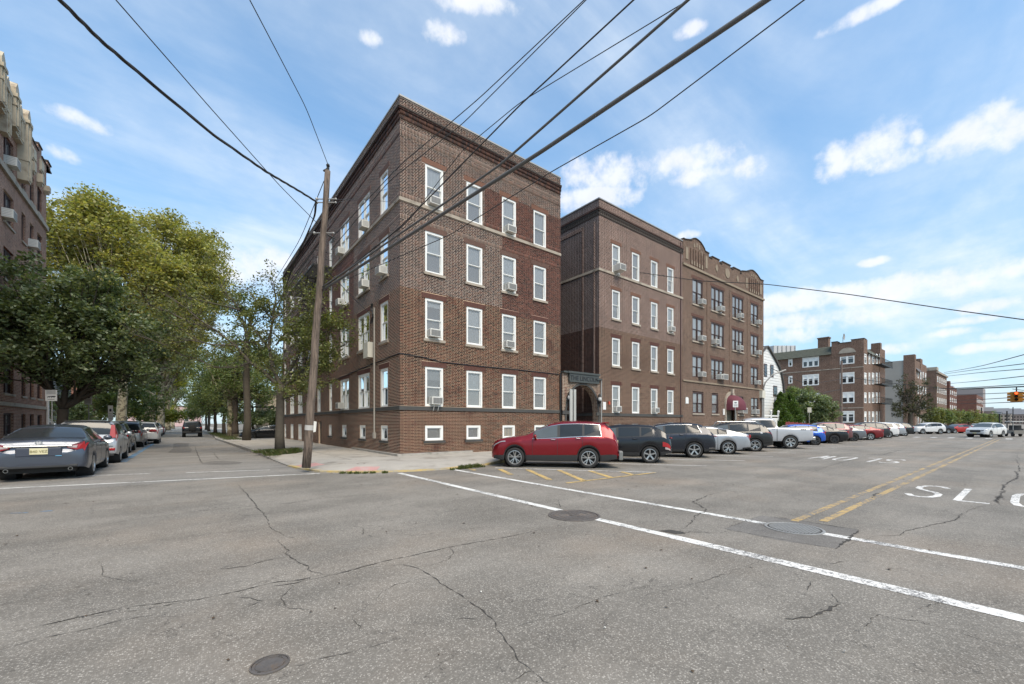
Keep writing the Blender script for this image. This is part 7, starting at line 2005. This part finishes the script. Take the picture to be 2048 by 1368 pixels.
# hanging traffic signal
c0 = AT(2033, 793, 44)
ts_ = thing('traffic_signal', 'yellow four way traffic signal hanging over the far junction', 'traffic signal', tuple(c0))
M_SIG = mat('signal_yellow', (.45, .20, .02), .5)
b = MB()
for (dx, dy) in ((.25, 0), (-.25, 0), (0, .25), (0, -.25)): b.box(c0.x + dx - .17, c0.x + dx + .17, c0.y + dy - .17, c0.y + dy + .17, c0.z - .55, c0.z + .5)
b.build('housing', M_SIG, ts_)
for k, zz_ in enumerate((.33, 0, -.33)):
    b = MB()
    for (dx, dy) in ((.44, 0), (-.44, 0), (0, .44), (0, -.44)):
        a = (dx > 0) - (dx < 0); e = (dy > 0) - (dy < 0)
        b.tube([(c0.x + dx * .9, c0.y + dy * .9, c0.z + zz_), (c0.x + dx + a * .2, c0.y + dy + e * .2, c0.z + zz_)], .15, 10, cap=False)
    b.build('visor', M_SIG if k else M_SIG, ts_)
    b = MB()
    for (dx, dy) in ((.44, 0), (-.44, 0), (0, .44), (0, -.44)): b.ball((c0.x + dx, c0.y + dy, c0.z + zz_), .12, 10, 6)
    b.build('lens', mat('lens_red', (.7, .1, .03), .3, emit=((1, .12, .03), .8)) if k == 0 else M_BLACK, ts_)
b = MB(); b.tube([(c0.x, c0.y, c0.z + .5), (c0.x, c0.y, c0.z + .95)], .05, 6); b.box(c0.x - .45, c0.x + .45, c0.y - .03, c0.y + .03, c0.z + .93, c0.z + 1.0); b.build('hanger', M_BLACK, ts_)
wire([(2025, 778), (2048, 781), (2100, 785)], 44, 43, .03, 'short span cable holding the yellow traffic signal')

# street poles far right
for (u, vt, vb, d, lab) in [(1963, 815, 852, 150, 'thin dark pole beyond the moving suv, nearer the red brick building'), (2014, 822, 852, 130, 'dark pole left of the traffic signal in the distance'), (2026, 814, 850, 190, 'tall thin pole directly under the traffic signal far away'), (1999, 828, 850, 120, 'short dark post right above the moving white suv')]:
    p = AT(u, vb, d); q = AT(u, vt, d); b = MB(); b.tube([(p.x, p.y, 0), (q.x, q.y, q.z)], .16, 6); tag(b.build('street_pole', M_BLACK, org=(p.x, p.y, 0)), lab, 'pole')
# pole in front of the mansard block with service wires
p = AT(1683, 846, 62); b = MB(); b.tube([(p.x, p.y, 0), (p.x, p.y, ZZ(722, p.x, p.y))], .14, 8); tag(b.build('utility_pole', mat('pole_grey_brown', (.16, .12, .10), .9), org=(p.x, p.y, 0)), 'slim brown utility pole against the mansard roofed brick block', 'utility pole')
wire([(1540, 735), (1610, 770), (1683, 758)], 50, 62, .03, 'service cable drooping from the curved parapet building to the slim pole')
wire([(1630, 792), (1660, 782), (1683, 779)], 58, 62, .04, 'short black cable beside the dark round shrub')
wire([(1683, 752), (1760, 764), (1900, 778), (2060, 772)], 62, 45, .035, 'cable from the slim pole past the grey stucco wall')

# ================================================================== signs
def sign(u, v0, v1, w, d, lab, pole_m=M_METAL, m=None, deco='park', vb=860, heading=None, name='street_sign'):
    c = AT(u, (v0 + v1) / 2, d); h = (v1 - v0) / F * d
    base = (c.x, c.y, .13)
    t = thing(name, lab, 'sign', base)
    T = R_ if heading is None else Vector(heading).normalized(); N = Vector((T.y, -T.x, 0))
    fr = Fr(tuple(c), tuple(T), tuple(N))
    b = MB(); b.tube([(c.x, c.y, .13), (c.x, c.y, c.z + h / 2 - .02)], .03, 6); b.build('post', pole_m, t)
    b = MB(fr); b.box(-w / 2, w / 2, .035, .045, -h / 2, h / 2); pn = b.build('panel', m or mat('sign_white', (.72, .72, .70), .5), t)
    ink = mat('sign_ink', (.05, .05, .07), .6)
    b = MB(fr)
    if deco == 'dogs':
        for k in range(4): b.box(-w * .40, w * .40, .046, .048, h * (.40 - .09 * k), h * (.43 - .09 * k))
        for (ox, s_) in ((-.18, .8), (.17, 1.1)):
            x = ox * w; b.box(x - .09 * s_, x + .07 * s_, .046, .049, -h * .16, -h * .16 + .06 * s_); b.box(x - .09 * s_, x - .07 * s_, .046, .049, -h * .25, -h * .16); b.box(x + .04 * s_, x + .06 * s_, .046, .049, -h * .25, -h * .16); b.box(x + .05 * s_, x + .12 * s_, .046, .049, -h * .14, -h * .05)
        b.box(-w * .3, w * .3, .046, .048, -h * .38, -h * .35)
    elif deco == 'park':
        b.box(-w * .22, w * .22, .046, .048, h * .10, h * .28)
        for k in range(4): b.box(-w * .36, w * .36, .046, .048, -h * (.05 + .1 * k) - .01, -h * (.05 + .1 * k) + .008)
    b.build('printing', ink, pn)
    return t
sign(104, 780, 802, .62, 22, 'square white sign with two dog silhouettes near the left trunk', deco='dogs')
sign(177.5, 788, 809, .48, 26, 'white rounded parking sign between the left tree and the plane trunk')
sign(222, 811, 841, .34, 29, 'narrow tall white and reddish sign in front of the plane trunk')
sign(1618.5, 815, 825, .50, 52, 'small pale sign on a tilted post by the red fence', deco=None, m=mat('sign_back', (.42, .40, .34), .6))
sign(1470.5, 801.5, 814.5, .38, 30.5, 'small white sign standing before the maroon awning', deco='park')

# fences by the white house
t = thing('red_fence', 'red painted picket fence beside the white house garden', 'fence', (50, 17, .15))
b0, b1 = G(1545, 868)[0], 0
MR = mat('fence_red', (.20, .030, .028), .7, var=.2)
for k in range(46):
    x = 51.5 + k * .42; 
    b = MB(); zt_ = 1.72 + .04 * (k % 3) - .012 * k; b.box(x, x + .36, 16.9, 16.95, .15, zt_); b.build('picket', MR, t)
b = MB(); b.box(51.4, 71, 16.95, 17.0, .6, .72); b.box(51.4, 71, 16.95, 17.0, 1.2, 1.32); b.build('rail', MR, t)
t = thing('white_fence', 'white garden fence with ball topped posts behind the red fence', 'fence', (49, 18, .15))
for k in range(8):
    x = 49.5 + k * 2.2; b = MB(); b.box(x, x + .16, 18.4, 18.56, .15, 2.85); b.ball((x + .08, 18.48, 2.95), .13, 8, 6); b.build('post', M_WFRAME, t)
b = MB(); b.box(49.5, 65, 18.45, 18.5, 2.35, 2.5); b.box(49.5, 65, 18.45, 18.5, .6, 2.2); b.build('panel', M_WFRAME, t)

# ================================================================== vegetation
def leaf_mat(name, tr=.42):
    m = bpy.data.materials.new(name); m.use_nodes = True
    n = NT(m.node_tree); n.n.clear(); out = n.new('ShaderNodeOutputMaterial')
    a = n.new('ShaderNodeAttribute', attribute_name='col').outputs['Color']
    pr = n.new('ShaderNodeBsdfPrincipled'); n.put(pr.inputs['Base Color'], a); pr.inputs['Roughness'].default_value = .42; pr.inputs['Specular IOR Level'].default_value = .35
    tl = n.new('ShaderNodeBsdfTranslucent'); n.put(tl.inputs['Color'], n.vmath('MULTIPLY', a, (1.3, 1.25, .5)))
    mx = n.new('ShaderNodeMixShader'); mx.inputs[0].default_value = tr
    n.l.new(pr.outputs[0], mx.inputs[1]); n.l.new(tl.outputs[0], mx.inputs[2]); n.l.new(mx.outputs[0], out.inputs[0])
    return m
M_LEAF = leaf_mat('leaves')
def leaves(name, parent, C, R, per, size, pal, flat=.5, kind=None, seed=0, sq=(1, 1, .8)):
    """C clump centres (n,3), R clump radii, per leaves in each clump"""
    r = np.random.default_rng(seed)
    C = np.asarray(C, float); n = len(C); R = np.broadcast_to(np.asarray(R, float), (n,))
    N = n * per
    d = r.normal(size=(N, 3)); d /= np.linalg.norm(d, axis=1, keepdims=True)
    rad = r.random(N) ** .55
    P = np.repeat(C, per, 0) + d * (rad * np.repeat(R, per))[:, None] * np.array(sq)
    nrm = r.normal(size=(N, 3)); nrm[:, 2] = np.abs(nrm[:, 2]) + flat; nrm /= np.linalg.norm(nrm, axis=1, keepdims=True)
    a = np.cross(nrm, r.normal(size=(N, 3))); a /= np.linalg.norm(a, axis=1, keepdims=True); b_ = np.cross(nrm, a)
    s = size * (.6 + .8 * r.random((N, 1)))
    V = np.stack([P - a * s * .5, P + b_ * s * .32 - nrm * s * .06, P + a * s * .55, P - b_ * s * .32 - nrm * s * .06], 1).reshape(-1, 3)
    Fq = np.arange(N * 4).reshape(-1, 4)
    pal = np.array(pal); ci = r.random(n)[:, None]
    k = r.integers(0, len(pal), N); col = pal[k] * (.75 + .5 * r.random((N, 1))) * (.82 + .36 * np.repeat(ci, per, 0))
    return np_mesh(name, V, Fq, M_LEAF, col, parent, kind)
M_BARK = mat('bark_grey_brown', (.080, .068, .052), .95, var=.35, vscale=6, bump=.8, bscale=18)
M_BARKD = mat('bark_dark', (.07, .055, .042), .95, var=.35, vscale=6, bump=.8, bscale=18)
def plane_bark():
    m = bpy.data.materials.new('bark_mottled'); m.use_nodes = True; n = NT(m.node_tree); n.n.clear(); out = n.new('ShaderNodeOutputMaterial'); p = n.new('ShaderNodeBsdfPrincipled'); n.l.new(p.outputs[0], out.inputs[0])
    tc = n.new('ShaderNodeTexCoord').outputs['Object']; f = n.noise(tc, 2.2, 4, .55); g = n.noise(tc, 5, 3, .5)
    c = n.mix(n.ramp(f, .46, .52), (.14, .11, .075), (.40, .35, .24)); c = n.mix(n.ramp(g, .56, .60), c, (.23, .22, .14)); n.put(p.inputs['Base Color'], c); p.inputs['Roughness'].default_value = .85
    return m
M_PLANE = plane_bark()
def crown_points(ctr, rad, n, seed, hollow=.45, bottom=-1., bump=.18):
    """clump centres spread through an uneven ellipsoid, denser toward its skin"""
    r = np.random.default_rng(seed); d = r.normal(size=(n, 3)); d /= np.linalg.norm(d, axis=1, keepdims=True)
    ph = r.random(6) * 6.28
    wob = 1 + bump * (np.sin(3 * d[:, 0] + ph[0]) + np.sin(4 * d[:, 1] + ph[1]) + np.sin(5 * d[:, 2] + ph[2])) / 1.6 + bump * .6 * np.sin(7 * np.arctan2(d[:, 1], d[:, 0]) + ph[3] + 3 * d[:, 2])
    q = hollow + (1 - hollow) * r.random(n) ** .6
    P = d * (q * wob)[:, None]
    P = P[P[:, 2] > bottom]
    return np.array(ctr) + P * np.array(rad)
def limbs(b, base, fork, tips, r0, seed, sub=3, seg=9, wig=.12):
    """trunk from base to fork, limbs to clump centres grouped by direction"""
    rr = random.Random(seed); base = Vector(base); fork = Vector(fork)
    L = (fork - base).length
    pts = [base.lerp(fork, k / 5) + Vector((rr.gauss(0, .03), rr.gauss(0, .03), 0)) * (k > 0) for k in range(6)]
    b.tube(pts, [r0 * 1.35, r0 * 1.08, r0, r0 * .95, r0 * .92, r0 * .95], seg)
    fork = pts[-1]
    tips = [Vector(t) for t in tips]; 
    nmain = sub + 2; mains = rr.sample(tips, min(nmain, len(tips)))
    groups = [[] for _ in mains]
    for t in tips:
        k = max(range(len(mains)), key=lambda i: (t - fork).normalized().dot((mains[i] - fork).normalized())); groups[k].append(t)
    for g in groups:
        if not g: continue
        c = sum(g, Vector()) / len(g); c = fork.lerp(c, .95)
        path = [fork]
        for k in range(1, 7): 
            p = fork.lerp(c, k / 6); p = p + Vector((rr.gauss(0, wig), rr.gauss(0, wig), rr.gauss(0, wig * .6) + .10 * L * math.sin(k / 6 * math.pi) * .6)); path.append(p)
        rad = [r0 * .62 * (1 - .11 * k) for k in range(7)]
        b.tube(path, rad, 7)
        for t in g:
            k = rr.randint(1, 6); s = path[k]
            m1 = s.lerp(t, .5) + Vector((rr.gauss(0, wig), rr.gauss(0, wig), rr.gauss(0, wig)))
            b.tube([s, m1, t], [min(rad[k] * .55, .09), min(rad[k] * .38, .05), .012], 5, cap=False)
def tree(name, lab, base, fork, crowns, r0, bark, pal, per, size, clumpR, seed, cat='tree', group=None, nclump=None, branches=1.0, kind=None, flat=.5, sub=3):
    t = thing(name, lab, cat, tuple(base), group=group)
    C = np.concatenate([crown_points(c, r, n, seed + i, h) for i, (c, r, n, h) in enumerate(crowns)])
    b = MB(); rr = random.Random(seed); tips = [tuple(p) for p in C]; rr.shuffle(tips); tips = tips[:int(len(tips) * branches)]
    limbs(b, base, fork, tips, r0, seed, sub=sub); b.build('trunk', bark, t, smooth=True)
    r = np.random.default_rng(seed + 99)
    leaves('crown', t, C, clumpR * (.7 + .6 * r.random(len(C))), per, size, pal, flat, seed=seed)
    return t
PAL_DARK = [(.125, .170, .09), (.15, .20, .10), (.185, .235, .12), (.105, .14, .075), (.27, .31, .20)]
PAL_YEL = [(.35, .35, .115), (.29, .30, .10), (.42, .40, .14), (.23, .25, .09), (.36, .32, .13), (.21, .235, .09)]
PAL_OLIVE = [(.20, .225, .085), (.155, .18, .075), (.25, .255, .09), (.125, .15, .065)]
PAL_MID = [(.13, .185, .075), (.17, .22, .08), (.105, .15, .065), (.21, .25, .095)]
PAL_YG = [(.26, .29, .05), (.2, .24, .045), (.15, .19, .04), (.32, .31, .06)]

def WP(u, y_or_x, axis='x'): pass
# big dark tree in front of the left building
d0 = 23.7; c = AT(128, 690, d0); bs_ = AT(125, 850, d0); bs_.z = .13
fk = AT(126, 818, d0)
tree('broadleaf_tree', 'dense dark green tree in front of the left brick building', tuple(bs_), tuple(fk),
     [(tuple(AT(150, 690, d0)), (4.4, 3.6, 2.9), 150, .45), (tuple(AT(60, 665, d0 - .8)), (2.6, 2.4, 2.1), 62, .45), (tuple(AT(222, 680, d0 + .5)), (2.0, 2.1, 2.2), 52, .45), (tuple(AT(110, 610, d0)), (3.0, 2.5, 2.4), 80, .4), (tuple(AT(165, 748, d0 + .6)), (2.2, 1.8, .75), 28, .3), (tuple(AT(30, 640, d0)), (1.9, 2.0, 1.6), 36, .4), (tuple(AT(200, 605, d0)), (2.1, 2.0, 1.6), 40, .4)],
     .25, M_BARKD, PAL_DARK, 92, .19, .62, 41, branches=.5)
# plane trees
def plane(lab, ub, d, crowns, r0, seed, group='plane trees on the left of the side street', n=1.0, pal=PAL_YEL, vf=760, size=.31, per=68, cr=1.15, fku=None):
    bs = AT(ub, 850, d); bs.z = .13; fk = AT(fku or ub, vf, d)
    cs = []
    for (u, v, ru, rv, k, *dd) in crowns:
        ddd = d + (dd[0] if dd else 0); s = ddd / F
        cs.append((tuple(AT(u, v, ddd)), (ru * s, ru * s * .9, rv * s), int(k * n), .45))
    tree('plane_tree', lab, tuple(bs), tuple(fk), cs, r0, M_PLANE, pal, per, size, cr, seed, group=group, branches=.6, sub=4)
plane('tall plane tree with thick mottled trunk just behind the dark tree', 240, 42, [(150, 470, 62, 75, 110), (120, 560, 60, 80, 80), (215, 480, 66, 70, 110), (190, 420, 40, 36, 34), (255, 560, 70, 80, 110), (330, 560, 50, 60, 60), (250, 650, 80, 50, 90)], .42, 51, fku=246)
plane('plane tree with pale forked limbs, second from the left tree group', 300, 56, [(300, 470, 55, 48, 80), (350, 500, 60, 55, 90), (395, 510, 42, 46, 55), (330, 590, 75, 70, 110), (405, 570, 50, 55, 65), (300, 690, 70, 50, 70), (370, 660, 56, 50, 60)], .6, 52, vf=780)
plane('plane tree whose crown makes the right edge of the yellow green mass', 322, 68, [(400, 490, 40, 30, 40), (425, 530, 34, 42, 50), (380, 600, 60, 60, 80), (435, 590, 26, 40, 30), (340, 720, 60, 50, 60), (390, 690, 40, 45, 40)], .5, 53, vf=790)
plane('further plane tree hanging low over the left kerb', 335, 85, [(330, 760, 46, 36, 60), (365, 745, 30, 40, 40), (300, 790, 40, 24, 40)], .45, 54, vf=800, pal=PAL_YG)
plane('small yellow tree on the left near the street end', 345, 110, [(300, 795, 26, 20, 30), (335, 812, 24, 14, 26), (372, 775, 30, 24, 30)], .4, 55, vf=815, pal=PAL_YG, per=70)
plane('dark leaved tree hanging over the middle of the side street', 330, 95, [(345, 775, 34, 34, 60), (320, 790, 26, 20, 30)], .4, 56, vf=800, pal=PAL_DARK, per=70)
def bush(name, lab, crowns, d, pal, per, size, cr, seed, group=None, cat='shrub', base_v=None):
    c0 = AT(crowns[0][0], crowns[0][1], d); t = thing(name, lab, cat, (c0.x, c0.y, .13), group=group)
    cs = []
    for (u, v, ru, rv, k, *dd) in crowns:
        ddd = d + (dd[0] if dd else 0); s = ddd / F; cs.append(crown_points(tuple(AT(u, v, ddd)), (ru * s, ru * s, rv * s), k, seed + int(u), .4))
    C = np.concatenate(cs); C[:, 2] = np.maximum(C[:, 2], .3)
    leaves('foliage', t, C, cr, per, size, pal, .5, seed=seed)
    b = MB()
    for k in range(min(14, len(C))): b.tube([(c0.x + .1 * math.cos(k), c0.y + .1 * math.sin(k), .1), tuple(C[(k * 7) % len(C)])], [.05, .015], 5)
    b.build('stem', M_BARKD, t)
    return t
bush('garden_shrub', 'mid green shrub mass under the plane trees behind the parking signs', [(190, 810, 55, 36, 60), (280, 800, 40, 40, 50), (240, 790, 40, 24, 30)], 50, PAL_MID, 90, .26, .9, 61)
bush('garden_shrub', 'dark clipped shrub by the stair railing left of the plane trunk', [(150, 825, 24, 20, 26), (90, 815, 26, 26, 24)], 38, PAL_DARK, 90, .2, .7, 62)
bush('garden_shrub', 'yellow green shrub further along the left gardens', [(300, 822, 34, 16, 40), (340, 832, 20, 10, 20)], 70, PAL_YG, 80, .3, 1.0, 63)
# corner tree, open crown, on the right pavement
bs_ = Vector((*G(560, 905.5, .15), .15)); dC = dep(bs_.x, bs_.y)
tc_ = thing('street_tree', 'open branched tree in a weedy pit behind the utility pole', 'tree', tuple(bs_))
b = MB(); rr = random.Random(5)
def P2(u, v, dd=0): return AT(u, v, dC + dd)
trunk = [bs_, P2(559, 870), P2(560, 830), P2(561, 790), P2(562, 770)]
b.tube(trunk, [.25, .20, .185, .18, .19], 12)
L1 = [[(562, 772), (545, 735), (538, 690), (545, 640), (552, 600), (548, 570)], [(561, 776), (530, 745), (500, 725), (470, 690), (430, 660), (380, 645), (340, 648)],
      [(562, 770), (585, 730), (605, 690), (612, 650), (640, 600), (650, 575)], [(563, 775), (600, 750), (640, 735), (665, 700), (690, 690)],
      [(540, 700), (510, 660), (480, 620), (455, 590), (440, 570)], [(545, 640), (520, 610), (500, 585), (490, 575)], [(470, 690), (430, 690), (380, 680), (330, 690), (270, 668)],
      [(500, 725), (470, 735), (430, 735), (400, 720), (360, 710)], [(480, 620), (440, 610), (400, 600), (360, 595)], [(605, 690), (630, 670), (660, 660), (685, 650)],
      [(545, 640), (570, 620), (585, 600), (590, 580)], [(380, 645), (340, 625), (300, 610), (285, 590)], [(563, 800), (590, 790), (620, 770), (650, 760)], [(552, 690), (575, 660), (600, 640), (620, 615)], [(430, 660), (400, 640), (370, 615), (330, 590)]]
LP = []
for i, path in enumerate(L1):
    dd = rr.uniform(-1.6, 1.6); pts = [P2(u, v, dd * (k / (len(path) - 1))) for k, (u, v) in enumerate(path)]
    r0 = .105 if i < 4 else .045
    b.tube(pts, [max(.012, r0 * (1 - .85 * k / (len(pts) - 1))) for k in range(len(pts))], 7, cap=False); LP.append(pts)
tips = []
for i, pts in enumerate(LP):
    for k in range(1, len(pts)):
        for q in range(5):
            s = pts[k - 1].lerp(pts[k], rr.random()); dirn = (pts[k] - pts[k - 1]).normalized()
            v = (dirn * .9 + Vector((rr.gauss(0, .55), rr.gauss(0, .55), rr.gauss(.15, .45)))).normalized(); ln = rr.uniform(.5, 1.3)
            m1 = s + v * ln * .5 + Vector((rr.gauss(0, .06), rr.gauss(0, .06), .03)); e = s + v * ln
            b.tube([s, m1, e], [.016, .010, .004], 4, cap=False); tips.append(e); tips.append(m1)
            for z in range(2):
                v2 = (v + Vector((rr.gauss(0, .6), rr.gauss(0, .6), rr.gauss(0, .5)))).normalized(); e2 = m1 + v2 * rr.uniform(.3, .7); b.tube([m1, e2], [.007, .003], 3, cap=False); tips.append(e2)
b.build('trunk', M_BARK, tc_, smooth=True)
T_ = np.array([tuple(t) for t in tips]); rng = np.random.default_rng(8)
sc_u = (T_ - np.array(tuple(bs_))) @ np.array(tuple(R_))
keep = rng.random(len(T_)) < np.where(sc_u > -1.2, .95, .42)
leaves('crown', tc_, T_[keep], .24 + .16 * rng.random(keep.sum()), 13, .105, PAL_OLIVE + [(.14, .16, .05), (.12, .13, .04)], .3, seed=9)
# fuller leafy lobes on the pole side
lob = np.concatenate([crown_points(tuple(P2(605, 665, -.3)), (1.1, 1.0, .9), 46, 1, .3), crown_points(tuple(P2(655, 715, .4)), (.75, .8, .9), 34, 2, .3), crown_points(tuple(P2(665, 645, .3)), (.65, .7, .6), 22, 3, .3), crown_points(tuple(P2(585, 770, 0)), (1.1, .9, .6), 26, 4, .3), crown_points(tuple(P2(540, 610, .3)), (.8, .8, .5), 16, 5, .3), crown_points(tuple(P2(500, 640, .3)), (.9, .8, .6), 18, 6, .3)])
leaves('crown', tc_, lob, .33, 36, .115, PAL_OLIVE + [(.13, .16, .05)], .3, seed=10)
# two slender trunks and trees behind
def rtree(lab, u, v, topv, crowns, r0, bark, pal, seed, per=70, size=.17, cr=.6, fkv=770, group='street trees on the right pavement of the side street', lean=0):
    x, y = G(u, v, .15); d = dep(x, y); base = (x, y, .15); fk = AT(u + lean, fkv, d)
    cs = [(tuple(AT(a, c, d + (dd[0] if dd else 0))), (ru * d / F, ru * d / F, rv * d / F), k, .4) for (a, c, ru, rv, k, *dd) in crowns]
    return tree('street_tree', lab, base, tuple(fk), cs, r0, bark, pal, per, size, cr, seed, group=group, branches=.7)
rtree('slim straight trunk right of the driveway kerb, dark bark', 493, 880.5, 600, [(492, 610, 34, 30, 26), (480, 690, 50, 40, 36), (520, 700, 36, 40, 24)], .26, M_BARK, PAL_MID, 71, fkv=690, size=.18, cr=.7, per=55)
rtree('pale trunk tree with twin stems beside the driveway', 461, 873, 700, [(455, 770, 45, 34, 60), (500, 760, 50, 36, 60), (430, 740, 34, 30, 34)], .30, M_PLANE, PAL_MID, 72, fkv=800, cr=.8)
rtree('dark trunked companion of the pale trunk beside the driveway', 471, 873, 700, [(520, 790, 40, 24, 40), (470, 730, 36, 30, 34)], .30, M_BARKD, PAL_MID, 73, fkv=800, cr=.8)
for i, (u, v, lab) in enumerate([(448, 868.5, 'short dark trunk just beyond the twin stems'), (431, 866.5, 'leafy tree beyond the short dark trunk'), (418, 863, 'tree further up the right pavement with brown trunk'), (412, 860, 'tree nearly at the street end, right side')]):
    x, y = G(u, v, .15); d = dep(x, y); s = F / d
    rtree(lab, u, v, 0, [(u + 4, 846 - 3.9 * s, 3.0 * s, 2.6 * s, 60), (u + 6, 846 - 7.4 * s, 2.5 * s, 2.0 * s, 40)], .2, M_BARKD, PAL_MID if i % 2 else PAL_OLIVE, 80 + i, fkv=846 - 1.6 * s, size=.24, cr=1.0, per=60)
bush('garden_shrub', 'dark clipped hedge behind the black car in the driveway', [(525, 835, 40, 16, 40), (470, 828, 30, 18, 26), (570, 830, 30, 18, 24)], 46, PAL_DARK, 90, .2, .6, 90)
bush('garden_shrub', 'light green background trees above the porch house roof', [(520, 740, 60, 50, 70), (460, 780, 50, 40, 50), (560, 770, 40, 40, 40), (420, 790, 34, 34, 30)], 85, PAL_OLIVE, 90, .42, 1.7, 91, cat='trees')
bush('garden_shrub', 'trees closing the right side of the street end', [(400, 815, 26, 22, 40), (430, 800, 30, 30, 40), (385, 826, 12, 12, 14)], 120, PAL_MID, 80, .45, 1.6, 92, cat='trees')
# planted verge boxes on the right pavement
b = MB(); x, y = G(466, 873, .15); b.box(x - .1, x + 2.0, y - 1.1, y + 1.6, .15, .42); tag(b.build('planter_kerb', mat('mossy_timber', (.07, .065, .035), .9), org=(x, y, .15)), 'low mossy timber edging around the pale trunk tree', 'planter')
# weeds: blades in the tree pit and along the kerb
def blades(name, lab, spots, seed, pal=((.08, .12, .035), (.115, .145, .05), (.055, .085, .025), (.14, .13, .06))):
    r = np.random.default_rng(seed); V = []; cols = []
    for (x, y, rad, n, hh, z0) in spots:
        for i in range(n):
            a = r.random() * 6.28; q = rad * r.random() ** .6; px_, py_ = x + q * math.cos(a), y + q * math.sin(a); h = hh * (.4 + .9 * r.random()); w = .008 + .012 * r.random()
            a2 = r.random() * 6.28; lx, ly = r.normal(0, .5, 2) * h
            V += [(px_ - w * math.cos(a2), py_ - w * math.sin(a2), z0), (px_ + w * math.cos(a2), py_ + w * math.sin(a2), z0), (px_ + lx * .5 + w * .7 * math.cos(a2), py_ + ly * .5 + w * .7 * math.sin(a2), z0 + h * .7), (px_ + lx, py_ + ly, z0 + h)]
            cols.append(np.array(pal[r.integers(0, len(pal))]) * (.7 + .6 * r.random()))
    V = np.array(V); o = np_mesh(name, V, np.arange(len(V)).reshape(-1, 4), M_LEAF, np.array(cols), None, 'stuff'); return tag(o, lab, 'grass')
def gx(u, v): return G(u, v, .15)
blades('weeds', 'green weeds growing round the foot of the open branched tree', [(*gx(560, 907), .75, 900, .20, .15), (*gx(530, 905), .5, 420, .16, .15), (*gx(585, 905), .45, 350, .22, .15), (*gx(545, 911), .35, 200, .1, .15)], 1)
blades('weeds', 'weeds sprouting along the yellow kerb at the corner', [(*G(u, v), .10, 60, .07, .0) for u, v in [(685, 947), (700, 947.2), (715, 947.4), (730, 947), (745, 946.6), (770, 946.3), (905, 939.8), (918, 938.5), (930, 937.5), (940, 936.6), (952, 935.2), (965, 933.8)]] + [(*G(u, v), .16, 90, .12, .02) for u, v in [(925, 937.6), (940, 936), (955, 934.5)]], 2, pal=((.10, .13, .04), (.13, .15, .05), (.08, .10, .03)))
blades('weeds', 'rough grass verge between the trunks up the side street', [(3.4, 44 + k * 1.6, .8, 160, .12, .15) for k in range(22)], 3)
# right hand garden
def cone_tree(lab, u, vt, vb, ru, d, seed):
    c = AT(u, vb, d); t = thing('conifer_tree', lab, 'conifer', (c.x, c.y, .15), group='conifers by the white house')
    h = (vb - vt) / F * d; r0 = ru / F * d; r = np.random.default_rng(seed); n = 130
    zz = r.random(n) ** 1.2; an = r.random(n) * 6.28; rad = r0 * (1 - zz) ** .75 * (.65 + .35 * r.random(n))
    zb = ZZ(vb, c.x, c.y)
    C = np.stack([c.x + rad * np.cos(an), c.y + rad * np.sin(an), zb + h * zz * .97], 1)
    leaves('crown', t, C, .42 * (1.1 - zz * .7), 85, .16, [(.075, .13, .025), (.055, .10, .022), (.10, .16, .03)], .1, seed=seed, sq=(.8, .8, 1.3))
    b = MB(); b.tube([(c.x, c.y, .1), (c.x, c.y, zb + h * .8)], [.12, .03], 7); b.build('trunk', M_BARKD, t)
cone_tree('pointed bright green conifer nearest the white house wall', 1561, 783, 845, 20, 52, 1)
cone_tree('broader bright green conifer right of the pointed one', 1580, 786, 845, 26, 50, 2)
cone_tree('low bright conifer in front of the two taller conifers', 1563, 808, 850, 24, 48.5, 3)
bush('garden_shrub', 'large dark round shrub between the conifers and the brick block', [(1622, 815, 36, 34, 110), (1640, 826, 28, 24, 60), (1604, 830, 22, 22, 40)], 54, PAL_DARK, 95, .2, .62, 101)
bush('garden_shrub', 'loose green tree behind the bright conifers', [(1590, 796, 30, 22, 50), (1605, 790, 20, 14, 26), (1540, 800, 16, 18, 24), (1535, 820, 14, 20, 24)], 57, PAL_MID, 90, .2, .6, 102)
def avtree(lab, u, d, crowns, r0, seed, pal, vf=825, per=60, size=.3, cr=.8):
    bs = AT(u, 850, d); bs.z = .15; fk = AT(u, vf, d)
    cs = [(tuple(AT(a, c, d + (dd[0] if dd else 0))), (ru * d / F, ru * d / F, rv * d / F), k, .35) for (a, c, ru, rv, k, *dd) in crowns]
    return tree('avenue_tree', lab, tuple(bs), tuple(fk), cs, r0, M_BARK, pal, per, size, cr, seed, group='street trees along the avenue', branches=.8, flat=.3)
avtree('thin crowned roadside tree in front of the grey stucco wall', 1821, 72, [(1812, 775, 20, 26, 24), (1838, 790, 26, 30, 34), (1805, 812, 22, 12, 16), (1850, 820, 24, 22, 26), (1800, 825, 18, 10, 12), (1828, 800, 20, 26, 20)], .33, 111, [(.06, .07, .035), (.075, .085, .045), (.05, .055, .03)], per=36, size=.22, cr=.6)
for k, (u, d) in enumerate([(1868, 84), (1885, 96), (1903, 104), (1920, 118), (1937, 126), (1953, 142), (1968, 160), (1983, 185)]):
    avtree(['first', 'second', 'third', 'fourth', 'fifth', 'sixth', 'seventh', 'eighth'][k] + ' rounded street tree right of the thin crowned tree, counting rightwards', u, d, [(u, 833 + k * .6, 15, 15 - k * .6, 44), (u + 6, 828 + k * 1.5, 8, 7, 12)], .2, 120 + k, PAL_MID if k % 2 else PAL_OLIVE, vf=843, per=60, size=.34, cr=.95)
